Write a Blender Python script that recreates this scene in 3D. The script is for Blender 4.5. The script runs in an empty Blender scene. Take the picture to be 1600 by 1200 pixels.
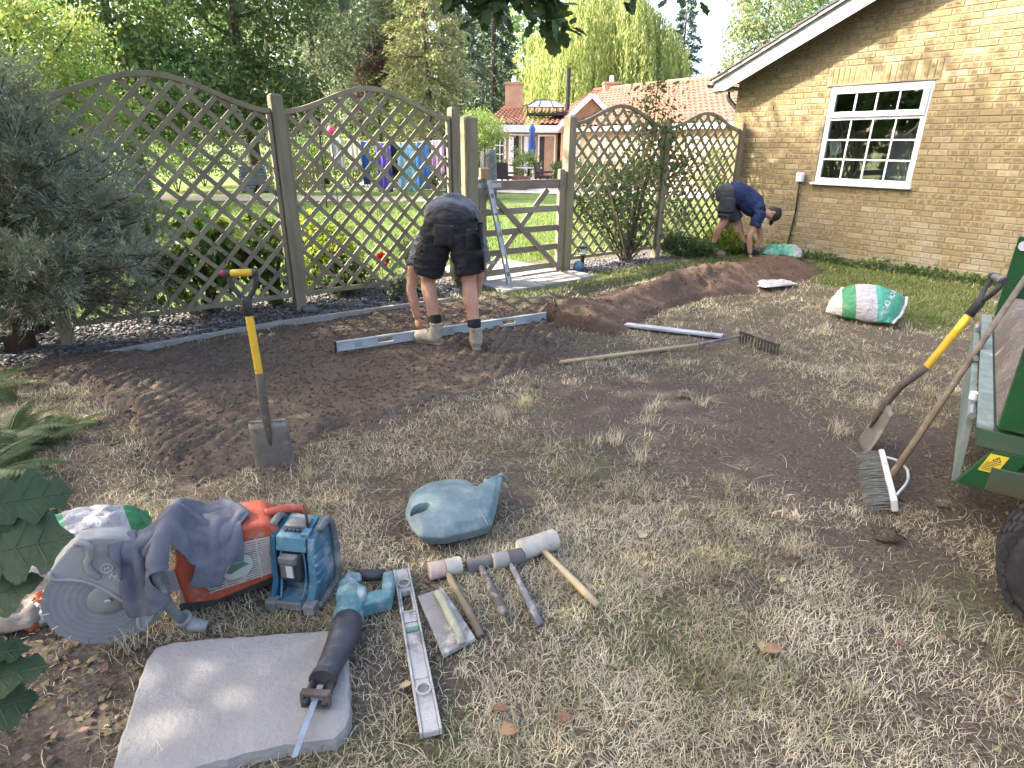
import bpy, bmesh, math, random
import numpy as np
from mathutils import Vector, Matrix, Euler
random.seed(7); RNG = np.random.default_rng(7)
SC = bpy.context.scene; COL = SC.collection
R = math.radians
# ------------------------------------------------------------------ camera
F_PX, PITCH, ROLL, CAM_H = 935.0, R(21.6), R(0.6), 1.55
_f = Vector((0, math.cos(PITCH), -math.sin(PITCH))); _r = Vector((1, 0, 0)); _u = _r.cross(_f)
CR = _r*math.cos(ROLL) + _u*math.sin(ROLL); CU = _u*math.cos(ROLL) - _r*math.sin(ROLL); CF = _f
cam = bpy.data.cameras.new('camera'); cam_o = bpy.data.objects.new('camera', cam); COL.objects.link(cam_o)
mw = Matrix((CR, CU, -CF)).transposed().to_4x4(); mw.translation = (0, 0, CAM_H); cam_o.matrix_world = mw
cam.sensor_width = 36; cam.lens = F_PX/1600*36; cam.clip_end = 2000; cam.clip_start = 0.05
SC.camera = cam_o
SUN_AZ, SUN_EL = R(273), R(38)
w = bpy.data.worlds.new('World'); SC.world = w; w.use_nodes = True
nt = w.node_tree; sky = nt.nodes.new('ShaderNodeTexSky'); sky.sky_type = 'NISHITA'; sky.sun_disc = False
sky.sun_elevation = SUN_EL; sky.sun_rotation = SUN_AZ; sky.air_density = 0.75; sky.dust_density = 6.0; sky.ozone_density = 0.3
nt.nodes['Background'].inputs[1].default_value = 0.15
nt.links.new(sky.outputs[0], nt.nodes['Background'].inputs[0])
sl = bpy.data.lights.new('sun', 'SUN'); sl.energy = 2.5; sl.angle = R(0.55); sl.color = (1, .93, .80)
so = bpy.data.objects.new('sun', sl); COL.objects.link(so); so.location = (-20, 0, 20)
TO_SUN = Vector((math.sin(SUN_AZ)*math.cos(SUN_EL), math.cos(SUN_AZ)*math.cos(SUN_EL), math.sin(SUN_EL)))
so.rotation_euler = TO_SUN.to_track_quat('Z', 'Y').to_euler()
SC.view_settings.view_transform = 'Standard'; SC.view_settings.look = 'None'
SC.view_settings.exposure = 2.9; SC.view_settings.gamma = 1.0; SC.view_settings.use_curve_mapping = False
SC.render.engine = 'CYCLES'; SC.cycles.use_denoising = True
SC.cycles.max_bounces = 7; SC.cycles.diffuse_bounces = 4; SC.cycles.transparent_max_bounces = 12

# ------------------------------------------------------------------ survey helpers: a pixel's ray met with real ground / a real distance
def ray(x, y): return CF*F_PX + CR*(x-800) - CU*(y-600)
def G(x, y, z=0.0):
    d = ray(x, y); return Vector((0, 0, CAM_H)) + d*((z-CAM_H)/d.z)
def AT(x, y, Y):
    d = ray(x, y); return Vector((0, 0, CAM_H)) + d*(Y/d.y)
# ------------------------------------------------------------------ numpy noise
def _hash(ix, iy, s):
    h = (ix.astype(np.int64)*374761393 + iy.astype(np.int64)*668265263 + s*974711) & 0x7fffffff
    h = ((h ^ (h >> 13))*1274126177) & 0x7fffffff
    return ((h ^ (h >> 16)) & 0xffff)/65535.0
def vnoise(x, y, s=0):
    x = np.asarray(x, float); y = np.asarray(y, float)
    ix = np.floor(x); iy = np.floor(y); fx = x-ix; fy = y-iy
    fx = fx*fx*(3-2*fx); fy = fy*fy*(3-2*fy)
    a = _hash(ix, iy, s); b = _hash(ix+1, iy, s); c = _hash(ix, iy+1, s); d = _hash(ix+1, iy+1, s)
    return (a*(1-fx)+b*fx)*(1-fy) + (c*(1-fx)+d*fx)*fy
def fbm(x, y, o=4, s=0):
    t = 0; a = .5; n = 0
    for k in range(o):
        t = t + a*vnoise(np.asarray(x)*2**k, np.asarray(y)*2**k, s+k*17); n += a; a *= .5
    return t/n
def sstep(a, b, x):
    t = np.clip((np.asarray(x, float)-a)/(b-a), 0, 1); return t*t*(3-2*t)
def poly_sd(px, py, poly):
    """signed distance to a polygon, positive inside (world units)"""
    px = np.asarray(px, float); py = np.asarray(py, float)
    d = np.full(px.shape, 1e9); inside = np.zeros(px.shape, bool); n = len(poly)
    for i in range(n):
        ax, ay = poly[i][0], poly[i][1]; bx, by = poly[(i+1) % n][0], poly[(i+1) % n][1]
        ex, ey = bx-ax, by-ay; t = np.clip(((px-ax)*ex+(py-ay)*ey)/(ex*ex+ey*ey+1e-12), 0, 1)
        d = np.minimum(d, np.hypot(px-ax-ex*t, py-ay-ey*t))
        c = ((ay > py) != (by > py)) & (px < (bx-ax)*(py-ay)/(by-ay+1e-12)+ax); inside ^= c
    return np.where(inside, d, -d)
def line_sd(px, py, pts):
    """distance to a polyline and the position 0..1 along it"""
    px = np.asarray(px, float); py = np.asarray(py, float)
    d = np.full(px.shape, 1e9); tt = np.zeros(px.shape); n = len(pts)-1
    for i in range(n):
        ax, ay = pts[i][0], pts[i][1]; bx, by = pts[i+1][0], pts[i+1][1]; ex, ey = bx-ax, by-ay
        t = np.clip(((px-ax)*ex+(py-ay)*ey)/(ex*ex+ey*ey+1e-12), 0, 1)
        q = np.hypot(px-ax-ex*t, py-ay-ey*t); m = q < d; d = np.where(m, q, d); tt = np.where(m, (i+t)/n, tt)
    return d, tt
# ------------------------------------------------------------------ materials
MATS = {}
def _mix(nt, fac, a, b):
    n = nt.nodes.new('ShaderNodeMix'); n.data_type = 'RGBA'
    if isinstance(fac, (int, float)): n.inputs[0].default_value = fac
    else: nt.links.new(fac, n.inputs[0])
    for s, v in ((6, a), (7, b)):
        if isinstance(v, (tuple, list)): n.inputs[s].default_value = (*v[:3], 1)
        else: nt.links.new(v, n.inputs[s])
    return n.outputs[2]
def _math(nt, op, a, b=None, clamp=False):
    n = nt.nodes.new('ShaderNodeMath'); n.operation = op; n.use_clamp = clamp
    for i, v in enumerate((a, b)):
        if v is None: continue
        if isinstance(v, (int, float)): n.inputs[i].default_value = v
        else: nt.links.new(v, n.inputs[i])
    return n.outputs[0]
def _noise(nt, co, scale, detail=4, rough=.55, dist=0.0):
    n = nt.nodes.new('ShaderNodeTexNoise'); n.inputs['Scale'].default_value = scale; n.inputs['Detail'].default_value = detail
    n.inputs['Roughness'].default_value = rough; n.inputs['Distortion'].default_value = dist; nt.links.new(co, n.inputs['Vector'])
    return n.outputs[0]
def _ramp(nt, v, lo, hi):
    n = nt.nodes.new('ShaderNodeMapRange'); n.inputs[1].default_value = lo; n.inputs[2].default_value = hi; n.clamp = True
    n.interpolation_type = 'SMOOTHSTEP'; nt.links.new(v, n.inputs[0]); return n.outputs[0]
def mat(name, c1, c2=None, scale=6, rough=.7, metal=0., bump=0., bscale=60, c3=None, dscale=9, dlo=.5, dhi=.7, damt=1.0,
        spec=.35, transl=0., island=0., coord='Object', stretch=None, rvar=0.12, objvar=0.):
    if name in MATS: return MATS[name]
    m = bpy.data.materials.new(name); m.use_nodes = True; nt = m.node_tree; N = nt.nodes; L = nt.links; MATS[name] = m
    b = N['Principled BSDF']
    if coord == 'Position': co = N.new('ShaderNodeNewGeometry').outputs['Position']
    else: co = N.new('ShaderNodeTexCoord').outputs[coord]
    if stretch:
        mp = N.new('ShaderNodeMapping'); mp.inputs['Scale'].default_value = stretch; L.new(co, mp.inputs[0]); co = mp.outputs[0]
    col = None
    c2 = c2 or tuple(x*.72 for x in c1)
    n1 = _noise(nt, co, scale, 5); col = _mix(nt, _ramp(nt, n1, .32, .68), c1, c2)
    if c3:
        n2 = _noise(nt, co, dscale, 7, .65); f = _math(nt, 'MULTIPLY', _ramp(nt, n2, dlo, dhi), damt); col = _mix(nt, f, col, c3)
    if island or objvar:
        v = None
        if island: v = N.new('ShaderNodeNewGeometry').outputs['Random Per Island']
        if objvar:
            o = N.new('ShaderNodeObjectInfo').outputs['Random']
            v = o if v is None else _math(nt, 'FRACT', _math(nt, 'ADD', v, o))
        h = N.new('ShaderNodeHueSaturation'); k = island or objvar
        mr = N.new('ShaderNodeMapRange'); mr.inputs[3].default_value = 1-k; mr.inputs[4].default_value = 1+k; L.new(v, mr.inputs[0])
        L.new(mr.outputs[0], h.inputs['Value']); L.new(col, h.inputs['Color'])
        v2 = _math(nt, 'FRACT', _math(nt, 'MULTIPLY', v, 7.31))
        mr2 = N.new('ShaderNodeMapRange'); mr2.inputs[3].default_value = .5-.03*k/.3; mr2.inputs[4].default_value = .5+.03*k/.3; L.new(v2, mr2.inputs[0])
        L.new(mr2.outputs[0], h.inputs['Hue']); col = h.outputs[0]
    L.new(col, b.inputs['Base Color'])
    b.inputs['Metallic'].default_value = metal; b.inputs['Specular IOR Level'].default_value = spec
    nr = _noise(nt, co, scale*2.3, 3)
    mr = N.new('ShaderNodeMapRange'); mr.inputs[3].default_value = max(.03, rough-rvar); mr.inputs[4].default_value = min(1, rough+rvar); L.new(nr, mr.inputs[0])
    L.new(mr.outputs[0], b.inputs['Roughness'])
    if bump:
        bn = N.new('ShaderNodeBump'); bn.inputs['Strength'].default_value = bump; bn.inputs['Distance'].default_value = .01
        L.new(_noise(nt, co, bscale, 6, .6), bn.inputs['Height']); L.new(bn.outputs[0], b.inputs['Normal'])
    if transl:
        t = N.new('ShaderNodeBsdfTranslucent'); mx = N.new('ShaderNodeMixShader'); mx.inputs[0].default_value = transl
        hs = N.new('ShaderNodeHueSaturation'); hs.inputs['Value'].default_value = 1.5; hs.inputs['Saturation'].default_value = 1.1; L.new(col, hs.inputs['Color'])
        L.new(hs.outputs[0], t.inputs[0]); L.new(b.outputs[0], mx.inputs[1]); L.new(t.outputs[0], mx.inputs[2])
        L.new(mx.outputs[0], N['Material Output'].inputs[0])
    return m
def glass(name, tint=(.9, .95, .95), refl=.10):
    m = bpy.data.materials.new(name); m.use_nodes = True; nt = m.node_tree; N = nt.nodes; L = nt.links; N.remove(N['Principled BSDF'])
    t = N.new('ShaderNodeBsdfTransparent'); t.inputs[0].default_value = (*tint, 1); g = N.new('ShaderNodeBsdfGlossy'); g.inputs['Roughness'].default_value = .02
    fr = N.new('ShaderNodeFresnel'); fr.inputs[0].default_value = 1.5
    f = _math(nt, 'ADD', fr.outputs[0], refl, True); mx = N.new('ShaderNodeMixShader')
    L.new(f, mx.inputs[0]); L.new(t.outputs[0], mx.inputs[1]); L.new(g.outputs[0], mx.inputs[2]); L.new(mx.outputs[0], N['Material Output'].inputs[0])
    return m
# ------------------------------------------------------------------ mesh helpers
def tag(o, label=None, cat=None, group=None, kind=None):
    if label: o['label'] = label
    if cat: o['category'] = cat
    if group: o['group'] = group
    if kind: o['kind'] = kind
    return o
def thing(name, label, cat, loc=(0, 0, 0), rot=(0, 0, 0), group=None):
    o = bpy.data.objects.new(name, None); COL.objects.link(o); o.location = loc; o.rotation_euler = rot; o.empty_display_size = .1
    return tag(o, label, cat, group)
def put(o, parent=None, world=False):
    COL.objects.link(o)
    if parent is not None:
        o.parent = parent
        if world: o.matrix_parent_inverse = parent.matrix_basis.inverted()
    return o
def np_obj(name, V, F, m, parent=None, world=False, smooth=False):
    """F: list of (array MxK) index arrays"""
    me = bpy.data.meshes.new(name); V = np.asarray(V, np.float32)
    if not isinstance(F, (list, tuple)): F = [F]
    F = [np.asarray(f, np.int32) for f in F if len(f)]
    loops = np.concatenate([f.ravel() for f in F]); tot = np.concatenate([np.full(len(f), f.shape[1], np.int32) for f in F])
    st = np.concatenate([[0], np.cumsum(tot)[:-1]]).astype(np.int32)
    me.vertices.add(len(V)); me.vertices.foreach_set('co', V.ravel())
    me.loops.add(len(loops)); me.loops.foreach_set('vertex_index', loops)
    me.polygons.add(len(tot)); me.polygons.foreach_set('loop_start', st); me.polygons.foreach_set('loop_total', tot)
    if smooth: me.polygons.foreach_set('use_smooth', np.ones(len(tot), bool))
    me.update(calc_edges=True)
    if m: me.materials.append(m)
    return put(bpy.data.objects.new(name, me), parent, world)
def rot_to(v):
    return Vector(v).to_track_quat('Z', 'Y').to_matrix()
class MB:
    def __init__(s, M=None): s.v = []; s.f = []; s.M = M or Matrix.Identity(4)
    def add(s, V, F):
        b = len(s.v); s.v += [tuple(s.M @ Vector(p)) for p in V]; s.f += [tuple(b+i for i in f) for f in F]; return s
    def box(s, c, d, Rm=None, taper=1.0):
        x, y, z = d[0]/2, d[1]/2, d[2]/2; t = taper
        P = [Vector(p) for p in ((-x, -y, -z), (x, -y, -z), (x, y, -z), (-x, y, -z), (-x*t, -y*t, z), (x*t, -y*t, z), (x*t, y*t, z), (-x*t, y*t, z))]
        if Rm is not None: P = [Rm @ p for p in P]
        return s.add([Vector(c)+p for p in P], [(3, 2, 1, 0), (4, 5, 6, 7), (0, 1, 5, 4), (1, 2, 6, 5), (2, 3, 7, 6), (3, 0, 4, 7)])
    def bar(s, a, b, w, h, up=(0, 0, 1)):
        a = Vector(a); b = Vector(b); d = (b-a); L = d.length; d.normalize(); up = Vector(up)
        x = d.cross(up); x.normalize(); y = x.cross(d)
        Rm = Matrix((x, d, y)).transposed()
        return s.box((a+b)/2, (w, L, h), Rm)
    def tube(s, pts, r, n=8, cap=True, flat=1.0):
        pts = [Vector(p) for p in pts]; k = len(pts)
        if not isinstance(r, (list, tuple)): r = [r]*k
        ref = None; V = []; F = []
        for i in range(k):
            t = (pts[min(i+1, k-1)]-pts[max(i-1, 0)]).normalized()
            if ref is None: ref = t.orthogonal().normalized()
            ref = (ref - t*ref.dot(t)); ref = ref.normalized() if ref.length > 1e-6 else t.orthogonal().normalized()
            bi = t.cross(ref)
            for j in range(n):
                a = 2*math.pi*j/n; V.append(pts[i] + ref*math.cos(a)*r[i] + bi*math.sin(a)*r[i]*flat)
        for i in range(k-1):
            for j in range(n):
                F.append((i*n+j, i*n+(j+1) % n, (i+1)*n+(j+1) % n, (i+1)*n+j))
        if cap: F.append(tuple(range(n-1, -1, -1))); F.append(tuple((k-1)*n+j for j in range(n)))
        return s.add(V, F)
    def lathe(s, prof, n=16, c=(0, 0, 0), Rm=None):
        V = []; F = []; k = len(prof); c = Vector(c)
        for (r, z) in prof:
            for j in range(n):
                a = 2*math.pi*j/n; p = Vector((r*math.cos(a), r*math.sin(a), z)); V.append(c+(Rm @ p if Rm is not None else p))
        for i in range(k-1):
            for j in range(n): F.append((i*n+j, i*n+(j+1) % n, (i+1)*n+(j+1) % n, (i+1)*n+j))
        F.append(tuple(range(n-1, -1, -1))); F.append(tuple((k-1)*n+j for j in range(n)))
        return s.add(V, F)
    def prism(s, poly, h0, h1, ax=(Vector((1, 0, 0)), Vector((0, 0, 1)), Vector((0, 1, 0))), o=(0, 0, 0)):
        """poly in (a,b) axes, extruded h0..h1 on the third axis"""
        A, B, C = [Vector(q) for q in ax]; o = Vector(o); n = len(poly)
        V = [o+A*p[0]+B*p[1]+C*h0 for p in poly]+[o+A*p[0]+B*p[1]+C*h1 for p in poly]
        F = [tuple(range(n-1, -1, -1)), tuple(range(n, 2*n))]+[(i, (i+1) % n, n+(i+1) % n, n+i) for i in range(n)]
        return s.add(V, F)
    def ball(s, c, r, n=12, m=8, Rm=None):
        if not isinstance(r, (list, tuple, Vector)): r = (r, r, r)
        c = Vector(c); V = []; F = []
        for i in range(1, m):
            th = math.pi*i/m
            for j in range(n):
                a = 2*math.pi*j/n; p = Vector((r[0]*math.sin(th)*math.cos(a), r[1]*math.sin(th)*math.sin(a), r[2]*math.cos(th)))
                V.append(c+(Rm @ p if Rm is not None else p))
        t = Vector((0, 0, r[2])); 
        V.append(c+(Rm @ t if Rm is not None else t)); V.append(c-(Rm @ t if Rm is not None else t)); T = len(V)-2
        for i in range(m-2):
            for j in range(n): F.append((i*n+j, (i+1)*n+j, (i+1)*n+(j+1) % n, i*n+(j+1) % n))
        for j in range(n): F.append((T, j, (j+1) % n)); F.append((T+1, (m-2)*n+(j+1) % n, (m-2)*n+j))
        return s.add(V, F)
    def mesh(s, name):
        me = bpy.data.meshes.new(name); me.from_pydata(s.v, [], s.f); me.update(); return me
    def build(s, name, m, parent=None, world=False, bevel=0, seg=2, smooth=False, sub=0, fixn=True):
        me = s.mesh(name)
        if fixn:
            bm = bmesh.new(); bm.from_mesh(me); bmesh.ops.recalc_face_normals(bm, faces=bm.faces); bm.to_mesh(me); bm.free()
        me.materials.append(m)
        if smooth: me.polygons.foreach_set('use_smooth', [True]*len(me.polygons))
        o = put(bpy.data.objects.new(name, me), parent, world)
        if bevel:
            b = o.modifiers.new('bevel', 'BEVEL'); b.width = bevel; b.segments = seg; b.limit_method = 'ANGLE'; b.angle_limit = R(35)
            if smooth or seg > 1:
                me.polygons.foreach_set('use_smooth', [True]*len(me.polygons)); b.harden_normals = True
        if sub:
            sb = o.modifiers.new('sub', 'SUBSURF'); sb.levels = sub; sb.render_levels = sub
        return o
def bake(o):
    """apply an object's modifiers into its mesh"""
    dg = bpy.context.evaluated_depsgraph_get(); me = bpy.data.meshes.new_from_object(o.evaluated_get(dg)); o.modifiers.clear(); o.data = me; return o
def blob(name, mb, m, voxel, smooth=3, parent=None, world=False, wrinkle=0, wscale=14, keep=None):
    """one continuous skin over the shapes collected in mb"""
    me = mb.mesh(name); bm = bmesh.new(); bm.from_mesh(me); bmesh.ops.recalc_face_normals(bm, faces=bm.faces); bm.to_mesh(me); bm.free()
    o = bpy.data.objects.new(name, me); COL.objects.link(o)
    rm = o.modifiers.new('r', 'REMESH'); rm.mode = 'VOXEL'; rm.voxel_size = voxel; rm.use_smooth_shade = True
    if smooth:
        sm = o.modifiers.new('s', 'SMOOTH'); sm.iterations = smooth; sm.factor = .5
    dg = bpy.context.evaluated_depsgraph_get(); dg.update()
    me2 = bpy.data.meshes.new_from_object(o.evaluated_get(dg)); bpy.data.objects.remove(o)
    me2.name = name; me2.materials.clear(); me2.materials.append(m)
    if wrinkle:
        n = len(me2.vertices); co = np.zeros(n*3, np.float32); me2.vertices.foreach_get('co', co); co = co.reshape(-1, 3)
        no = np.zeros(n*3, np.float32); me2.vertices.foreach_get('normal', no); no = no.reshape(-1, 3)
        q = fbm(co[:, 0]*wscale+co[:, 2]*wscale*.4, co[:, 1]*wscale+co[:, 2]*wscale*1.7, 3, 5)
        rdg = 1-np.abs(2*q-1)*2.2
        co = co + no*(rdg*wrinkle)[:, None]; me2.vertices.foreach_set('co', co.ravel())
    me2.polygons.foreach_set('use_smooth', [True]*len(me2.polygons)); me2.update()
    return put(bpy.data.objects.new(name, me2), parent, world)
def text_obj(name, body, size, m, M, parent=None, extrude=.0012, shear=0, world=False):
    cu = bpy.data.curves.new(name, 'FONT'); cu.body = body; cu.size = size; cu.extrude = extrude; cu.align_x = 'CENTER'; cu.align_y = 'CENTER'; cu.shear = shear; cu.resolution_u = 3
    t = bpy.data.objects.new(name, cu); COL.objects.link(t); dg = bpy.context.evaluated_depsgraph_get(); dg.update()
    me = bpy.data.meshes.new_from_object(t.evaluated_get(dg)); bpy.data.objects.remove(t); bpy.data.curves.remove(cu)
    me.transform(M); me.materials.clear(); me.materials.append(m); me.name = name
    return put(bpy.data.objects.new(name, me), parent, world)
def frame(x, y, z, o): # matrix from axes
    m = Matrix((Vector(x), Vector(y), Vector(z))).transposed().to_4x4(); m.translation = Vector(o); return m
def copy_part(o, parent, **k):
    c = o.copy(); COL.objects.link(c); c.parent = parent
    return c
def rnd_rot(n, rng=RNG):
    q = rng.normal(size=(n, 4)); q /= np.linalg.norm(q, axis=1)[:, None]; w, x, y, z = q.T
    return np.stack([np.stack([1-2*(y*y+z*z), 2*(x*y-w*z), 2*(x*z+w*y)], 1), np.stack([2*(x*y+w*z), 1-2*(x*x+z*z), 2*(y*z-w*x)], 1), np.stack([2*(x*z-w*y), 2*(y*z+w*x), 1-2*(x*x+y*y)], 1)], 1)
LEAF4 = np.array([(0, 0, 0), (.28, .45, .06), (0, 1, 0), (-.28, .45, .06)])
def leaf_cards(P, size, aspect=1.0, up=0.0, rng=RNG, shape=LEAF4, dirs=None):
    """many small folded leaves as separate faces: returns V, F"""
    n = len(P); size = np.broadcast_to(size, (n,)); M = rnd_rot(n, rng)
    if dirs is not None:
        d = dirs + rng.normal(size=(n, 3))*up; d /= np.linalg.norm(d, axis=1)[:, None]+1e-9
        a = np.cross(d, rng.normal(size=(n, 3))); a /= np.linalg.norm(a, axis=1)[:, None]+1e-9
        M = np.stack([a, d, np.cross(a, d)], 2)
    S = shape*np.array([aspect, 1, 1]); k = len(S)
    V = P[:, None, :] + np.einsum('nij,kj->nki', M, S)*size[:, None, None]
    idx = np.arange(n)[:, None]*k
    if k == 4: F = np.concatenate([idx+np.array([0, 1, 2]), idx+np.array([0, 2, 3])])
    else: F = np.concatenate([idx+np.array([0, i, i+1]) for i in range(1, k-1)])
    return V.reshape(-1, 3), F
# ================================================================== ground
FA = Vector((-2.135, 5.868, 0)); FD = Vector((.789, .6144, 0)).normalized(); FC = Vector((FD.y, -FD.x, 0))   # fence line; FC points to the garden side
def FP(t, o=0.0, z=0.0): return FA + FD*t + FC*o + Vector((0, 0, z))
def to_f(x, y):
    x = np.asarray(x)-FA.x; y = np.asarray(y)-FA.y; return x*FD.x+y*FD.y, x*FC.x+y*FC.y
WA = Vector((5.93, 7.45, 0)); WD = Vector((.606, -.795, 0)).normalized(); WN = Vector((WD.y, -WD.x, 0))  # house wall; WN points out
def WP(s, e=0.0, z=0.0): return WA + WD*s + WN*e + Vector((0, 0, z))
px2 = lambda L: [tuple(G(*p)[:2]) for p in L]
BED = px2([(20, 592), (80, 556), (150, 552), (260, 546), (380, 527), (520, 501), (640, 479), (700, 471), (775, 471), (850, 492), (885, 530), (860, 560), (790, 590), (690, 622), (590, 652), (500, 682), (470, 702), (395, 738), (300, 748), (240, 722), (205, 655), (140, 606)])
MOUND = px2([(868, 512), (905, 500), (975, 482), (1060, 458), (1150, 436), (1215, 420)])
TRENCH = px2([(790, 478), (850, 480), (930, 455), (1010, 436), (1090, 424)])
BARE = [(px2([(900, 600), (1000, 575), (1130, 590), (1250, 640), (1480, 650), (1560, 760), (1480, 830), (1340, 830), (1200, 770), (1050, 760), (950, 690)]), .75),
        (px2([(1290, 790), (1590, 760), (1600, 960), (1480, 990), (1350, 930), (1180, 900), (1120, 840)]), .7),
        (px2([(520, 770), (640, 740), (800, 700), (900, 720), (880, 800), (800, 850), (620, 860), (530, 850)]), .5),
        (px2([(1230, 930), (1600, 1000), (1600, 1190), (1450, 1190), (1300, 1060)]), .55),
        (px2([(690, 960), (860, 940), (840, 1060), (720, 1080)]), .5),
        (px2([(700, 600), (900, 560), (930, 620), (760, 660)]), .3),
        (px2([(140, 700), (250, 700), (300, 760), (160, 780)]), .3)]
LITTER = px2([(0, 760), (120, 760), (230, 940), (260, 1000), (170, 1200), (0, 1200)])
GREEN = [(px2([(1215, 408), (1300, 412), (1540, 448), (1560, 480), (1480, 520), (1400, 500), (1330, 460), (1250, 432)]), 1.0),
         (px2([(1050, 395), (1140, 385), (1190, 395), (1180, 412), (1080, 412)]), 1.0),
         (px2([(760, 455), (880, 432), (1010, 415), (1100, 408), (1090, 425), (960, 445), (800, 475)]), .7),
         (px2([(560, 1080), (700, 1090), (760, 1200), (500, 1200)]), .5), (px2([(1420, 880), (1600, 900), (1600, 1010), (1440, 1000)]), .35),
         (px2([(960, 930), (1200, 940), (1240, 1080), (1000, 1120), (840, 1060)]), .28), (px2([(830, 700), (960, 690), (980, 760), (860, 770)]), .25)]
def zone(x, y, L, soft, wob=.12):
    wx = (fbm(np.asarray(x)*3, np.asarray(y)*3, 3, 40)-.5)*2*wob; v = np.zeros(np.shape(x))
    for P, k in L: v = np.maximum(v, k*sstep(-soft, soft, poly_sd(x, y, P)+wx))
    return v
def bare(x, y):
    b = zone(x, y, BARE, .25, .3); n = fbm(np.asarray(x)*2.2+9, np.asarray(y)*2.2, 4, 3)
    return np.clip(b*1.25*sstep(.2, .55, n+.13) + .75*sstep(.56, .7, n), 0, 1)
def green(x, y): return zone(x, y, GREEN, .22, .2)
def bedk(x, y): return poly_sd(x, y, BED)
def mound_h(x, y):
    d, t = line_sd(x, y, MOUND); hw = .30+.13*np.sin(t*9)+.1*t+.25*sstep(.0, .1, t)-.18; hh = .17+.05*np.sin(t*11+1)+.05*t
    hh = hh*sstep(-.02, .12, t)
    return hh*np.exp(-(d/(hw*.85))**2*1.3)
def gh(x, y):
    x = np.asarray(x, float); y = np.asarray(y, float)
    near = sstep(1.0, 4.5, y)
    h = (fbm(x*1.3, y*1.3, 3, 1)-.5)*.05*near + (fbm(x*7, y*7, 3, 2)-.5)*(.016+.02*near)
    d, t = line_sd(x, y, TRENCH); h = h - .07*np.exp(-(d/.09)**2) + .05*np.exp(-((d-.22)/.12)**2)*near
    inb = sstep(-.05, .2, bedk(x, y)); h = h*(1-inb) - .05*inb
    return h
def GZ(x, y): return float(gh(np.array([x]), np.array([y]))[0])
def grid_axis(a, b, step, lo, hi, k=1.28):
    c = list(np.arange(a, b+1e-6, step)); s = step; v = b
    while v < hi: s *= k; v += s; c.append(v)
    s = step; v = a; pre = []
    while v > lo: s *= k; v -= s; pre.append(v)
    return np.array(pre[::-1]+c)
xs = grid_axis(-4.6, 7.0, .045, -500, 500); ys = grid_axis(.6, 10.6, .045, -200, 900)
X, Y = np.meshgrid(xs, ys); n1, n2 = X.shape
fall = sstep(40, 14, np.hypot(X, Y-5))
Z = gh(X, Y)*fall
V = np.stack([X, Y, Z], -1).reshape(-1, 3); I = np.arange(n1*n2).reshape(n1, n2)
Fq = np.stack([I[:-1, :-1], I[:-1, 1:], I[1:, 1:], I[1:, :-1]], -1).reshape(-1, 4)
def ground_mat():
    m = bpy.data.materials.new('ground_turf'); m.use_nodes = True; nt = m.node_tree; N = nt.nodes; L = nt.links; b = N['Principled BSDF']
    co = N.new('ShaderNodeNewGeometry').outputs['Position']
    def at(nm):
        a = N.new('ShaderNodeAttribute'); a.attribute_name = nm; return a.outputs['Fac']
    fine = _noise(nt, co, 55, 8, .7); mid = _noise(nt, co, 7, 6, .6)
    thatch = _mix(nt, _ramp(nt, fine, .38, .62), (.056, .046, .031), (.18, .152, .10))
    thatch = _mix(nt, _math(nt, 'MULTIPLY', _ramp(nt, mid, .4, .7), .6), thatch, (.088, .074, .048))
    soil = _mix(nt, _ramp(nt, fine, .35, .65), (.062, .049, .038), (.150, .123, .096))
    soil = _mix(nt, _ramp(nt, mid, .45, .65), soil, (.10, .075, .06))
    grn = _mix(nt, _ramp(nt, fine, .35, .65), (.05, .075, .022), (.13, .16, .05))
    lawn = _mix(nt, _ramp(nt, mid, .35, .65), (.085, .13, .03), (.12, .16, .05))
    c = _mix(nt, at('bare'), thatch, soil); c = _mix(nt, at('green'), c, grn); c = _mix(nt, at('lawn'), c, lawn)
    L.new(c, b.inputs['Base Color']); b.inputs['Roughness'].default_value = .95; b.inputs['Specular IOR Level'].default_value = .15
    bn = N.new('ShaderNodeBump'); bn.inputs['Strength'].default_value = .9; bn.inputs['Distance'].default_value = .02
    L.new(fine, bn.inputs['Height']); L.new(bn.outputs[0], b.inputs['Normal']); return m
tt_, oo_ = to_f(X, Y)
lawn_k = sstep(-.6, -1.1, oo_+ (fbm(X*2, Y*2, 3, 8)-.5)*.5)
o = np_obj('ground', V, Fq, ground_mat(), smooth=True); tag(o, kind='structure')
for nm, arr in (('bare', np.clip(bare(X, Y)+.9*sstep(-.1, .12, poly_sd(X, Y, LITTER))+sstep(-.10, .0, bedk(X, Y)+(fbm(X*4, Y*4, 3, 6)-.5)*.25), 0, 1)), ('green', green(X, Y)*.8), ('lawn', lawn_k)):
    a = o.data.attributes.new(nm, 'FLOAT', 'POINT'); a.data.foreach_set('value', arr.astype(np.float32).ravel())
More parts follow.
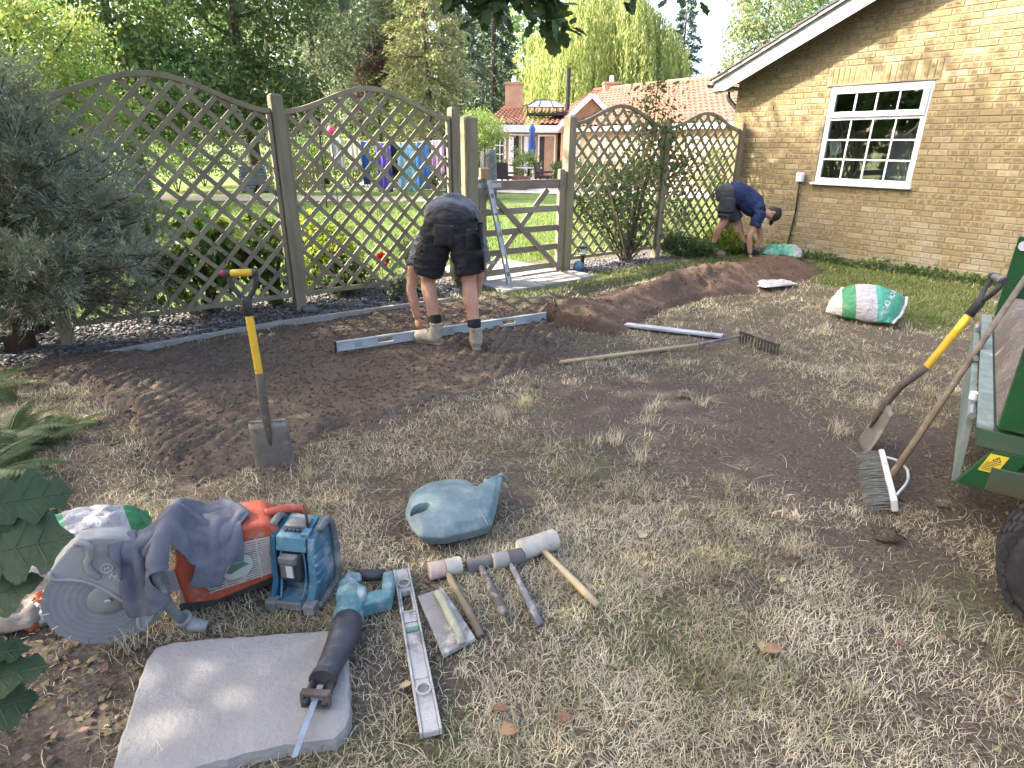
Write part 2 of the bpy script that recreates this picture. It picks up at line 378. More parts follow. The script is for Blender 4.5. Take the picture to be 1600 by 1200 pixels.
# ------------------------------------------------------------------ prepared soil bed (raked) and soil mound
def patch(name, poly, step, hf, m, margin=.12):
    P = np.array(poly); x0, y0 = P.min(0)-margin; x1, y1 = P.max(0)+margin
    X, Y = np.meshgrid(np.arange(x0, x1, step), np.arange(y0, y1, step)); Z, keep = hf(X, Y)
    n1, n2 = X.shape; I = np.arange(n1*n2).reshape(n1, n2)
    Fq = np.stack([I[:-1, :-1], I[:-1, 1:], I[1:, 1:], I[1:, :-1]], -1).reshape(-1, 4)
    kk = keep.ravel(); Fq = Fq[kk[Fq].any(1)]
    used = np.unique(Fq); mp = -np.ones(n1*n2, int); mp[used] = np.arange(len(used))
    return np_obj(name, np.stack([X, Y, Z], -1).reshape(-1, 3)[used], mp[Fq], m, smooth=True)
def bed_h(x, y):
    sd = bedk(x, y) + (fbm(np.asarray(x)*5, np.asarray(y)*5, 3, 12)-.5)*.22
    edge = sstep(-.10, .12, sd)
    # rake furrows: two directions, blended by a slow noise, with crumbs on top
    a = np.radians(38); u = x*np.cos(a)+y*np.sin(a); a2 = np.radians(-12); u2 = x*np.cos(a2)+y*np.sin(a2)
    wv = (fbm(x*1.5, y*1.5, 3, 21)-.5)*1.0
    k = sstep(.42, .58, fbm(x*.9+3, y*.9, 2, 22))
    fur = (1-k)*np.abs(np.sin((u+wv*.25)*np.pi/.078))**.65 + k*np.abs(np.sin((u2+wv*.2)*np.pi/.09))**.65
    rough = sstep(.3, .6, fbm(x*1.1+7, y*1.1, 2, 31))
    brk = .35+.65*sstep(.3, .6, fbm(x*6, y*6, 2, 33)); h = .002 + .046*fur*(.15+.85*rough)*brk + (fbm(x*26, y*26, 3, 23)-.5)*.030*(.6+.4*rough) + (fbm(x*2.2, y*2.2, 3, 24)-.5)*.04
    return -.07*(1-edge) + h*edge + .012*edge
def soil_mat(name, a, b_, c_, bs=.7):
    return mat(name, a, b_, scale=3.5, rough=.95, bump=bs, bscale=85, c3=c_, dscale=32, dlo=.45, dhi=.72, spec=.12, coord='Position')
M_bed = soil_mat('bed_soil', (.125, .096, .070), (.085, .064, .046), (.17, .133, .10), 1.0)
M_mound = soil_mat('mound_soil', (.11, .074, .052), (.075, .05, .036), (.14, .098, .07), 1.0)
o = patch('soil_bed', BED, .0165, lambda x, y: (bed_h(x, y), bedk(x, y) > -.16), M_bed); tag(o, kind='structure')
def mnd(x, y):
    h = mound_h(x, y); d, t = line_sd(x, y, MOUND)
    z = h*(1+.5*(fbm(x*5, y*5, 3, 51)-.5)) + (fbm(x*11, y*11, 4, 52)-.5)*.055*sstep(0, .1, h) + .012 - .06*sstep(.05, .0, h)
    return z, h > .012
o = patch('soil_mound', MOUND, .025, mnd, M_mound, .75)
tag(o, 'long heaped ridge of dark reddish soil beside the cut turf strip', 'soil heap')
# crumbs of soil on the bed and mound (uncountable)
def crumbs(name, n, poly_fn, hf, size, m, box, rng):
    x = rng.uniform(box[0], box[1], n); y = rng.uniform(box[2], box[3], n); k = poly_fn(x, y); x = x[k]; y = y[k]; n = len(x)
    z = hf(x, y); s = size*rng.uniform(.4, 1, n)**2*1.6+.004
    S = np.array([(1, 0, 0), (-1, 0, 0), (0, 1, 0), (0, -1, 0), (0, 0, .75), (0, 0, -.6)]); M = rnd_rot(n, rng)
    V = np.stack([x, y, z+s*.3], 1)[:, None, :]+np.einsum('nij,kj->nki', M, S)*(s[:, None, None]*rng.uniform(.6, 1.3, (n, 6, 1)))
    idx = np.arange(n)[:, None]*6; T = [(0, 2, 4), (2, 1, 4), (1, 3, 4), (3, 0, 4), (2, 0, 5), (1, 2, 5), (3, 1, 5), (0, 3, 5)]
    o = np_obj(name, V.reshape(-1, 3), np.concatenate([idx+np.array(t) for t in T]), m, smooth=False); return o
_r = np.random.default_rng(3)
o = crumbs('soil_crumbs', 16000, lambda x, y: bedk(x, y)+(fbm(x*4, y*4, 2, 3)-.5)*.3 > -.12, lambda x, y: np.maximum(bed_h(x, y), gh(x, y)), .0065, mat('bed_crumb', (.15, .115, .084), (.105, .08, .058), scale=9, rough=.95, coord='Position', island=.25, spec=.1), (-4, 1.2, 2.5, 7), _r)
tag(o, 'loose crumbs of brown soil over the raked bed', 'soil', kind='stuff')
o = crumbs('mound_clods', 2200, lambda x, y: (mound_h(x, y) > .004), lambda x, y: np.maximum(mnd(x, y)[0], gh(x, y)), .010, mat('mound_crumb', (.135, .092, .065), (.095, .064, .046), scale=9, rough=.95, coord='Position', island=.25, spec=.1), (.0, 5, 4.8, 9.4), _r)
tag(o, 'loose clods of reddish soil lying on the heaped ridge', 'soil', kind='stuff')
# ================================================================== slate strip, edging, path
M_slate = mat('slate_chips', (.10, .097, .103), (.165, .158, .166), scale=3, rough=.75, island=.45, coord='Position', bump=.3, bscale=90)
def slate_zone(t, o_): return (((t > -2.6) & (t < 2.0) & (o_ < .34) & (o_ > -.85)) | ((t > 3.6) & (t < 5.7) & (o_ > -.35) & (o_ < .33)))
n = 15500; t = _r.uniform(-2.6, 5.7, n); o_ = _r.uniform(-.85, .36, n); k = slate_zone(t, o_+.05*(fbm(t*4, t*0, 2, 3)-.5)); t = t[k]; o_ = o_[k]; n = len(t)
P = np.stack([FA.x+FD.x*t+FC.x*o_, FA.y+FD.y*t+FC.y*o_, np.zeros(n)], 1); P[:, 2] = gh(P[:, 0], P[:, 1])+_r.uniform(.0, .022, n)
S = np.array([(.8, .1, .16), (.15, .55, .16), (-.85, .2, .14), (-.5, -.5, .16), (.4, -.55, .15), (.8, .1, -.1), (.15, .55, -.1), (-.85, .2, -.1), (-.5, -.5, -.1), (.4, -.55, -.1)])
az = _r.uniform(0, 6.28, n); tl = _r.normal(0, .28, n); ca, sa, ct, st = np.cos(az), np.sin(az), np.cos(tl), np.sin(tl); z0 = np.zeros(n); o1 = np.ones(n)
Mz = np.stack([np.stack([ca, -sa*ct, sa*st], 1), np.stack([sa, ca*ct, -ca*st], 1), np.stack([z0, st, ct], 1)], 1)
sz = _r.uniform(.010, .030, n)
Vv = P[:, None, :]+np.einsum('nij,nkj->nki', Mz, S[None]*_r.uniform(.7, 1.3, (n, 10, 1)))*sz[:, None, None]
ix = np.arange(n)[:, None]*10
o = np_obj('slate_chippings', Vv.reshape(-1, 3), [ix+np.arange(5), np.concatenate([ix+np.array([i, i+5, (i+1) % 5+5, (i+1) % 5]) for i in range(5)])], M_slate)
tag(o, 'loose grey slate chippings along the foot of the trellis fence', 'gravel', kind='stuff')
M_conc = mat('concrete', (.30, .285, .26), (.24, .225, .20), scale=5, rough=.9, bump=.35, bscale=120, c3=(.15, .13, .10), dscale=5, dlo=.55, dhi=.75)
mb = MB()
e0 = G(165, 556); e1 = G(440, 507); e2 = G(705, 470)
for a, b in ((e0, e1), (e1, e2)): mb.bar(a+Vector((0, 0, .0)), b+Vector((0, 0, .0)), .045, .075)
tag(mb.build('garden_edging', M_conc, bevel=.006), 'low concrete edging strip between slate chippings and raked soil bed', 'edging')
path = tag(bpy.data.objects.new('path', None), kind='structure'); COL.objects.link(path)
for i, (t0, t1, o0, o1) in enumerate([(2.12, 2.72, .08, .62), (2.735, 3.335, .08, .60), (3.35, 3.62, .10, .55), (2.2, 2.8, -.52, .065), (2.815, 3.42, -.52, .065), (2.2, 2.8, -1.12, -.535), (2.815, 3.42, -1.12, -.535)]):
    c = [FP(t0, o0), FP(t1, o0), FP(t1, o1), FP(t0, o1)]; mb = MB(); dz = random.uniform(-.004, .006); zz = .035+dz
    mb.add([(p.x, p.y, zz-.06) for p in c]+[(p.x, p.y, zz+random.uniform(-.003, .003)) for p in c], [(3, 2, 1, 0), (4, 5, 6, 7), (0, 1, 5, 4), (1, 2, 6, 5), (2, 3, 7, 6), (3, 0, 4, 7)])
    mb.build('paving_slab', M_conc, path, bevel=.006)
# ================================================================== fence
M_wood = mat('weathered_wood', (.26, .225, .14), (.18, .16, .10), scale=7, rough=.85, bump=.35, bscale=60, c3=(.18, .20, .085), dscale=2.2, dlo=.48, dhi=.7, damt=.7, stretch=(1, 1, .25), coord='Position', objvar=.16)
M_post = mat('post_wood', (.25, .215, .14), (.175, .15, .10), scale=11, rough=.88, bump=.45, bscale=70, c3=(.17, .195, .075), dscale=2.4, dlo=.45, dhi=.68, damt=.8, stretch=(1, 1, .14), coord='Position', objvar=.1)
M_new = mat('pale_wood', (.27, .205, .12), (.20, .15, .085), scale=10, rough=.85, bump=.3, bscale=70, stretch=(1, 1, .15), coord='Position')
def post(t, z1, w, label, m=M_post, o_=0.0, lean=0.0, dome=True, d=None):
    g = FP(t, o_); gz = GZ(g.x, g.y); th = thing('fence_post', label, 'post', (g.x, g.y, gz)); rz = math.atan2(FD.y, FD.x)
    th.rotation_euler = (0, lean, rz); mb = MB(); d = d or w; h = z1-gz
    for i, (x0, x1) in enumerate(((0, 1),)): mb.box((0, 0, h/2-.1), (w, d, h+.2))
    p = mb.build('shaft', m, th, bevel=.006)
    mb = MB(); mb.add([(-w/2, -d/2, h), (w/2, -d/2, h), (w/2, d/2, h), (-w/2, d/2, h), (-w*.28, -d*.28, h+.022), (w*.28, -d*.28, h+.022), (w*.28, d*.28, h+.022), (-w*.28, d*.28, h+.022)],
                      [(4, 5, 6, 7), (0, 1, 5, 4), (1, 2, 6, 5), (2, 3, 7, 6), (3, 0, 4, 7)])
    mb.build('rounded_top', m, th, smooth=False)
    return th
post(-1.92, 1.94, .1, 'dark wooden fence post half hidden inside the grey-green juniper')
post(0, 1.95, .105, 'mossy square fence post between the two arched trellis panels left of the gate')
post(1.87, 1.92, .1, 'slim wooden post at the gate end of the trellis with the washing behind')
post(2.07, 1.84, .15, 'thick green-stained gate post next to a slimmer fence post', d=.13)
post(3.58, 1.90, .115, 'tall pale wooden post at the latch end of the five-bar gate')
post(5.44, 1.91, .1, 'wooden post overgrown by the climbing rose')
post(7.28, 1.92, .1, 'brown wooden fence post standing against the brick house', M_new)
def arch(q, dz): # q 0..1 along a panel
    return 1.85 + dz*(.5-.5*math.cos(2*math.pi*q))**.9
def trellis(t0, t1, label, dz=.235, base=.145):
    th = thing('trellis_panel', label, 'trellis', FP((t0+t1)/2, 0, 0), (0, 0, math.atan2(FD.y, FD.x)), 'arched diamond trellis panels of the fence'); W = t1-t0; z0 = base
    # local x along fence, y away from the garden, z up
    mb = MB(); N = 22; top = [(-W/2+W*i/N, arch(i/N, dz)) for i in range(N+1)]; V = []; Fc = []
    for (x, z) in top: V += [(x, -.022, z-.045), (x, .022, z-.045), (x, .022, z), (x, -.022, z)]
    for i in range(N):
        a = i*4; b = a+4
        for k in range(4): Fc.append((a+k, a+(k+1) % 4, b+(k+1) % 4, b+k))
    Fc += [(0, 1, 2, 3), (N*4+3, N*4+2, N*4+1, N*4)]
    mb.add(V, Fc); mb.build('top_rail', M_wood, th, bevel=.003, seg=1)
    MB().box((0, 0, z0+.02), (W-.07, .04, .042)).build('bottom_rail', M_wood, th, bevel=.003, seg=1)
    for s in (-1, 1): MB().box((s*(W/2-.018), 0, (z0+arch(0, dz)-.045)/2), (.036, .04, arch(0, dz)-.046-z0)).build('stile', M_wood, th, bevel=.003, seg=1)
    sp = .205; H = 2.2; x0 = -W/2+.03; x1 = W/2-.03
    for layer, sg in ((-.008, 1), (.008, -1)):
        c = -W/2-H if sg > 0 else -W/2
        c0 = c+random.uniform(0, .05)
        for k in range(40):
            cc = c0+k*sp; pts = []
            for q in np.linspace(0, 2.2, 111): # line x = cc + sg*z
                x = cc+q if sg > 0 else cc+q*-1; z = q
                if x0 < x < x1 and z0+.02 < z < arch((x+W/2)/W, dz)-.03: pts.append((x, z))
            if len(pts) < 5: continue
            a, b = pts[0], pts[-1]
            mb = MB(); mb.bar((a[0], layer, a[1]), (b[0], layer, b[1]), .039, .0155, up=(0, 1, 0)); ob = mb.build('slat', M_wood, th, fixn=False)
            ob.location = (random.uniform(-.004, .004), random.uniform(-.0015, .0015), 0)
    return th
trellis(-1.86, -.055, 'arched trellis panel with its outer half swallowed by the juniper')
trellis(.055, 1.815, 'arched trellis panel with the washing line showing through it')
trellis(3.64, 5.385, 'arched trellis panel with a bamboo cane leaning on it, beside the gate')
trellis(5.495, 7.225, 'arched trellis panel between rose-covered post and brick house', .215)
# ------------------------------------------------------------------ gate
g0, g1 = 2.19, 3.50
gt = thing('garden_gate', 'weathered five-bar wooden gate with crossed braces', 'gate', FP((g0+g1)/2, 0, 0), (0, 0, math.atan2(FD.y, FD.x))); W = g1-g0
M_gate = mat('gate_wood', (.235, .20, .145), (.165, .14, .10), scale=9, rough=.88, bump=.4, bscale=60, c3=(.20, .18, .14), dscale=4, stretch=(.25, 1, 1), objvar=.15)
mb = MB(); mb.box((-W/2+.045, 0, .62), (.09, .06, 1.16)); mb.build('hinge_stile', M_gate, gt, bevel=.004)
mb = MB(); mb.box((W/2-.04, 0, .66), (.085, .06, 1.28)); mb.build('latch_stile', M_gate, gt, bevel=.012)
for z, h, w_ in ((1.13, .105, .045), (.83, .075, .022), (.59, .075, .022), (.35, .075, .022), (.11, .075, .022)):
    MB().box((0, 0, z), (W-.175, w_, h)).build('rail', M_gate, gt, bevel=.003, seg=1)
for (x0, z0_, x1, z1) in ((-W/2+.12, 1.06, W/2-.1, .10), (-W/2+.1, .10, W/2-.24, 1.06)):
    k = -.024 if z0_ > z1 else .024
    MB().bar((x0, k, z0_), (x1, k, z1), .07, .022, up=(0, 1, 0)).build('brace', M_gate, gt, bevel=.002, seg=1)
M_galv = mat('galvanised', (.42, .44, .46), (.33, .35, .37), scale=14, rough=.45, metal=.6, bump=.1)
mb = MB(); mb.box((-W/2+.13, -.036, 1.135), (.34, .006, .055)); hb = mb.build('hinge_strap', M_galv, gt, bevel=.002)
for x in (-.02, .1, .22): MB().ball((-W/2+x+.03, -.041, 1.135), (.01, .005, .01)).build('bolt', M_galv, hb)
mb = MB(); mb.box((-W/2+.09, -.036, .25), (.22, .006, .045)); mb.build('hinge_strap', M_galv, gt, bevel=.002)
mb = MB(); mb.box((0, 0, .06), (.10, .09, .12)); 
sb = thing('post_stub', 'pale freshly cut block of wood on top of the gate hinge stile', 'wood block', FP(2.27, .01, 1.205), (0, 0, .7)); mb.build('block', M_new, sb, bevel=.004)
# ================================================================== brick house
hs = thing('brick_house', 'yellow brick bungalow gable with a white window', 'house', WP(-3.94, -.1, 0), (0, 0, math.atan2(WD.y, WD.x)))
# local x along the wall from the corner (to the right), y into the house, z up
HW = 7.4; wx0, wx1, wz0, wz1 = 1.50, 2.80, 1.08, 2.385; SL = math.tan(R(24)); EZ = 2.42   # eaves height at the corner
def roof_z(x): return EZ + .0 + x*SL
M_mortar = mat('mortar', (.235, .195, .13), (.19, .155, .10), scale=9, rough=.95, bump=.3, bscale=150, coord='Position')
mb = MB(); Y0 = -.1+.006
def wallquad(x0, x1, z0, za, zb): mb.add([(x0, Y0+.0, z0), (x1, Y0, z0), (x1, Y0, zb), (x0, Y0, za), (x0, Y0+.2, z0), (x1, Y0+.2, z0), (x1, Y0+.2, zb), (x0, Y0+.2, za)], [(0, 1, 2, 3), (5, 4, 7, 6), (0, 4, 5, 1), (3, 2, 6, 7), (0, 3, 7, 4), (1, 5, 6, 2)])
wallquad(0.01, wx0, -.3, roof_z(0)+.1, roof_z(wx0)+.1); wallquad(wx1, HW, -.3, roof_z(wx1)+.1, roof_z(HW)+.1)
wallquad(wx0, wx1, -.3, wz0, wz0); wallquad(wx0, wx1, wz1, roof_z(wx0)+.1, roof_z(wx1)+.1)
wall = mb.build('wall', M_mortar, hs)
mb = MB(); mb.box((.1, 3.2, 1.0), (.2, 6.2, 2.8)); mb.build('side_wall', M_mortar, hs)
def brick_mat():
    m = bpy.data.materials.new('yellow_brick'); m.use_nodes = True; nt = m.node_tree; N = nt.nodes; L = nt.links; b = N['Principled BSDF']
    pos = N.new('ShaderNodeNewGeometry'); co = pos.outputs['Position']; isl = pos.outputs['Random Per Island']; ob = N.new('ShaderNodeObjectInfo').outputs['Random']
    v = _math(nt, 'FRACT', _math(nt, 'ADD', isl, ob)); v2 = _math(nt, 'FRACT', _math(nt, 'MULTIPLY', v, 13.7))
    uv = N.new('ShaderNodeUVMap'); sp = N.new('ShaderNodeSeparateXYZ'); L.new(uv.outputs[0], sp.inputs[0])
    n1 = _noise(nt, co, 9, 5); nf = _noise(nt, co, 60, 6, .7); n2b = _noise(nt, co, 26, 4, .6)
    base = _mix(nt, v, (.205, .16, .078), (.265, .213, .118)); base = _mix(nt, _math(nt, 'MULTIPLY', _ramp(nt, n1, .4, .65), .7), base, (.205, .165, .086))
    # kiss marks: dark drag-faced panels in the middle of one or both halves of a brick's face
    def panel(cx, hw):
        dx = _math(nt, 'ABSOLUTE', _math(nt, 'SUBTRACT', sp.outputs[0], cx)); dy = _math(nt, 'ABSOLUTE', _math(nt, 'SUBTRACT', sp.outputs[1], .5))
        a = _math(nt, 'SUBTRACT', hw, dx); c = _math(nt, 'SUBTRACT', .36, dy); a = _math(nt, 'MULTIPLY', a, 3.0)
        k = _math(nt, 'MINIMUM', a, c); k = _math(nt, 'ADD', k, _math(nt, 'MULTIPLY', _math(nt, 'SUBTRACT', n2b, .5), 1.3)); return _ramp(nt, k, -.02, .2)
    pA = _math(nt, 'MULTIPLY', panel(.27, .17), _ramp(nt, v2, .18, .28)); pB = _math(nt, 'MULTIPLY', panel(.73, .17), _ramp(nt, v, .22, .32))
    pk = _math(nt, 'MAXIMUM', pA, pB); dark = _mix(nt, v2, (.11, .078, .042), (.155, .118, .062))
    c = _mix(nt, _math(nt, 'MULTIPLY', pk, .85), base, dark)
    pale = _ramp(nt, _math(nt, 'FRACT', _math(nt, 'MULTIPLY', v, 29.3)), .86, .9); c = _mix(nt, _math(nt, 'MULTIPLY', pale, .3), c, (.40, .34, .23))
    pz = N.new('ShaderNodeSeparateXYZ'); L.new(co, pz.inputs[0])
    lime = _math(nt, 'MULTIPLY', _math(nt, 'MULTIPLY', _ramp(nt, pz.outputs[2], 1.0, .05), _ramp(nt, _noise(nt, co, 2.2, 4), .35, .6)), .55); c = _mix(nt, lime, c, (.34, .32, .25))
    L.new(c, b.inputs['Base Color']); b.inputs['Roughness'].default_value = .9; b.inputs['Specular IOR Level'].default_value = .2
    bn = N.new('ShaderNodeBump'); bn.inputs['Strength'].default_value = .5; bn.inputs['Distance'].default_value = .006; L.new(nf, bn.inputs['Height']); L.new(bn.outputs[0], b.inputs['Normal'])
    return m
M_brick = brick_mat(); M_blue = mat('blue_brick', (.085, .085, .10), (.055, .055, .068), scale=12, rough=.6, bump=.3, objvar=.3)
def brick_geo(w, h, d=.02):
    c = .004; V = [(-w/2, d, -h/2), (w/2, d, -h/2), (w/2, d, h/2), (-w/2, d, h/2), (-w/2, c, -h/2), (w/2, c, -h/2), (w/2, c, h/2), (-w/2, c, h/2),
                  (-w/2+c, 0, -h/2+c), (w/2-c, 0, -h/2+c), (w/2-c, 0, h/2-c), (-w/2+c, 0, h/2-c)]
    Fc = [(8, 9, 10, 11)]+[(4+i, 4+(i+1) % 4, 8+(i+1) % 4, 8+i) for i in range(4)]+[(i, (i+1) % 4, 4+(i+1) % 4, 4+i) for i in range(4)]
    return V, Fc
def brick_uv(me, vert_uv):
    uvl = me.uv_layers.new(name='UVMap'); vi = np.zeros(len(me.loops), np.int32); me.loops.foreach_get('vertex_index', vi); uvl.data.foreach_set('uv', vert_uv[vi].astype(np.float32).ravel())
BM = {}
def brick_mesh(w, h, m):
    k = (round(w, 3), round(h, 3), m.name)
    if k not in BM:
        V, Fc = brick_geo(w, h); me = bpy.data.meshes.new('brick'); me.from_pydata(V, [], Fc); me.materials.append(m); A = np.array(V)
        u = (A[:, 0]/w+.5); v = (A[:, 2]/h+.5)
        if h > w: u, v = v, u
        brick_uv(me, np.stack([u, v], 1)); BM[k] = me
    return BM[k]
BR = []  # (x, z, w, h, mat)
nc = 62
for r in range(nc):
    zc = -.075+r*.075+.0375; off = 0 if r % 2 else -.1125
    for k in range(-1, 36):
        x0 = k*.225+off; x1 = x0+.215; x0 = max(x0, .0); x1 = min(x1, HW)
        if x1-x0 < .04: continue
        segs = [(x0, x1)]
        if zc+.03 > wz0 and zc-.03 < wz1+.225:
            out = []; a0, a1 = (wx0-.0, wx1+.0) if zc < wz1 else (wx0-.07, wx1+.07)
            for a, b in segs:
                if b <= a0 or a >= a1: out.append((a, b))
                else:
                    if a0-.01-a > .04: out.append((a, a0-.008))
                    if b-a1-.01 > .04: out.append((a1+.008, b))
            segs = out
        for a, b in segs:
            if zc+.0325 > roof_z((a+b)/2)-.02+.12: continue
            BR.append(((a+b)/2, zc, b-a, .065, M_blue if r <= 1 else M_brick))
k = 0
while wx0-.065+k*.075 < wx1+.06:
    BR.append((wx0-.0325+k*.075, wz1+.01+.1075, .065, .215, M_brick)); k += 1
# window-side order: the bricks that show largest (nearest the camera) become single pieces
camv = Vector((0, 0, CAM_H)); hsM = Matrix.Translation(hs.location) @ Matrix.Rotation(hs.rotation_euler.z, 4, 'Z')
BR.sort(key=lambda b: (hsM @ Vector((b[0], -.1, b[1]))-camv).length)
vis = []; rest = []
for b in BR:
    p = hsM @ Vector((b[0], -.1, b[1]))-camv; d = p.dot(CF); q = (800+F_PX*p.dot(CR)/d, 600-F_PX*p.dot(CU)/d)
    (vis if (q[0] < 1600 and q[1] > 0 and len(vis) < 292) else rest).append(b)
for (x, z, w_, h_, m_) in vis:
    ob = bpy.data.objects.new('brick', brick_mesh(w_, h_, m_)); put(ob, wall); ob.location = (x, -.1+random.uniform(-.003, .002), z)
V = []; Fc = []; U = []
for mm, nm in ((M_brick, 'brickwork'), (M_blue, 'plinth_brickwork')):
    V = []; Fc = []; U = []
    for (x, z, w_, h_, m_) in rest:
        if m_ is not mm: continue
        v, f = brick_geo(w_, h_); b0 = len(V); yy = -.1+random.uniform(-.003, .002)
        V += [(x+p[0], yy+p[1], z+p[2]) for p in v]; Fc += [tuple(b0+i for i in ff) for ff in f]
        u = [(p[0]/w_+.5, p[2]/h_+.5) for p in v]; U += u if w_ > h_ else [(b, a) for a, b in u]
    if not V: continue
    me = bpy.data.meshes.new(nm); me.from_pydata(V, [], Fc); me.materials.append(mm); brick_uv(me, np.array(U)); ob = put(bpy.data.objects.new(nm, me), wall); tag(ob, kind='stuff')
# --- window
M_upvc = mat('white_upvc', (.78, .79, .80), (.72, .73, .75), scale=4, rough=.3, c3=(.45, .45, .42), dscale=7, dlo=.62, dhi=.85, damt=.5)
M_glass = glass('window_glass'); M_darkr = mat('dark_gasket', (.02, .02, .022), rough=.6)
ww = wx1-wx0; yf = -.055
mb = MB()
fr = .065; zT = 1.975
for (a0, a1, c0, c1) in ((wx0, wx1, wz1-fr, wz1-.006), (wx0, wx1, wz0+.03, wz0+.03+fr), (wx0, wx1, zT-.03, zT+.03)): mb.box(((a0+a1)/2, yf, (c0+c1)/2), (a1-a0-.006, .06, c1-c0))
for x in (wx0+fr/2+.003, wx1-fr/2-.003):
    for (c0, c1) in ((wz0+.03+fr, zT-.03), (zT+.03, wz1-fr)): mb.box((x, yf, (c0+c1)/2), (fr, .06, c1-c0))
win = mb.build('window', M_upvc, hs, bevel=.004)
# top opening light, proud of the frame
mb = MB(); a0, a1, c0, c1 = wx0+.03, wx1-.03, zT+.008, wz1-.035; cf = .068
for (p0, p1, q0, q1) in ((a0, a1, c1-cf, c1), (a0, a1, c0, c0+cf), (a0, a0+cf, c0+cf, c1-cf), (a1-cf, a1, c0+cf, c1-cf)): mb.box(((p0+p1)/2, yf-.045, (q0+q1)/2), (p1-p0, .03, q1-q0))
mb.build('casement', M_upvc, win, bevel=.004)
ix0, ix1 = a0+cf, a1-cf; jz0, jz1 = c0+cf, c1-cf
for i in range(1, 4): MB().box((ix0+(ix1-ix0)*i/4, yf-.035, (jz0+jz1)/2), (.02, .012, jz1-jz0)).build('glazing_bar', M_upvc, win)
lx0, lx1 = wx0+fr+.004, wx1-fr-.004; lz0, lz1 = wz0+.03+fr, zT-.03
for i in range(1, 4): MB().box((lx0+(lx1-lx0)*i/4, yf-.014, (lz0+lz1)/2), (.02, .012, lz1-lz0)).build('glazing_bar', M_upvc, win)
for i in range(1, 3): MB().box(((lx0+lx1)/2, yf-.0165, lz0+(lz1-lz0)*i/3), (lx1-lx0, .012, .02)).build('glazing_bar', M_upvc, win)
def panes(x0, x1, z0, z1, nx, nz, y):
    for i in range(nx):
        for j in range(nz):
            xa = x0+(x1-x0)*i/nx; xb = x0+(x1-x0)*(i+1)/nx; za = z0+(z1-z0)*j/nz; zb = z0+(z1-z0)*(j+1)/nz; t_ = random.uniform(-.0008, .0008)
            mb = MB(); mb.box(((xa+xb)/2, y+t_, (za+zb)/2), (xb-xa, .004, zb-za)); mb.build('pane', M_glass, win)
panes(ix0, ix1, jz0, jz1, 4, 1, yf-.028); panes(lx0, lx1, lz0, lz1, 4, 3, yf-.004)
mb = MB(); mb.prism([(-.12, 0), (.03, 0), (.03, .03), (-.10, .03), (-.125, .018)], wx0-.03, wx1+.03, (Vector((0, 1, 0)), Vector((0, 0, 1)), Vector((1, 0, 0))), (0, -.04, wz0)); mb.build('sill', M_upvc, win, bevel=.003)
MB().box(((wx0+wx1)/2, -.07, wz1+.006), (ww+.1, .085, .011)).build('lintel_edge', mat('lintel', (.18, .16, .14), rough=.6), hs)
# --- room behind the glass
M_room = mat('room_wall', (.10, .105, .10), (.08, .085, .08), rough=.9); rm = MB()
rx0, rx1, ry0, ry1, rz0, rz1 = wx0-.9, wx1+.9, .12, 2.2, .5, 2.5
rm.add([(rx0, ry0, rz0), (rx1, ry0, rz0), (rx1, ry1, rz0), (rx0, ry1, rz0), (rx0, ry0, rz1), (rx1, ry0, rz1), (rx1, ry1, rz1), (rx0, ry1, rz1)], [(0, 1, 2, 3), (7, 6, 5, 4), (1, 5, 6, 2), (2, 6, 7, 3), (3, 7, 4, 0)])
rm.build('room', M_room, hs, fixn=False)
M_paper = mat('paper', (.62, .62, .60), rough=.8); M_appl = mat('appliance_white', (.5, .51, .5), rough=.4); M_cloth = mat('kitchen_dark', (.07, .06, .055), rough=.5)
def inside(name, label, cat, c, d, m, rz=0, ry=0, bev=.01, group=None):
    t_ = thing(name, label, cat, hsM @ Vector((c[0], c[1], c[2]-d[2]/2)), (0, 0, hs.rotation_euler.z+rz), group)
    mb = MB(Matrix.Rotation(ry, 4, 'Y')); mb.box((0, 0, d[2]/2), d); mb.build('body', m, t_, bevel=bev)
inside('paper_sheet', 'tilted sheet of paper stuck inside the window glass', 'paper', (wx0+.22, -.03, 1.60), (.16, .001, .21), M_paper, 0, R(-18), 0)
inside('cupboard', 'pale cupboard seen through the window panes', 'cupboard', (wx0+.62, 1.2, 1.15), (.34, .3, 1.3), M_appl)
inside('fridge', 'grey appliance behind the lower window panes', 'appliance', (wx0+1.0, .9, .95), (.26, .3, .85), M_appl)
inside('worktop', 'dark worktop behind the lowest window panes', 'worktop', (wx0+.4, .45, .8), (.5, .4, .6), M_cloth)
inside('white_bottle', 'white bottle lying on the sill inside the window', 'bottle', (wx1-.24, .03, wz0+.13), (.17, .05, .05), M_paper, 0, 0, .02)
# --- barge board, roof edge, gutter, downpipe
M_barge = mat('painted_barge', (.30, .305, .30), (.235, .24, .235), scale=6, rough=.6, c3=(.20, .21, .18), dscale=9, dlo=.55, dhi=.78, damt=.7, bump=.15)
ov = -.1-.30; x_e = -.25
def rp(x, dz): return (x, roof_z(x)+dz)
P_b = [(x_e, roof_z(0)+.10-.115), (-.02, roof_z(0)-.02+.01), (HW, roof_z(HW)-.01), (HW, roof_z(HW)+.22), (x_e, roof_z(x_e)+.22)]
mb = MB(); mb.prism(P_b, ov, ov+.025, o=(0, 0, 0)); barge = mb.build('barge_board', M_barge, hs)
mb = MB(); mb.prism([(x_e-.02, roof_z(x_e)+.21), (HW, roof_z(HW)+.215), (HW, roof_z(HW)+.265), (x_e-.02, roof_z(x_e)+.26)], ov-.035, ov+.03); mb.build('verge_undercloak', mat('undercloak', (.30, .30, .30), rough=.8, bump=.2), hs)
M_tile = mat('dark_roof_tile', (.07, .06, .055), (.10, .085, .075), scale=7, rough=.9, bump=.5, c3=(.13, .13, .10), dscale=12)
rf = MB()
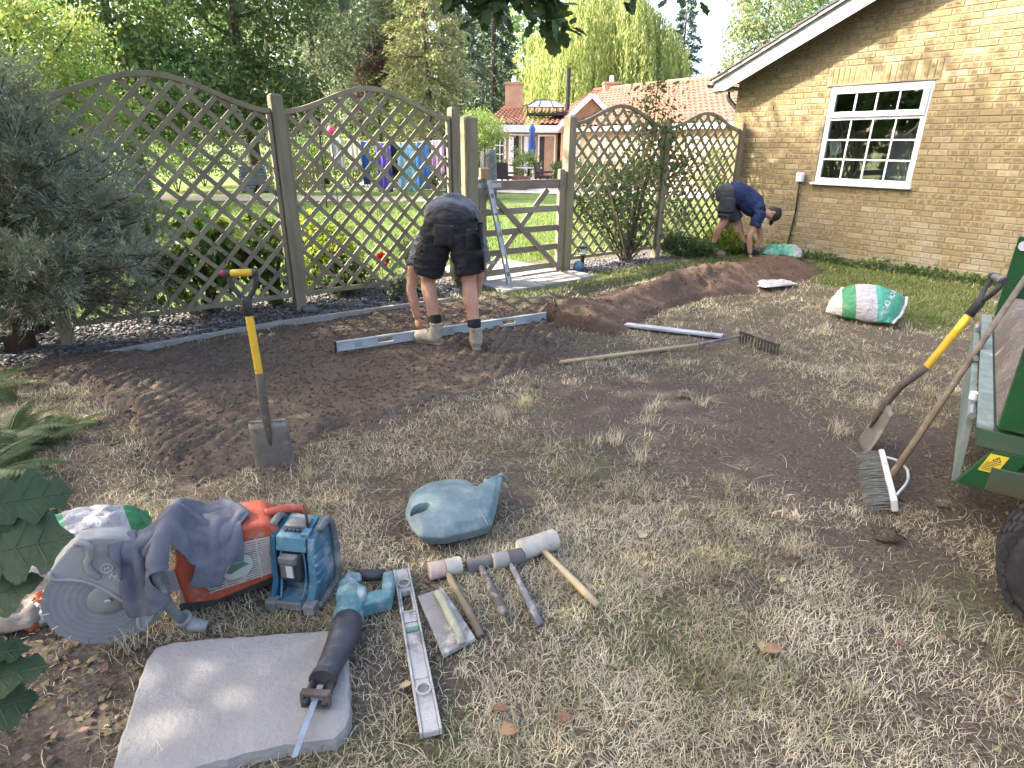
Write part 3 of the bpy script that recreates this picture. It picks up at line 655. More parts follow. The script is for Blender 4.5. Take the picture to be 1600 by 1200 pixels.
for k in range(30):
    xa = x_e-.06+k*.26; xb = xa+.31
    if xa > HW: break
    a = (xa, roof_z(xa)+.275); b = (xb, roof_z(xb)+.262)
    rf.prism([a, b, (b[0], b[1]+.018), (a[0], a[1]+.03)], ov-.05, 6.0)
rf.build('roof', M_tile, hs)
MB().box((-.21, ov+.10+.06, roof_z(0)-.01), (.38, .14, .014)).build('soffit', M_barge, hs)
M_black = mat('black_plastic', (.018, .018, .02), (.028, .028, .03), rough=.35)
mb = MB(); gx, gz = x_e-.055, roof_z(x_e)+.20; pr = [(.058*math.cos(a), .058*math.sin(a)) for a in np.linspace(math.pi, 2*math.pi, 9)]; pr += [(.052*math.cos(a), .052*math.sin(a)) for a in np.linspace(2*math.pi, math.pi, 9)]
mb.prism(pr, ov-.02, 5.5, o=(gx, 0, gz)); mb.build('gutter', M_black, hs)
mb = MB(); mb.tube([(gx, .10, gz-.05), (gx, .10, gz-.14), (gx+.03, .10, gz-.2), (-.08, .10, gz-.36), (-.05, .10, gz-.42), (-.05, .10, .1)], .034, 10); mb.build('downpipe', M_black, hs, smooth=True)
MB().box((-.05, .10, 1.5), (.09, .09, .03)).build('pipe_bracket', M_black, hs)
# --- outdoor socket with cable
es = thing('outdoor_socket', 'small white weatherproof socket box on the brick wall by the window', 'socket', hsM @ Vector((1.30, -.102, 1.17)), (0, 0, hs.rotation_euler.z))
MB().box((0, -.035, 0), (.10, .07, .125)).build('box', M_upvc, es, bevel=.008); MB().box((.0, -.075, 0), (.085, .012, .10)).build('cover', M_upvc, es, bevel=.006)
cb = MB(); cb.tube([(0, -.03, -.06), (.0, -.02, -.2), (.012, -.014, -.5), (-.01, -.014, -.8), (-.02, -.014, -1.0), (-.03, -.03, -1.2)], .011, 8); cb.build('cable', M_black, es, smooth=True)
for z in (-.25, -.45, -.65, -.85): MB().box((.0+.008, -.012, z), (.035, .018, .014)).build('cable_clip', M_black, es)
# ================================================================== far bungalow
M_fbr = mat('far_brick', (.42, .27, .17), (.34, .21, .13), scale=3, rough=.9, coord='Position', c3=(.5, .36, .24), dscale=18)
M_pant = mat('red_pantile', (.25, .11, .075), (.20, .085, .06), scale=1.6, rough=.85, coord='Position', c3=(.22, .10, .07), dscale=4, bump=.3, bscale=20)
M_white = mat('white_paint', (.74, .74, .72), (.66, .66, .64), scale=2, rough=.5)
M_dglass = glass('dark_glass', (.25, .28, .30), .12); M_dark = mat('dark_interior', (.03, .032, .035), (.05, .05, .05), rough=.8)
bg = thing('red_roofed_bungalow', 'long brick bungalow with red pantile roof beyond the lawn', 'house', (3.5, 33, 0))
def wpart(name, mb, m, parent=None, **k):
    return mb.build(name, m, parent or bg, world=(parent is None), **k)
def pantile(name, e0, e1, r1, r0, courses, cols, m=M_pant):
    """roof slope eave e0->e1, ridge r0->r1, rolled tiles stepping course by course"""
    e0, e1, r0, r1 = map(Vector, (e0, e1, r0, r1)); n = (e1-e0).cross(r0-e0).normalized(); n = n if n.z > 0 else -n
    V = []; Fc = []; sub = 4; k = cols*sub+1
    for c in range(courses):
        for (tv, lift) in ((c/courses, .05), ((c+1.12)/courses, .0)):
            tv = min(tv, 1.02)
            for i in range(k):
                s = i/(k-1); p = (e0.lerp(e1, s)).lerp(r0.lerp(r1, s), tv); V.append(p + n*(lift+.045*math.sin(2*math.pi*i/sub)+.02))
        b = c*2*k
        for i in range(k-1): Fc.append((b+i, b+i+1, b+k+i+1, b+k+i))
    o = MB().add(V, Fc).build(name, m, bg, world=True, fixn=False, smooth=True); tag(o, kind='stuff'); return o
def gable_box(name, c4, h, m, apex=None):
    mb = MB(); V = [(p[0], p[1], 0) for p in c4]+[(p[0], p[1], h) for p in c4]; mb.add(V, [(3, 2, 1, 0), (4, 5, 6, 7), (0, 1, 5, 4), (1, 2, 6, 5), (2, 3, 7, 6), (3, 0, 4, 7)])
    if apex: mb.add([V[4], V[5], ((c4[0][0]+c4[1][0])/2, (c4[0][1]+c4[1][1])/2, apex), tuple(V[7]), tuple(V[6]), ((c4[3][0]+c4[2][0])/2, (c4[3][1]+c4[2][1])/2, apex)], [(0, 1, 2), (3, 5, 4)])
    return wpart(name, mb, m)
# left wing
gable_box('wall', [(-1.1, 33.2), (2.2, 33.0), (2.3, 38), (-1.1, 38)], 2.45, M_fbr)
pantile('roof', (-1.5, 32.8, 2.62), (2.6, 32.6, 2.62), (2.6, 35.4, 3.75), (-.6, 35.6, 3.55), 9, 16)
MB().box((.55, 32.72, 2.42), (4.0, .1, .34)).build('fascia', M_white, bg, world=True)
# front gable
gable_box('wall', [(2.35, 32.4), (5.15, 32.2), (5.3, 38), (2.5, 38)], 2.5, M_fbr, 3.75)
pantile('roof', (2.05, 32.1, 2.42), (2.3, 38, 2.42), (3.9, 38, 3.95), (3.72, 32.0, 3.95), 7, 16); pantile('roof', (5.42, 31.9, 2.42), (5.6, 38, 2.42), (3.9, 38, 3.95), (3.72, 32.0, 3.95), 7, 16)
for a, b in (((1.98, 31.95, 2.33), (3.72, 31.9, 3.92)), ((5.48, 31.85, 2.33), (3.72, 31.9, 3.92))): wpart('barge_board', MB().bar(a, b, .06, .22), M_white)
# long main range, ridge running to the right and nearer
rd = Vector((.53, -.848, 0)); pn = Vector((-.848, -.53, 0)); r0 = Vector((4.4, 36.8, 4.45)); r1 = r0+rd*13.5; e0 = r0+pn*3.9-Vector((0, 0, 1.95)); e1 = e0+rd*13.5
pantile('roof', e0, e1, r1, r0, 14, 46)
w0 = e0-pn*.4; w1 = e1-pn*.4; b0 = w0-pn*6; b1 = w1-pn*6
gable_box('wall', [w0[:2], w1[:2], b1[:2], b0[:2]], 2.45, M_fbr)
wpart('fascia', MB().bar(e0+Vector((0, 0, -.12))-pn*.06, e1+Vector((0, 0, -.12))-pn*.06, .06, .2), M_white)
wpart('ridge_tile', MB().tube([r0+Vector((0, 0, .05)), r1+Vector((0, 0, .05))], .13, 8), M_pant)
def chimney(x, y, z0, z1, w, pots=1):
    mb = MB(); mb.box((x, y, (z0+z1)/2), (w, w, z1-z0)); mb.box((x, y, z1+.04), (w+.1, w+.1, .1)); c = wpart('chimney', mb, M_fbr)
    for i in range(pots): MB().lathe([(.12, 0), (.13, .1), (.1, .3), (.12, .34)], 10, (x, y, z1+.08)).build('chimney_pot', M_white, c)
chimney(-.05, 35.6, 3.2, 4.65, .95); chimney(5.2, 36.0, 4.0, 4.75, .85); chimney(9.6, 29.2, 3.7, 4.75, .75)
wpart('flue_pipe', MB().tube([(2.75, 34.5, 3.4), (2.75, 34.5, 5.35)], .11, 10), M_black); wpart('flue_pipe', MB().tube([(8.3, 27.4, 3.2), (8.3, 27.4, 4.5)], .07, 8), M_black)
# roof lantern
lan = wpart('roof_lantern', MB().box((1.55, 33.7, 3.12), (1.9, 1.1, .1)), M_dark)
for x in np.linspace(.65, 2.45, 6): MB().box((x, 33.2, 3.3), (.05, .05, .34)).build('lantern_post', M_dark, lan)
mb = MB(); mb.add([(.55, 33.1, 3.46), (2.55, 33.1, 3.46), (2.55, 34.3, 3.46), (.55, 34.3, 3.46), (1.1, 33.7, 3.78), (2.0, 33.7, 3.78)], [(0, 1, 5, 4), (1, 2, 5), (2, 3, 4, 5), (3, 0, 4), (3, 2, 1, 0)]); mb.build('lantern_glass', mat('lantern_blue', (.25, .33, .40), rough=.25), lan)
for (a, b) in (((.55, 33.1, 3.47), (1.1, 33.7, 3.8)), ((2.55, 33.1, 3.47), (2.0, 33.7, 3.8)), ((1.1, 33.7, 3.8), (2., 33.7, 3.8)), ((1.2, 33.1, 3.48), (1.3, 33.7, 3.8)), ((1.9, 33.1, 3.48), (1.8, 33.7, 3.8))): MB().bar(a, b, .05, .04).build('glazing_bar', M_dark, lan)
def fwin(c, w_, h_, nx, nz, d=(1, 0, 0), nrm=(0, -1, 0), name='window', depth=.08):
    d = Vector(d).normalized(); nrm = Vector(nrm).normalized(); up = Vector((0, 0, 1)); M = frame(d, -nrm, up, Vector(c)+nrm*.02)
    mb = MB(M); t_ = .075
    for (x, z, a, b) in ((0, h_/2-t_/2, w_, t_), (0, -h_/2+t_/2, w_, t_)): mb.box((x, 0, z), (a, depth, b))
    for x in (-w_/2+t_/2, w_/2-t_/2): mb.box((x, 0, 0), (t_, depth, h_-2*t_))
    f = mb.build(name, M_white, bg, world=True)
    for i in range(1, nx): MB(M).box((-w_/2+w_*i/nx, 0, 0), (.05, .05, h_-2*t_)).build('glazing_bar', M_white, f)
    for i in range(1, nz): MB(M).box((0, .003, -h_/2+h_*i/nz), (w_-2*t_, .05, .05)).build('glazing_bar', M_white, f)
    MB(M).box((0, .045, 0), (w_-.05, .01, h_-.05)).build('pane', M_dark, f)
fwin((2.75, 32.35, 1.55), .62, 1.25, 2, 3); fwin((4.0, 32.27, 1.5), .95, 1.25, 3, 3); fwin((-.75, 33.15, 1.2), .6, 1.7, 2, 4)
fwin((.35, 33.1, 1.1), 1.3, 2.15, 2, 1, name='patio_door'); fwin((1.65, 33.02, 1.1), .9, 2.1, 1, 1, name='patio_door')
for s_ in (3, 5.2, 7.4, 9.3, 11): c = w0+rd*s_; fwin((c.x, c.y, 1.4), 1.0, 1.2, 3, 3, rd, pn)
wpart('porch_canopy', MB().box((3.0+3.1, 30.6, 2.3), (2.2, 1.4, .14)), M_white)
for x in (-.15, .6): wpart('curtain', MB().box((x, 33.02, 1.1), (.22, .03, 1.9)), M_white)
# ------------------------------------------------------------------ patio and what stands on it
M_patio = mat('patio_stone', (.50, .46, .40), (.42, .38, .33), scale=1.2, rough=.9, coord='Position', c3=(.33, .29, .25), dscale=3)
mb = MB(); mb.add([(-7, 24.3, .02), (13, 19.5, .02), (14, 33, .02), (-7, 34, .02)], [(0, 1, 2, 3)]); tag(mb.build('patio', M_patio), kind='structure')
mb = MB(); mb.add([(-16, 17.6, .015), (-2.0, 18.6, .015), (-2.0, 20.5, .015), (-16, 20.2, .015)], [(0, 1, 2, 3)]); tag(mb.build('gravel_path', mat('tan_gravel', (.40, .35, .25), (.32, .28, .20), scale=3, rough=.95, coord='Position', bump=.4, bscale=20)), kind='structure')
M_blue_f = mat('blue_canvas', (.055, .12, .33), (.04, .09, .26), scale=3, rough=.9, bump=.4, bscale=12)
pa = thing('parasol', 'folded blue garden parasol in front of the patio doors', 'parasol', AT(830, 277, 30)); pa.location.z = .02
pm = MB(); pm.lathe([(.03, 1.05), (.17, 1.2), (.2, 1.5), (.12, 2.1), (.16, 2.3), (.03, 2.55)], 9); pm.build('canopy', M_blue_f, pa, smooth=True)
MB().tube([(0, 0, 0), (0, 0, 2.65)], .025, 8).build('pole', M_white, pa); MB().lathe([(.25, 0), (.25, .06), (.05, .1)], 12).build('base', M_dark, pa)
M_rattan = mat('dark_rattan', (.035, .03, .03), (.06, .05, .05), scale=20, rough=.7, bump=.5)
def rattan(x, y, rz, label):
    c = thing('garden_chair', label, 'chair', (x, y, .02), (0, 0, rz), 'dark rattan chairs on the patio')
    MB().box((0, 0, .40), (.62, .6, .12)).build('seat', M_rattan, c, bevel=.03); MB().box((0, .29, .70), (.62, .09, .55), Matrix.Rotation(-.15, 3, 'X')).build('backrest', M_rattan, c, bevel=.04)
    for s in (-1, 1):
        MB().box((s*.32, 0, .58), (.07, .6, .07)).build('armrest', M_rattan, c, bevel=.02)
        for q in (-1, 1): MB().box((s*.29, q*.25, .17), (.06, .06, .34)).build('leg', M_rattan, c)
rattan(AT(790, 0, 24.5).x, 25.2, 2.6, 'dark rattan garden chair seen over the gate top beside the grey cover'); rattan(AT(858, 0, 26).x, 26.3, 1.2, 'dark rattan garden chair at the round table on the patio'); rattan(4.6, 24.4, .4, 'dark rattan garden chair behind the cane-leaning trellis')
tb = thing('garden_table', 'round glass garden table on the patio beyond the gate', 'table', (AT(845, 0, 26).x-.3, 27.0, .02)); MB().lathe([(.55, .70), (.55, .74)], 20).build('tabletop', M_white, tb); MB().tube([(0, 0, 0), (0, 0, .7)], .04, 8).build('pedestal', M_dark, tb)
M_pot = mat('terracotta', (.24, .12, .08), (.18, .09, .06), rough=.85)
for (px, Yp, r_, h_, lab) in ((818, 24.3, .38, .5, 'large brown planter on the patio behind the gate'), (1062, 22.5, .3, .4, 'brown planter on the patio behind the trellis next to the brick house')):
    p = thing('planter', lab, 'planter', (AT(px, 0, Yp).x, Yp, .02)); MB().lathe([(r_*.7, 0), (r_, h_), (r_*.9, h_), (r_*.85, h_*.85)], 16).build('pot', M_pot, p, smooth=False)
gcv = thing('covered_heater', 'grey fabric cover standing behind the gate post', 'garden cover', (AT(762, 0, 20).x, 20, 0)); MB().lathe([(.26, 0), (.27, .5), (.25, 1.2), (.23, 1.45), (.12, 1.5)], 14).build('cover', mat('grey_fabric', (.16, .165, .17), rough=.9, bump=.4, bscale=8), gcv, smooth=True)
M_wf = mat('white_furniture', (.7, .7, .68), rough=.5)
for (x, y, lab) in ((7.2, 20.8, 'white garden chair glimpsed through the trellis by the house'), (5.9, 22.0, 'white garden chair glimpsed behind the climbing rose')):
    c = thing('white_chair', lab, 'chair', (x, y, .02), (0, 0, .6)); MB().box((0, 0, .43), (.5, .5, .04)).build('seat', M_wf, c)
    for k in range(5): MB().box((-.2+.1*k, .24, .72), (.05, .03, .5)).build('back_slat', M_wf, c)
    for s in (-1, 1):
        for q in (-1, 1): MB().box((s*.22, q*.22, .205), (.04, .04, .41)).build('leg', M_wf, c)
# ------------------------------------------------------------------ washing line
wl = thing('washing_line', 'washing line on two dark poles across the lawn', 'washing line', (AT(640, 0, 16.5).x, 16.5, 0))
lx0_, lx1_ = AT(478, 0, 16.5).x, AT(725, 0, 16.5).x; ox = wl.location.x
for x in (lx0_, lx1_): MB().tube([(x-ox, 0, 0), (x-ox, 0, 1.95)], .025, 8).build('pole', M_dark, wl)
MB().tube([(lx0_-ox+(lx1_-lx0_)*i/10, 0, 1.78-.16*math.sin(math.pi*i/10)) for i in range(11)], .007, 5).build('line', M_white, wl)
def cloth(px, w_, zt, zb, col, label, cat, name):
    x = AT(px, 0, 16.5).x; q = (x-lx0_)/(lx1_-lx0_); zt = 1.775-.16*math.sin(math.pi*q); mb = MB(); V = []; Fc = []; nx, nz = 13, 8
    ph = random.uniform(0, 6)
    for j in range(nz+1):
        for i in range(nx+1):
            u = i/nx-.5; v = j/nz; V.append((u*w_*(1-.12*v*math.sin(ph)), .05*math.sin(u*19+ph)*v+.03*math.sin(u*37+ph*2)*v, -(zt-zb)*v))
    for j in range(nz):
        for i in range(nx): a = j*(nx+1)+i; Fc.append((a, a+1, a+nx+2, a+nx+1))
    m = mat('cloth_'+name+str(px), col, tuple(c*.75 for c in col), scale=6, rough=.95, transl=.2)
    o = thing(name, label, cat, (x, 16.5, zt), (0, 0, random.uniform(-.3, .3)), None); f = MB().add(V, Fc).build('fabric', m, o, smooth=True, fixn=False)
    sd = f.modifiers.new('t', 'SOLIDIFY'); sd.thickness = .006
    for s in (-.35, .35): MB().box((s*w_, 0, .0), (.015, .03, .08)).build('peg', M_new, o)
cloth(505, .32, 1.6, .95, (.50, .52, .55), 'pale shirt hanging at the juniper end of the washing line', 'shirt', 'shirt')
cloth(535, .35, 1.6, .9, (.62, .60, .52), 'cream cloth hanging on the washing line', 'cloth', 'tea_towel')
cloth(553, .2, 1.6, .6, (.04, .13, .5), 'narrow bright blue scarf hanging on the washing line', 'scarf', 'scarf')
cloth(584, .42, 1.6, .42, (.12, .09, .42), 'long purple towel hanging on the washing line', 'towel', 'towel')
cloth(603, .22, 1.6, .85, (.03, .03, .045), 'black garment hanging beside the purple towel', 'garment', 'trousers')
cloth(624, .5, 1.6, .42, (.30, .50, .68), 'long light blue patterned towel hanging on the line', 'towel', 'towel')
cloth(650, .32, 1.6, .5, (.12, .27, .62), 'mid blue striped towel beside the light blue one', 'towel', 'towel')
cloth(676, .34, 1.6, .85, (.56, .34, .55), 'pink and lilac top hanging on the washing line', 'top', 'shirt')
cloth(697, .34, 1.6, .7, (.10, .085, .17), 'dark violet garment at the gate end of the washing line', 'garment', 'shirt')
# log store and picket fence beyond
ls = thing('log_store', 'low grey slatted log store beyond the lawn', 'shed', (AT(357, 0, 22).x, 22, 0), (0, 0, .3)); M_grey = mat('grey_boards', (.28, .28, .31), (.2, .2, .23), rough=.85, scale=6)
for k in range(8): MB().box((0, -.012*k, .08+k*.105), (.95-.02*k, .6, .09)).build('board', M_grey, ls)
pk = thing('picket_fence', 'short run of pale wooden picket fence beyond the lawn', 'fence', (AT(430, 0, 23).x, 23, 0))
for k in range(15): MB().box((-.9+k*.13, 0, .42), (.07, .03, .84)).build('picket', M_new, pk)
for z in (.25, .65): MB().box((0, .03, z), (1.95, .03, .07)).build('rail', M_new, pk)
for (px, py, Y_, c_, lab) in ((517, 205, 15.5, (.75, .06, .16), 'bright pink balloon-shaped ornament above the washing'),):
    p = AT(px, py, Y_); b_ = thing('garden_windspinner', lab, 'ornament', (p.x, Y_, 0)); MB().tube([(0, 0, 0), (0, 0, p.z)], .012, 6).build('stake', M_dark, b_); MB().ball((0, 0, p.z), (.1, .1, .13)).build('head', mat('pink_plastic', c_, rough=.5), b_, smooth=True)
# ================================================================== trees
def limb_tree(mb, base, h, r, lean=(0, 0), n=7, spread=2.0, seed=1, z0=.35):
    rg = random.Random(seed); top = Vector((base[0]+lean[0], base[1]+lean[1], base[2]+h)); b = Vector(base)
    pts = [b.lerp(top, q)+Vector((rg.uniform(-.1, .1), rg.uniform(-.1, .1), 0))*q*h*.15 for q in (0, .08, .25, .5, .75, 1)]
    mb.tube(pts, [r*1.35, r, r*.85, r*.6, r*.35, r*.08], 9); tips = []
    for k in range(n):
        q = z0+(1-z0)*k/n; s = b.lerp(top, q); a = rg.uniform(0, 6.28)+k*2.4; L = spread*rg.uniform(.6, 1)*(1.1-.5*q); d = Vector((math.cos(a), math.sin(a), rg.uniform(.25, .7)))
        e1 = s+d*L*.5; e2 = s+d*L+Vector((0, 0, rg.uniform(-.1, .3)*L)); mb.tube([s, e1, e2], [r*.4*(1-q*.6), r*.22, r*.06], 6); tips += [e1, e2]
    return tips
def crown_pts(c, rad, ncl, per, sig, rng, shell=.55, flat=.7):
    d = rng.normal(size=(ncl, 3)); d /= np.linalg.norm(d, axis=1)[:, None]; rr = shell+(1-shell)*rng.uniform(0, 1, ncl)**.6
    rr *= .82+.3*np.sin(d[:, 0]*3+d[:, 2]*4+c[0])*.5
    cc = np.array(c)+d*rr[:, None]*np.array(rad)
    P = np.repeat(cc, per, 0)+rng.normal(size=(ncl*per, 3))*np.array([sig, sig, sig*flat]); return P
M_bark = mat('bark', (.10, .08, .06), (.065, .052, .04), scale=9, rough=.95, bump=.8, bscale=25, stretch=(1, 1, .3), coord='Position')
def leafmat(name, c1, c2, tr=.35, isl=.35): return mat(name, c1, c2, scale=.9, rough=.55, coord='Position', island=isl, transl=tr, spec=.3)
def tree(label, base, h, r, crowns, leaf, m, seed, cat='tree', name='broadleaf_tree', aspect=1.0, group=None, spread=2.0):
    rng = np.random.default_rng(seed); t_ = thing(name, label, cat, base, group=group); mb = MB(); limb_tree(mb, (0, 0, 0), h*.85, r, n=9, spread=spread, seed=seed); mb.build('trunk', M_bark, t_, smooth=True)
    P = np.concatenate([crown_pts(c, rad, ncl, per, sg, rng) for (c, rad, ncl, per, sg) in crowns]); P = P[P[:, 2] > .15]
    V, Fc = leaf_cards(P, leaf*rng.uniform(.6, 1.25, len(P)), aspect, rng=rng); np_obj('crown', V, Fc, m, t_); return t_
L_dk = leafmat('leaf_dark', (0.060, 0.093, 0.032), (0.098, 0.138, 0.048)); L_md = leafmat('leaf_mid', (0.093, 0.149, 0.045), (0.144, 0.201, 0.071)); L_yl = leafmat('leaf_yellowgreen', (0.170, 0.237, 0.062), (0.245, 0.303, 0.098))
L_gr = leafmat('leaf_grey', (0.099, 0.127, 0.071), (0.157, 0.185, 0.112)); L_pu = leafmat('leaf_purple', (0.113, 0.056, 0.068), (0.177, 0.098, 0.109)); L_wil = leafmat('leaf_willow', (0.193, 0.239, 0.068), (0.283, 0.317, 0.118)); L_con = leafmat('leaf_conifer', (0.111, 0.151, 0.055), (0.181, 0.209, 0.090), .2)
L_spr = leafmat('leaf_spruce', (0.041, 0.070, 0.044), (0.074, 0.109, 0.068), .1); L_yc = leafmat('leaf_goldconifer', (0.193, 0.227, 0.081), (0.256, 0.256, 0.127), .25)
grp = 'trees closing off the garden beyond the lawn'
XP = lambda px, Y_: AT(px, 230, Y_).x
tree('bright green maple-like tree with rust-tipped shoots above the juniper', (XP(60, 11.5), 11.5, 0), 4.6, .09, [((0, 0, 3.0), (1.7, 1.5, 1.5), 90, 110, .22), ((.8, .2, 2.2), (1.0, 1, 1.0), 40, 90, .2)], .085, leafmat('leaf_maple', (0.132, 0.211, 0.052), (0.218, 0.253, 0.083)), 11, group=grp)
tree('broad dark green tree behind the juniper side of the trellis', (XP(210, 20), 20, 0), 10, .22, [((0, 0, 6.2), (3.4, 2.6, 3.4), 170, 80, .42), ((1.5, -.6, 3.0), (2.4, 2, 1.9), 110, 80, .38)], .17, L_md, 12, group=grp)
tree('dark leafy tree with bare lower limbs behind the first arch', (XP(395, 22), 22, 0), 11, .24, [((0, 0, 6.6), (3.2, 2.6, 3.6), 170, 80, .42), ((.4, -.5, 3.2), (2.3, 2, 1.5), 80, 70, .38)], .17, L_dk, 13, group=grp)
tree('tall grey-green feathery tree behind the second arch', (XP(500, 27), 27, 0), 12, .2, [((0, 0, 6.8), (2.6, 2.2, 4.8), 170, 80, .45)], .17, L_gr, 14, group=grp, spread=1.6)
tree('pale green tree between the dark trees and the golden conifer', (XP(565, 31), 31, 0), 12, .2, [((0, 0, 7.0), (2.6, 2.2, 4.8), 140, 80, .5)], .2, L_gr, 15, group=grp)
tree('small purple-leaved plum tree among green trees', (XP(596, 28), 28, 0), 5.9, .1, [((0, 0, 4.7), (1.0, .9, 1.3), 45, 70, .24)], .13, L_pu, 16, group=grp, spread=.7)
tree('large bare-trunked tree at the left edge behind the maple', (XP(-60, 18), 18, 0), 10, .25, [((0, 0, 6.0), (3.6, 3, 3.4), 150, 80, .45), ((1, 0, 2.6), (2.4, 2, 1.6), 80, 70, .4)], .17, L_dk, 17, group=grp)
def conifer(label, base, h, r, m, seed, leaf=.16, n=90, droop=.35, name='conifer_tree', bare_=.05, width=lambda q: (1-q)**.8, per=150):
    rng = np.random.default_rng(seed); t_ = thing(name, label, 'tree', base, group=grp); mb = MB(); mb.tube([(0, 0, 0), (0, 0, h*.5), (0, 0, h*.98)], [.03*h**.9, .018*h**.9, .01], 8); P = []; D = []
    for k in range(n):
        q = bare_+(1-bare_)*((k+.5)/n)**.95; a = k*2.4+rng.uniform(-.3, .3); L = r*width(q)*rng.uniform(.75, 1.1)+.06; z = h*q; dv = np.array([math.cos(a), math.sin(a), 0])
        if k % 3 == 0: mb.tube([(0, 0, z), tuple(dv*L*.5+[0, 0, z-droop*.2*L]), tuple(dv*L*.95+[0, 0, z-droop*L])], [.03, .02, .008], 5, False)
        m_ = int(per*(.3+.7*L/r)); u = rng.uniform(.12, 1, m_)**.7; side = rng.normal(0, .2, (m_, 1))*L*np.array([[-dv[1], dv[0], 0]])*u[:, None]
        p = dv*(u*L)[:, None]+side; p[:, 2] += z-droop*L*u**1.5+rng.normal(0, .07, m_)-np.abs(side).sum(1)*.3; P.append(p); D.append(np.tile(dv+[0, 0, -droop*1.2], (m_, 1))+side*1.2)
    mb.build('trunk', M_bark, t_, smooth=True); P = np.concatenate(P); D = np.concatenate(D)
    V, Fc = leaf_cards(P, leaf*rng.uniform(.6, 1.3, len(P)), .55, up=.55, rng=rng, dirs=D/(np.linalg.norm(D, axis=1)[:, None]+1e-6)); np_obj('crown', V, Fc, m, t_); return t_
wcol = lambda q: min(1, (1-q)*2.2)**.7
conifer('golden green conifer with browning inner foliage behind the gate post', (XP(672, 25), 25, 0), 8.6, 1.75, L_yc, 21, .2, 110, .25, width=wcol, per=190)
conifer('slim fresh green conifer behind the second arch', (XP(625, 28), 28, 0), 9.0, 1.3, L_con, 22, .19, 90, .3, width=wcol, per=150)
conifer('dark blue-green spruce beside the bungalow chimney', (XP(772, 40), 40, 0), 13, 2.3, L_spr, 23, .26, 120, .4, per=170)
conifer('dark spruce behind the golden conifer', (XP(722, 37), 37, 0), 13, 2.2, L_spr, 24, .26, 110, .4, per=150)
conifer('dark pine with flat tiers behind the willow', (XP(1052, 60), 60, 0), 14.2, 2.6, L_spr, 25, .34, 90, .1, width=lambda q: (1-q)**.6, per=130, bare_=.2)
# weeping willow
def willow(label, base, h, r, seed):
    rng = np.random.default_rng(seed); t_ = thing('willow_tree', label, 'tree', base, group=grp); mb = MB(); limb_tree(mb, (0, 0, 0), h*.75, .4, n=9, spread=r*.75, seed=seed); mb.build('trunk', M_bark, t_, smooth=True); P = []
    ns = 1150
    for k in range(ns):
        a = rng.uniform(0, 6.28); q = rng.uniform(0, 1)**.5; lump = 1+.12*math.sin(a*5)+.1*math.sin(a*9+1)
        x, y = math.cos(a)*r*q*lump, math.sin(a)*r*q*lump; zt = h*(1-.42*q**2.2)*(1+.05*math.sin(a*7+q*6)); zb = max(.8, zt-rng.uniform(.25, .75)*h); m_ = int((zt-zb)/.085)
        v = np.linspace(0, 1, m_); o_ = .35*(1-np.exp(-v*5)); sw = rng.normal(0, .12)
        P.append(np.stack([x+math.cos(a)*o_+sw*v+rng.normal(0, .06, m_), y+math.sin(a)*o_+rng.normal(0, .06, m_), zt+.35*np.exp(-v*7)*0-(zt-zb)*v], 1))
    P = np.concatenate(P); D = np.tile([0, 0, -1.0], (len(P), 1)); V, Fc = leaf_cards(P, .34*rng.uniform(.6, 1.2, len(P)), .42, up=.28, rng=rng, dirs=D); np_obj('crown', V, Fc, L_wil, t_)
willow('big weeping willow with long yellow-green hanging strands', (XP(935, 48), 48, 0), 12.2, 5.6, 31)
tree('tall airy birch-like tree behind the brick house gable', (XP(1172, 42), 42, 0), 14, .2, [((0, 0, 8.6), (2.9, 2.4, 5.2), 150, 75, .45)], .22, leafmat('leaf_birch', (0.131, 0.177, 0.074), (0.207, 0.242, 0.117)), 18, group=grp, spread=1.8)
tree('second airy tree rising beyond the gable roof', (XP(1245, 45), 45, 0), 14, .2, [((0, 0, 8.6), (2.6, 2.4, 5.2), 120, 75, .45)], .22, L_md, 19, group=grp, spread=1.8)
tree('small rounded ornamental tree on a bare stem behind the gate', (XP(757, 19), 19, 0), 2.6, .05, [((0, 0, 2.05), (.7, .65, .55), 60, 90, .13)], .06, L_yl, 41, name='ball_tree', spread=.4)
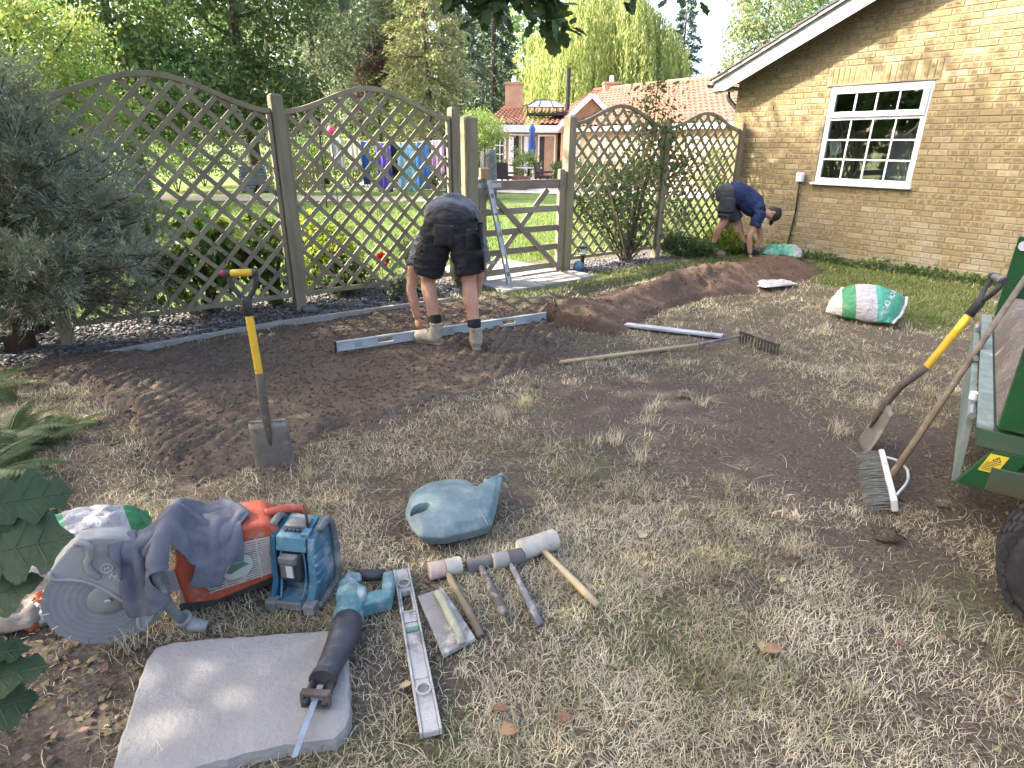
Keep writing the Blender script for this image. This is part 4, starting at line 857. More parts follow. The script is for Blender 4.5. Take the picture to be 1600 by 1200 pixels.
# shrubs beyond the lawn
def shrub(label, px, Y_, r, h, m, seed, leaf=.09, ncl=60, per=70, name='shrub', group='shrubs beyond the lawn', z0=0., x=None):
    rng = np.random.default_rng(seed); t_ = thing(name, label, 'shrub', (XP(px, Y_) if x is None else x, Y_, z0), group=group); mb = MB()
    for k in range(6): a = k*1.05; mb.tube([(0, 0, -.03), (math.cos(a)*r*.3, math.sin(a)*r*.3, h*.4), (math.cos(a)*r*.7, math.sin(a)*r*.7, h*.8)], [.02, .014, .005], 5)
    mb.build('stem', M_bark, t_, smooth=True); P = crown_pts((0, 0, h*.52), (r, r*.9, h*.5), ncl, per, r*.16, rng); P = P[P[:, 2] > .03]
    V, Fc = leaf_cards(P, leaf*rng.uniform(.6, 1.3, len(P)), 1.1, rng=rng); np_obj('foliage', V, Fc, m, t_); return t_
for i, (px, Y_, r, h, m, lab) in enumerate([(150, 17, 1.5, 2.3, L_gr, 'grey-leaved shrub with pale flowers behind the juniper'), (265, 21.5, 1.4, 2.2, L_md, 'green shrub behind the log store'), (310, 24.5, 1.7, 2.6, L_dk, 'dark shrub behind the log store and picket fence'), (415, 26, 1.6, 2.4, L_gr, 'pale shrub behind the picket fence'),
        (470, 25, 1.5, 1.9, L_md, 'green shrub between picket fence and washing'), (545, 25, 1.6, 2.0, L_yl, 'yellow-green shrub behind the washing line'), (610, 25, 1.4, 1.6, L_dk, 'dark low shrub behind the blue towels'), (700, 23, 1.2, 1.7, L_md, 'rounded shrub behind the violet garment'), (735, 27, 1.4, 2.4, L_yl, 'bright shrub next to the thick gate post'),
        (822, 27.5, .7, 1.6, L_yl, 'pot plant with fresh green leaves in front of the patio doors'), (880, 25.5, .6, 1.0, L_md, 'low patio shrub at the latch post'), (925, 24, .8, 1.2, L_md, 'patio shrub behind the bamboo cane'), (1010, 24, .9, 1.3, L_dk, 'dark patio shrub behind the climbing rose'), (1125, 20, .8, 1.7, L_md, 'patio shrub between trellis and brick house')]):
    shrub(lab, px, Y_, r, h, m, 60+i, leaf=.1, ncl=int(40*r), per=60)
# far wood, one mass
rng = np.random.default_rng(77); P = []
for k in range(34):
    x = -62+k*2.5+rng.uniform(-1, 1); y = 62+rng.uniform(-6, 6)+max(0, -x-20)*-.45; h = rng.uniform(12, 18)
    if x > 1.5: continue
    P.append(crown_pts((x, y, h*.52), (3.4, 2.5, h*.5), 60, 26, .8, rng))
for k in range(26):
    a = R(-66-k*4.6); rr = rng.uniform(21, 27); h = rng.uniform(8, 11); P.append(crown_pts((math.sin(a)*rr, math.cos(a)*rr+4, h*.5), (2.6, 2.6, h*.52), 50, 20, .7, rng))
P = np.concatenate(P); V, Fc = leaf_cards(P, .65*rng.uniform(.6, 1.2, len(P)), 1, rng=rng); tag(np_obj('far_woodland', V, Fc, L_md), 'mass of far green woodland closing the background', 'woodland', kind='stuff')
# ================================================================== overhanging oak (shades the garden; its trunk stands outside the view)
def oak_outline(n=13, lob=4.0, seed=0):
    rg = random.Random(seed); L = []; Rr = []; mid = []
    for i in range(n):
        t = i/(n-1); env = .06+.36*math.sin(math.pi*min(1, t**.85*1.02))**.8*(.55+.6*t); env *= (1 if t < .88 else (1-t)/.12*.75+.25)
        k = .56+.44*(.5+.5*math.cos(2*math.pi*(lob*t-.25)))**.5; w_ = max(.012, env*k*.92); mid.append((0, t, .05*math.sin(t*3))); cup = .10*w_
        L.append((-w_*rg.uniform(.9, 1.1), t+.30*(k-.66)*w_, .05*math.sin(t*3)+cup)); Rr.append((w_*rg.uniform(.9, 1.1), t+.30*(k-.66)*w_, .05*math.sin(t*3)+cup*.8))
    V = np.array(mid+L+Rr); F = []
    for i in range(n-1): F += [(i, i+1, n+i+1, n+i), (i+1, i, 2*n+i, 2*n+i+1)]
    return V, np.array(F)
def oak_cards(P, size, dirs, up, rng, var=4, n=13):
    Vs = []; Fs = []; b = 0
    for i in range(len(P)):
        V0, F0 = OAKV[i % var]; d = dirs[i]+rng.normal(size=3)*up; d /= np.linalg.norm(d); a = np.cross(d, np.array([rng.normal()*.5, rng.normal()*.5, 1.0])); a /= np.linalg.norm(a)+1e-9
        M = np.stack([a, d, np.cross(a, d)], 1); Vs.append(P[i]+(V0*size[i]) @ M.T); Fs.append(F0+b); b += len(V0)
    return np.concatenate(Vs), np.concatenate(Fs)
OAKV = [oak_outline(13, l, s) for l, s in ((3.6, 1), (4.1, 2), (3.2, 3), (4.5, 4))]
L_oak = leafmat('leaf_oak', (.04, .07, .022), (.06, .095, .03), .25, .3)
rng = np.random.default_rng(5)
oak = thing('oak_tree', 'large oak whose dark lobed leaves hang into the top of the view', 'tree', (-5.6, .2, 0)); ob = Vector(oak.location); mb = MB()
mb.tube([(0, 0, -.2), (0, 0, .1), (.05, .1, 1.2), (0, .3, 2.8), (-.1, .6, 4.5), (.1, 1.2, 6.2), (0, 1.8, 8)], [.52, .4, .34, .3, .22, .14, .04], 12)
tips = [((0, .3, 2.8), (2.6, 2.2, 3.7), (5.4, 4.0, 3.35)), ((0, .4, 3.4), (1.2, 3.4, 4.6), (2.6, 6.4, 4.9)), ((-.1, .5, 4.0), (-3, 1.5, 5.5), (-5, 2.2, 6.2)), ((0, .6, 4.4), (2.4, .5, 5.9), (4.4, 1.2, 6.6)), ((0, .9, 5.2), (-1.2, 4.0, 6.8), (-2, 6.6, 7.4)), ((0, .3, 3.0), (-1.5, -2.5, 4.6), (-3, -4, 5.4)), ((.1, 1.2, 6.2), (1.5, 3, 8), (2, 4.5, 8.8)), ((0, .35, 3.0), (3.4, 3.2, 4.2), (6.4, 5.2, 4.0)), ((0, .35, 2.9), (3.2, 1.0, 4.0), (5.8, 2.0, 4.6))]
for t_ in tips: mb.tube(t_, [.14, .07, .015], 7)
mb.build('trunk', M_bark, oak, smooth=True)
OAK_C = [((.0, 3.0, 6.4), (5.2, 5.4, 2.9), 255, 95, .40), ((2.6, 4.2, 5.1), (3.0, 3.2, 1.1), 90, 80, .35), ((-3.0, 1.0, 6.0), (3.5, 4.5, 2.4), 130, 90, .42), ((2.5, 7.7, 7.0), (3.0, 2.2, 1.5), 120, 90, .3), ((.5, 8.6, 7.9), (2.4, 1.4, 1.3), 60, 80, .3), ((2.6, 9.9, 5.7), (1.6, .9, 1.0), 30, 80, .25)]  # clumps at the list's end are added out of view to shade the house wall
P = np.concatenate([crown_pts(c, rad, ncl, per, sg, rng, shell=.35) for (c, rad, ncl, per, sg) in OAK_C])
# keep the crown above the camera's view: leaves below the sight line of the picture's top edge are left to the hanging twigs
Pw = P+np.array(ob); rel = Pw-np.array([0, 0, CAM_H]); dpt = rel @ np.array(CF); yy = 600-F_PX*(rel @ np.array(CU))/np.maximum(dpt, .01); xx = 800+F_PX*(rel @ np.array(CR))/np.maximum(dpt, .01)
P = P[~((dpt > .1) & (yy > -8) & (yy < 1400) & (xx > -50) & (xx < 1650))]
V, Fc = leaf_cards(P, .15*rng.uniform(.7, 1.2, len(P)), 1.15, rng=rng); np_obj('crown', V, Fc, L_oak, oak)
# hanging twigs that show in the picture
tw = MB(); LP = []; LD = []
hang = [((690, -25), (735, 12), 4.2, 40), ((720, -30), (765, 30), 4.0, 36), ((790, -30), (850, 44), 3.85, 36), ((815, -30), (880, 50), 3.8, 34), ((700, -30), (715, 22), 4.1, 20), ((760, -30), (775, 18), 4.0, 26), ((780, -20), (830, 30), 4.0, 26), ((800, -30), (862, 62), 3.9, 28), ((840, -30), (872, 36), 3.95, 22), ((960, -35), (990, 4), 4.4, 15), ((1040, -30), (1085, 4), 4.5, 12), ((1000, -40), (1045, -2), 4.5, 10), ((505, -40), (520, 6), 4.6, 14), ((560, -40), (540, -2), 4.6, 10), ((330, -40), (360, 8), 4.8, 16), ((420, -40), (450, 14), 4.8, 16), ((240, -45), (255, 6), 4.7, 14), ((730, -40), (700, 2), 4.1, 18)]
for (a, b, Y_, n_) in hang:
    p0 = AT(a[0], a[1]-60, Y_); p1 = AT(*b, Y_-.1); pm = (p0+p1)/2+Vector((random.uniform(-.06, .06), random.uniform(-.1, .1), .02)); pts = [p0, pm, p1]
    tw.tube([p-ob for p in pts], [.010, .006, .003], 5)
    for k in range(n_):
        q = rng.uniform(.25, 1.0); c = np.array((p0.lerp(pm, q*2) if q < .5 else pm.lerp(p1, q*2-1))-ob)
        LP.append(c+rng.normal(0, .035, 3)); d = np.array(p1-p0)/((p1-p0).length)*.7+rng.normal(0, .6, 3); LD.append(d)
LP = np.array(LP); LD = np.array(LD)
V, Fc = oak_cards(LP, rng.uniform(.075, .125, len(LP)), LD, .3, rng); np_obj('hanging_leaves', V, Fc, L_oak, oak, smooth=True); tw.build('twig', M_bark, oak)
for (a, b) in (((5.4, 4.0, 3.35), AT(760, -90, 4.0)-ob), ((6.4, 5.2, 4.0), AT(900, -110, 4.3)-ob), ((2.6, 6.4, 4.9), AT(420, -100, 4.8)-ob)): MB().tube([a, (Vector(a)+Vector(b))/2, b], [.02, .014, .008], 6).build('branch', M_bark, oak)
# low oak spray at the camera's left hand: every leaf its own piece
ok = thing('oak_spray', 'low spray of dark lobed oak leaves at the picture edge beside the cut-off saw', 'branch', AT(-150, 900, .95)); okb = Vector(ok.location)
L_oak2 = mat('leaf_oak_near', (.024, .045, .018), (.034, .058, .024), scale=14, rough=.5, c3=(.06, .075, .035), dscale=22, dlo=.6, dhi=.8, damt=.5, bump=.35, bscale=60, transl=.12, spec=.25)
M_vein = mat('leaf_vein', (.05, .07, .03), rough=.6)
def near_leaf(px0, px1, Y0, Y1, wid, var, tilt):
    a = AT(*px0, Y0); b = AT(*px1, Y1); d = b-a; L = d.length; d.normalize(); view = (Vector((0, 0, CAM_H))-a).normalized(); nrm = (view+Vector((0, 0, .6))+Vector((tilt, 0, 0))); x = d.cross(nrm).normalized(); z = x.cross(d)
    V0, F0 = OAKV2[var]; M = frame(x, d, z, a-okb); mb = MB(M); mb.add([(p[0]*L*wid, p[1]*L, p[2]*L+.02*L*math.sin(p[0]*9+p[1]*7)) for p in V0], [tuple(f) for f in F0]); o = mb.build('leaf', L_oak2, ok, smooth=True, fixn=False); n = len(V0)//3
    v = MB(M); v.tube([(0, V0[i][1]*L, V0[i][2]*L+.001+.02*L*math.sin(V0[i][1]*7)) for i in range(0, n, 4)], .0012, 4)
    for q in (.3, .5, .68, .82):
        i = int(q*(n-1)); base = (0, q*L, V0[i][2]*L+.0015+.02*L*math.sin(q*7))
        for s in (1, 2): e = V0[n*s+min(n-1, i+4)]; v.tube([base, ((e[0]*L*wid)*.8, e[1]*L*.98, e[2]*L+.0015+.02*L*math.sin(e[0]*9*.8+e[1]*7))], .0008, 3)
    v.build('vein', M_vein, o)
OAKV2 = [oak_outline(33, l, s) for l, s in ((3.7, 11), (4.2, 12), (3.3, 13))]
near_leaf((-60, 800), (118, 768), 1.05, 1.16, 1.0, 0, 0); near_leaf((-70, 880), (118, 838), 1.0, 1.08, 1.25, 1, .2); near_leaf((-90, 960), (70, 905), .95, 1.02, 1.1, 2, -.2); near_leaf((-80, 1035), (52, 1012), .92, .98, .7, 1, .1)
near_leaf((-90, 1080), (80, 1040), .9, .97, .8, 0, -.1); near_leaf((-70, 1120), (62, 1090), .88, .95, 1.3, 2, .2); near_leaf((-90, 840), (30, 812), 1.02, 1.08, .9, 0, .1)
mb = MB(); mb.tube([AT(-260, 760, 1.1)-okb, AT(-150, 860, 1.0)-okb, AT(-90, 960, .94)-okb, AT(-80, 1100, .89)-okb], [.008, .006, .004, .003], 6); mb.build('twig', M_bark, ok, smooth=True)
# ================================================================== juniper
L_jun = mat('juniper_needles', (.25, .285, .20), (.175, .205, .14), scale=2.5, rough=.6, coord='Position', island=.35, c3=(.19, .15, .09), dscale=1.3, dlo=.55, dhi=.75, damt=.6, transl=.1)
M_twig = mat('brown_twigs', (.10, .065, .042), (.065, .042, .03), scale=8, rough=.95, coord='Position', island=.3)
jb = Vector((-3.95, 4.55, 0)); jn = thing('juniper_bush', 'large feathery grey-green juniper leaning over the trellis corner', 'shrub', jb); rng = np.random.default_rng(9); mb = MB(); P = []; D = []; TP = []; TD = []
mb.tube([(0, 0, -.1), (.05, .05, .7), (.0, .1, 1.5), (-.1, .2, 2.4)], [.11, .09, .07, .03], 9)
def jspray(s, e, dens, sag):
    s = np.array(s); e = np.array(e); L = np.linalg.norm(e-s); n_ = int(20*dens); dv = (e-s)/L
    mb.tube([tuple(s), tuple((s+e)/2+[0, 0, .05]), tuple(e)], [.016, .01, .004], 5, False)
    for k in range(n_):
        q = rng.uniform(.22, 1); c = s+(e-s)*q+np.array([0, 0, .05*math.sin(q*3.1)]); d = dv*.9+rng.normal(0, .55, 3)+[0, 0, .15]; d /= np.linalg.norm(d); l = rng.uniform(.12, .3)
        m_ = int(40*l/.2); u = rng.uniform(0, 1, m_); side = rng.normal(0, .022, (m_, 3))*(1.2-u)[:, None]; P.append(c+d*(u*l)[:, None]+side); D.append(np.tile(d, (m_, 1))+side*16)
    for k in range(5):
        q = rng.uniform(.05, .5); c = s+(e-s)*q; d = dv+rng.normal(0, .8, 3); TP.append(c); TD.append(d/np.linalg.norm(d))
ends = []
for k in range(165):
    px = rng.uniform(-120, 255); yt = np.interp(px, [-120, 0, 60, 110, 190, 235, 262], [60, 62, 110, 200, 240, 290, 400]); yb = np.interp(px, [-120, 0, 100, 200, 262], [500, 500, 495, 480, 445]); py = yt+18+(yb-yt)*rng.uniform(0, 1)**1.1
    Y_ = rng.uniform(3.95, 5.0); e = AT(px-8, py, Y_)-jb; z0 = max(.35, e.z*.55+rng.uniform(-.1, .25)); ends.append((e.z, e)); jspray((rng.uniform(-.05, .05), rng.uniform(-.05, .05), z0), tuple(e), 1.0, 0)
mb.build('trunk', M_twig, jn, smooth=True); P = np.concatenate(P); D = np.concatenate(D); D /= np.linalg.norm(D, axis=1)[:, None]
V, Fc = leaf_cards(P, .05*rng.uniform(.6, 1.3, len(P)), .22, up=.3, rng=rng, dirs=D); np_obj('foliage', V, Fc, L_jun, jn)
mb = MB()
for k in range(230):
    px = rng.uniform(20, 262); py = rng.uniform(395, 500); p = np.array(AT(px, py, rng.uniform(3.95, 4.7))-jb); d = rng.normal(size=3)*[1, 1, .5]; d /= np.linalg.norm(d); mid = p+d*.12+rng.normal(0, .03, 3); mb.tube([tuple(p), tuple(mid), tuple(p+d*rng.uniform(.15, .4)+[0, 0, -.06])], [.0035, .0028, .001], 4, False)
mb.build('dead_twigs', M_twig, jn)
mb = MB(); pk_ = thing('timber_plank', 'dark old timber plank lying under the juniper', 'plank', G(45, 548)); mb.bar((-.5, -.2, .05), (.12, .12, .17), .16, .05); mb.build('board', mat('dark_timber', (.05, .045, .038), (.035, .03, .026), rough=.9, bump=.4), pk_, bevel=.004)
# ================================================================== climbers and border plants
def fence_pt(px, py, off=0):
    d = ray(px, py); o_ = Vector((0, 0, CAM_H)); p = FA+FC*off; t = (p-o_).dot(FC)/d.dot(FC); return o_+d*t
L_rose = leafmat('leaf_rose', (.065, .10, .03), (.115, .155, .05), .3); rb = fence_pt(978, 400); ro = thing('climbing_rose', 'leafy climbing rose covering the trellis post beyond the gate', 'climber', (rb.x, rb.y, 0)); rb = Vector((rb.x, rb.y, 0)); mb = MB(); P = []
rng = np.random.default_rng(15)
for (px, py, s, n_) in [(1030, 118, .10, 110), (1020, 140, .14, 170), (1000, 170, .12, 110), (1025, 170, .15, 240), (1038, 205, .16, 300), (1022, 235, .18, 320), (1000, 262, .18, 300), (975, 285, .18, 320), (950, 300, .17, 260), (925, 318, .16, 240), (905, 322, .12, 130), (960, 330, .18, 300), (990, 320, .17, 260), (1045, 262, .18, 300), (1068, 262, .14, 200), (1050, 300, .14, 200), (1005, 345, .16, 200), (985, 372, .12, 130), (965, 360, .14, 150), (1025, 360, .12, 110), (1055, 335, .12, 120), (1070, 345, .12, 100), (935, 345, .12, 90), (945, 268, .1, 60), (1012, 200, .12, 120), (1062, 130, .08, 30)]:
    c = fence_pt(px, py, rng.uniform(-.15, .06)); n_ = int(n_*(1.1 if py > 180 else .6)); P.append(np.array(c-rb)+rng.normal(size=(n_, 3))*[s, s*.6, s]); mid = Vector(((c.x-rb.x)*.5+rng.uniform(-.1, .1), (c.y-rb.y)*.5+rng.uniform(-.1, .1), c.z*.55)); mb.tube([(rng.uniform(-.05, .05), rng.uniform(-.05, .05), -.03), mid, c-rb], [.012, .009, .003], 5, False)
P = np.concatenate(P); P = P[P[:, 2] > .02]; V, Fc = leaf_cards(P, .06*rng.uniform(.6, 1.3, len(P)), 1.2, rng=rng); np_obj('foliage', V, Fc, L_rose, ro); mb.build('stem', M_twig, ro, smooth=True)
def fshrub(label, t_, off, r, h, m, seed, leaf, ncl, per, name='border_shrub'):
    p = FP(t_, off); s = shrub(label, 0, p.y, r, h, m, seed, leaf, ncl, per, name, 'border plants along the trellis', x=p.x); return s
L_hyd = leafmat('leaf_hydrangea', (.07, .12, .03), (.13, .18, .05), .4); L_lime = leafmat('leaf_lime', (.16, .22, .03), (.22, .27, .05), .4)
fshrub('broad-leaved green shrub growing through the trellis beside the juniper', -.75, -.38, .42, 1.05, L_hyd, 81, .11, 46, 26); fshrub('lush broad-leaved shrub against the mossy post', -.15, -.32, .28, .95, L_hyd, 82, .10, 30, 24)
fshrub('taller leafy shrub hugging the juniper foliage', -1.25, -.3, .34, 1.4, L_hyd, 83, .10, 36, 26); fshrub('lime-green bush behind the second trellis panel', .55, -.75, .42, .85, L_lime, 84, .07, 60, 50); fshrub('dark low bush at the foot of the lime-green one', .62, -.28, .3, .5, L_dk, 85, .05, 40, 40)
fshrub('wispy green plant behind the trellis near the slim gate-end post', 1.45, -.3, .22, .75, L_md, 86, .05, 24, 30); fshrub('small green plant on the slate in front of the trellis', .95, .25, .13, .32, L_gr, 87, .04, 18, 30, 'border_plant')
fshrub('straggly low plant on the slate beside the small green one', 1.3, .22, .2, .18, L_gr, 88, .035, 22, 30, 'border_plant'); fshrub('dark bushy catmint at the foot of the rose-covered post', 5.85, .15, .38, .34, L_dk, 89, .035, 60, 60, 'border_plant'); fshrub('fresh green tuft of weeds behind the man in the navy shirt', 6.75, .35, .42, .35, L_lime, 90, .05, 50, 60, 'border_plant'); fshrub('low green weeds under the last trellis panel', 6.2, .3, .3, .22, L_md, 91, .045, 40, 50, 'border_plant')
fshrub('dark shade plant at the foot of the thick gate post', 1.95, .16, .12, .3, L_dk, 92, .04, 20, 40, 'border_plant')
# dahlia, thin canes, solar lamp, cane, ball, stone
fl = thing('red_dahlia', 'red ball-shaped dahlia hanging behind the second trellis panel', 'flower', FP(.97, -.12)); M_red = mat('red_petal', (.42, .03, .04), (.30, .02, .03), rough=.6)
MB().tube([(0, 0, -.02), (.02, 0, .5), (.0, -.01, .9), (.03, -.02, .95), (.02, -.02, .45)], .004, 5, False).build('stem', M_twig, fl)
P = np.random.default_rng(2).normal(size=(70, 3)); P /= np.linalg.norm(P, axis=1)[:, None]; V, Fc = leaf_cards(P*.03+[.02, -.02, .40], .06, 1.3, rng=np.random.default_rng(3), dirs=P, up=.2); np_obj('bloom', V, Fc, M_red, fl)
so_ = thing('solar_lamp', 'small black solar stake lamp at the foot of the trellis', 'lamp', FP(3.86, .05)); MB().tube([(0, 0, -.05), (0, 0, .2)], .028, 10).build('stake', M_black, so_); MB().lathe([(.035, .2), (.05, .22), (.03, .29)], 12).build('lens', mat('lamp_lens', (.5, .5, .48), rough=.2), so_); MB().lathe([(.06, .29), (.06, .305), (.02, .32)], 14).build('cap', M_black, so_)
bc = thing('bamboo_cane', 'pale bamboo cane leaning against the arched trellis', 'cane', G(981, 412)); top = fence_pt(944, 268, .26)-Vector(bc.location); mb = MB(); mb.tube([(0, 0, -.02)]+[tuple(top*q) for q in (.25, .5, .75, 1.0)], [.012, .012, .011, .010, .009], 8); mb.build('cane', mat('bamboo', (.36, .30, .17), (.28, .22, .12), rough=.5, scale=8), bc, smooth=True)
for q in (.2, .4, .6, .8): MB().tube([top*(q-.003), top*(q+.003)], .0135, 8).build('node_ring', M_new, bc)
bl = thing('glazed_ball', 'small blue-grey glazed ball beside the latch post', 'ornament', FP(3.72, .12, .0)); MB().ball((0, 0, .065), (.075, .075, .08)).build('ball', mat('blue_glaze', (.10, .22, .30), rough=.3), bl, smooth=True)
M_stone = mat('grey_stone', (.17, .17, .18), (.11, .11, .12), scale=9, rough=.8, bump=.5)
for (t_, o_, r_, lab) in ((.06, .12, .07, 'dark rounded stone at the foot of the mossy post'), (1.55, .12, .05, 'dark rounded stone on the slate near the bending man')):
    p = FP(t_, o_); st = thing('stone', lab, 'stone', (p.x, p.y, .0)); mb = MB(); mb.ball((0, 0, r_*.4), (r_*1.2, r_, r_*.6), 10, 7); mb.v = [tuple(Vector(v)*(1+.15*math.sin(v[0]*60+v[1]*47))) for v in mb.v]; mb.build('rock', M_stone, st, smooth=True)
# ================================================================== ferns
L_fern = mat('fern_green', (.04, .075, .025), (.065, .105, .035), scale=3, rough=.6, coord='Position', island=.25, transl=.25); L_fern2 = mat('fern_yellow', (.16, .20, .05), (.10, .15, .04), scale=3, rough=.6, coord='Position', island=.25, transl=.25)
def fern(label, base, fronds, L, m, seed, spread=1.0, droop=.55, heading=None):
    rng = np.random.default_rng(seed); th = thing('fern', label, 'fern', base, group='bracken ferns at the garden edge')
    for k in range(fronds):
        a = rng.uniform(0, 6.28) if heading is None else heading+rng.normal(0, .7); l = L*rng.uniform(.7, 1.1); el = rng.uniform(.5, 1.1); dv = np.array([math.cos(a), math.sin(a), 0]); sd = np.array([-dv[1], dv[0], 0]); V = []; F = []; rc = []
        for i in range(20):
            q = i/19; p = dv*(l*q*math.cos(el*(1-q*.6)))*spread+np.array([0, 0, l*(math.sin(el)*q-droop*q*q)]); rc.append(p); w_ = l*.32*(1-q)**.8*min(1, q*5+.1)
            if q < .12: continue
            for s in (-1, 1):
                e = p+sd*s*w_+dv*w_*.35+[0, 0, -.25*w_]; nn = 7
                for j in range(nn):
                    f = (j+.5)/nn; c = p+(e-p)*f; pl = .085*l*(1-f*.75)*(.5+.8*(1-q)); tdir = (e-p)/(np.linalg.norm(e-p)+1e-9)
                    for s2 in (-1, 1):
                        pd = (np.cross([0, 0, 1], tdir)*s2+tdir*.55); pd /= np.linalg.norm(pd)+1e-9; b = len(V); wv = tdir*pl*.27; V += [c-wv, c+wv, c+pd*pl+[0, 0, -.1*pl]]; F.append((b, b+1, b+2))
        o = np_obj('frond', np.array(V), np.array(F), m, th); MB().tube([tuple(p) for p in rc], [.0035*(1-i/22) for i in range(20)], 4, False).build('rachis', m, o)
def gp(px, py): p = G(px, py); return (p.x, p.y, GZ(p.x, p.y))
fern('green fern clump at the corner of the raked bed below the juniper', gp(15, 690), 12, .40, L_fern, 1); fern('dark fern nearest the end of the soil bed', gp(60, 700), 10, .34, L_fern, 2); fern('small yellow-green fern tuft at the soil edge', gp(120, 665), 7, .22, L_fern2, 3); fern('tall fern standing under the juniper plank', gp(-30, 620), 12, .42, L_fern, 4)
fern('yellowing fern frond behind the oak spray', gp(30, 850), 7, .36, L_fern2, 5, heading=.6); fern('low fern behind the bag and oak spray', gp(-40, 760), 8, .45, L_fern, 6, heading=.5)
# ================================================================== grass and litter
def blades(name, x, y, L, w_, lean, m, rng, lift=0.0, curl=.5, hf=gh):
    n = len(x); a = rng.uniform(0, 6.2832, n); d = np.stack([np.cos(a), np.sin(a), np.zeros(n)], 1); s = np.stack([-np.sin(a), np.cos(a), np.zeros(n)], 1)
    th = lean; z0 = hf(x, y)-.004+lift; b = np.stack([x, y, z0], 1); up = np.array([0, 0, 1.0])
    dir1 = d*np.sin(th*.75)[:, None]+up*np.cos(th*.75)[:, None]; dir2 = d*np.sin(np.minimum(th*1.25, 1.75))[:, None]+up*np.cos(np.minimum(th*1.25, 1.75))[:, None]+s*(rng.normal(0, curl, n))[:, None]
    m1 = b+dir1*(L*.5)[:, None]; t_ = m1+dir2*(L*.5)[:, None]; t_[:, 2] = np.maximum(t_[:, 2], z0+.003); ww = w_[:, None]*s
    V = np.stack([b-ww, b+ww, m1+ww*.8, m1-ww*.8, t_], 1); ix = np.arange(n)[:, None]*5
    return np_obj(name, V.reshape(-1, 3), [ix+np.array([0, 1, 2, 3]), ix+np.array([3, 2, 4])], m)
def straws(name, x, y, L, w_, m, rng, seg=5):
    n = len(x); a = rng.uniform(0, 6.2832, n); bend = rng.normal(0, 1.1, n); el = rng.uniform(.05, .7, n); z0 = gh(x, y)+.002; p = np.stack([x, y, z0], 1); V = []
    for k in range(seg+1):
        ang = a+bend*k/seg; e = el*(1-1.7*k/seg); d = np.stack([np.cos(ang)*np.cos(e), np.sin(ang)*np.cos(e), np.sin(e)], 1); s = np.stack([-np.sin(ang), np.cos(ang), np.zeros(n)], 1)*(w_*(1-.5*k/seg))[:, None]
        V += [p-s, p+s]; p = p+d*(L/seg)[:, None]; p[:, 2] = np.maximum(p[:, 2], gh(p[:, 0], p[:, 1])+.003)
    V = np.stack(V, 1); ix = np.arange(n)[:, None]*(2*(seg+1)); F = np.concatenate([ix+np.array([2*k, 2*k+1, 2*k+3, 2*k+2]) for k in range(seg)]); return np_obj(name, V.reshape(-1, 3), F, m)
rng = np.random.default_rng(21)
def samp(n, x0, x1, y0, y1, fn):
    x = rng.uniform(x0, x1, n); y = rng.uniform(y0, y1, n); k = rng.uniform(0, 1, n) < fn(x, y); x = x[k]; y = y[k]
    q = np.abs(x) < (y*.95+1.15); return x[q], y[q]
SLAB_PX = px2([(180, 1200), (228, 1022), (262, 1000), (520, 984), (545, 1000), (545, 1120), (500, 1160), (420, 1200)])
def keep_off(x, y):
    k = (poly_sd(x, y, SLAB_PX) < .01); t_, o_ = to_f(x, y)
    k &= ~((t_ > 2.1) & (t_ < 3.6) & (o_ > -1.1) & (o_ < .6)); k &= ~(slate_zone(t_, o_) & (rng.uniform(0, 1, len(x)) > .02)); k &= (mound_h(x, y) < .02)
    s = (x-WA.x)*WN.x+(y-WA.y)*WN.y; k &= s > .03
    return k
def d_dry(x, y):
    b = bare(x, y); pt = fbm(x*2.5, y*2.5, 4, 71); p2_ = fbm(x*7+3, y*7, 3, 79); dn = (.16+1.0*sstep(.34, .60, pt))*(.35+.65*sstep(.32, .55, p2_))*(1-.93*b)*(1-.85*sstep(-.1, .12, poly_sd(x, y, LITTER)))
    bk = bedk(x, y)+(fbm(x*4, y*4, 3, 72)-.5)*.35; dn = dn*sstep(.03, -.05, bk); t_, o_ = to_f(x, y)
    return np.clip(dn*keep_off(x, y)*(o_ > -.1)*(1-.7*sstep(.3, .9, green(x, y))), 0, 1)
X_ = []; Y_ = []
for (n_, y0, y1, xw) in ((190000, .75, 2.4, 3.6), (120000, 2.4, 4.4, 5.2), (120000, 4.4, 9.8, 8.5)):
    x, y = samp(n_, -xw*.75, xw, y0, y1, d_dry); X_.append(x); Y_.append(y)
TU = [tuple(G(*q)[:2]) for q in ((1000, 720), (905, 745), (960, 690), (1240, 870), (1110, 905), (1500, 990), (1440, 940), (1130, 1060), (1340, 1090), (980, 1010), (620, 1130), (1560, 1010), (700, 760), (560, 745), (1020, 640), (1180, 620))]
for _ in range(46): TU.append((rng.uniform(-1.5, 4), rng.uniform(.9, 5.5)))
ntu = 0
for tx_, ty_ in TU:
    m_ = int(rng.integers(35, 95)); xa = tx_+rng.normal(0, .028, m_); ya = ty_+rng.normal(0, .028, m_); kk = (bedk(xa, ya) < -.08) & (poly_sd(xa, ya, SLAB_PX) < 0) & (mound_h(xa, ya) < .02); X_.append(xa[kk]); Y_.append(ya[kk]); ntu += int(kk.sum())
x = np.concatenate(X_); y = np.concatenate(Y_); n = len(x); far = sstep(2, 8, y)
M_straw = mat('dry_grass', (.55, .485, .345), (.36, .31, .20), scale=2.2, rough=.8, coord='Position', island=.42, c3=(.22, .205, .105), dscale=1.6, dlo=.46, dhi=.66, damt=.7, transl=.15, spec=.15)
L = rng.uniform(.022, .066, n)*(1+.3*far); lean = rng.uniform(.55, 1.5, n); L[n-ntu:] = rng.uniform(.05, .14, ntu); lean[n-ntu:] = rng.uniform(.1, 1.1, ntu)
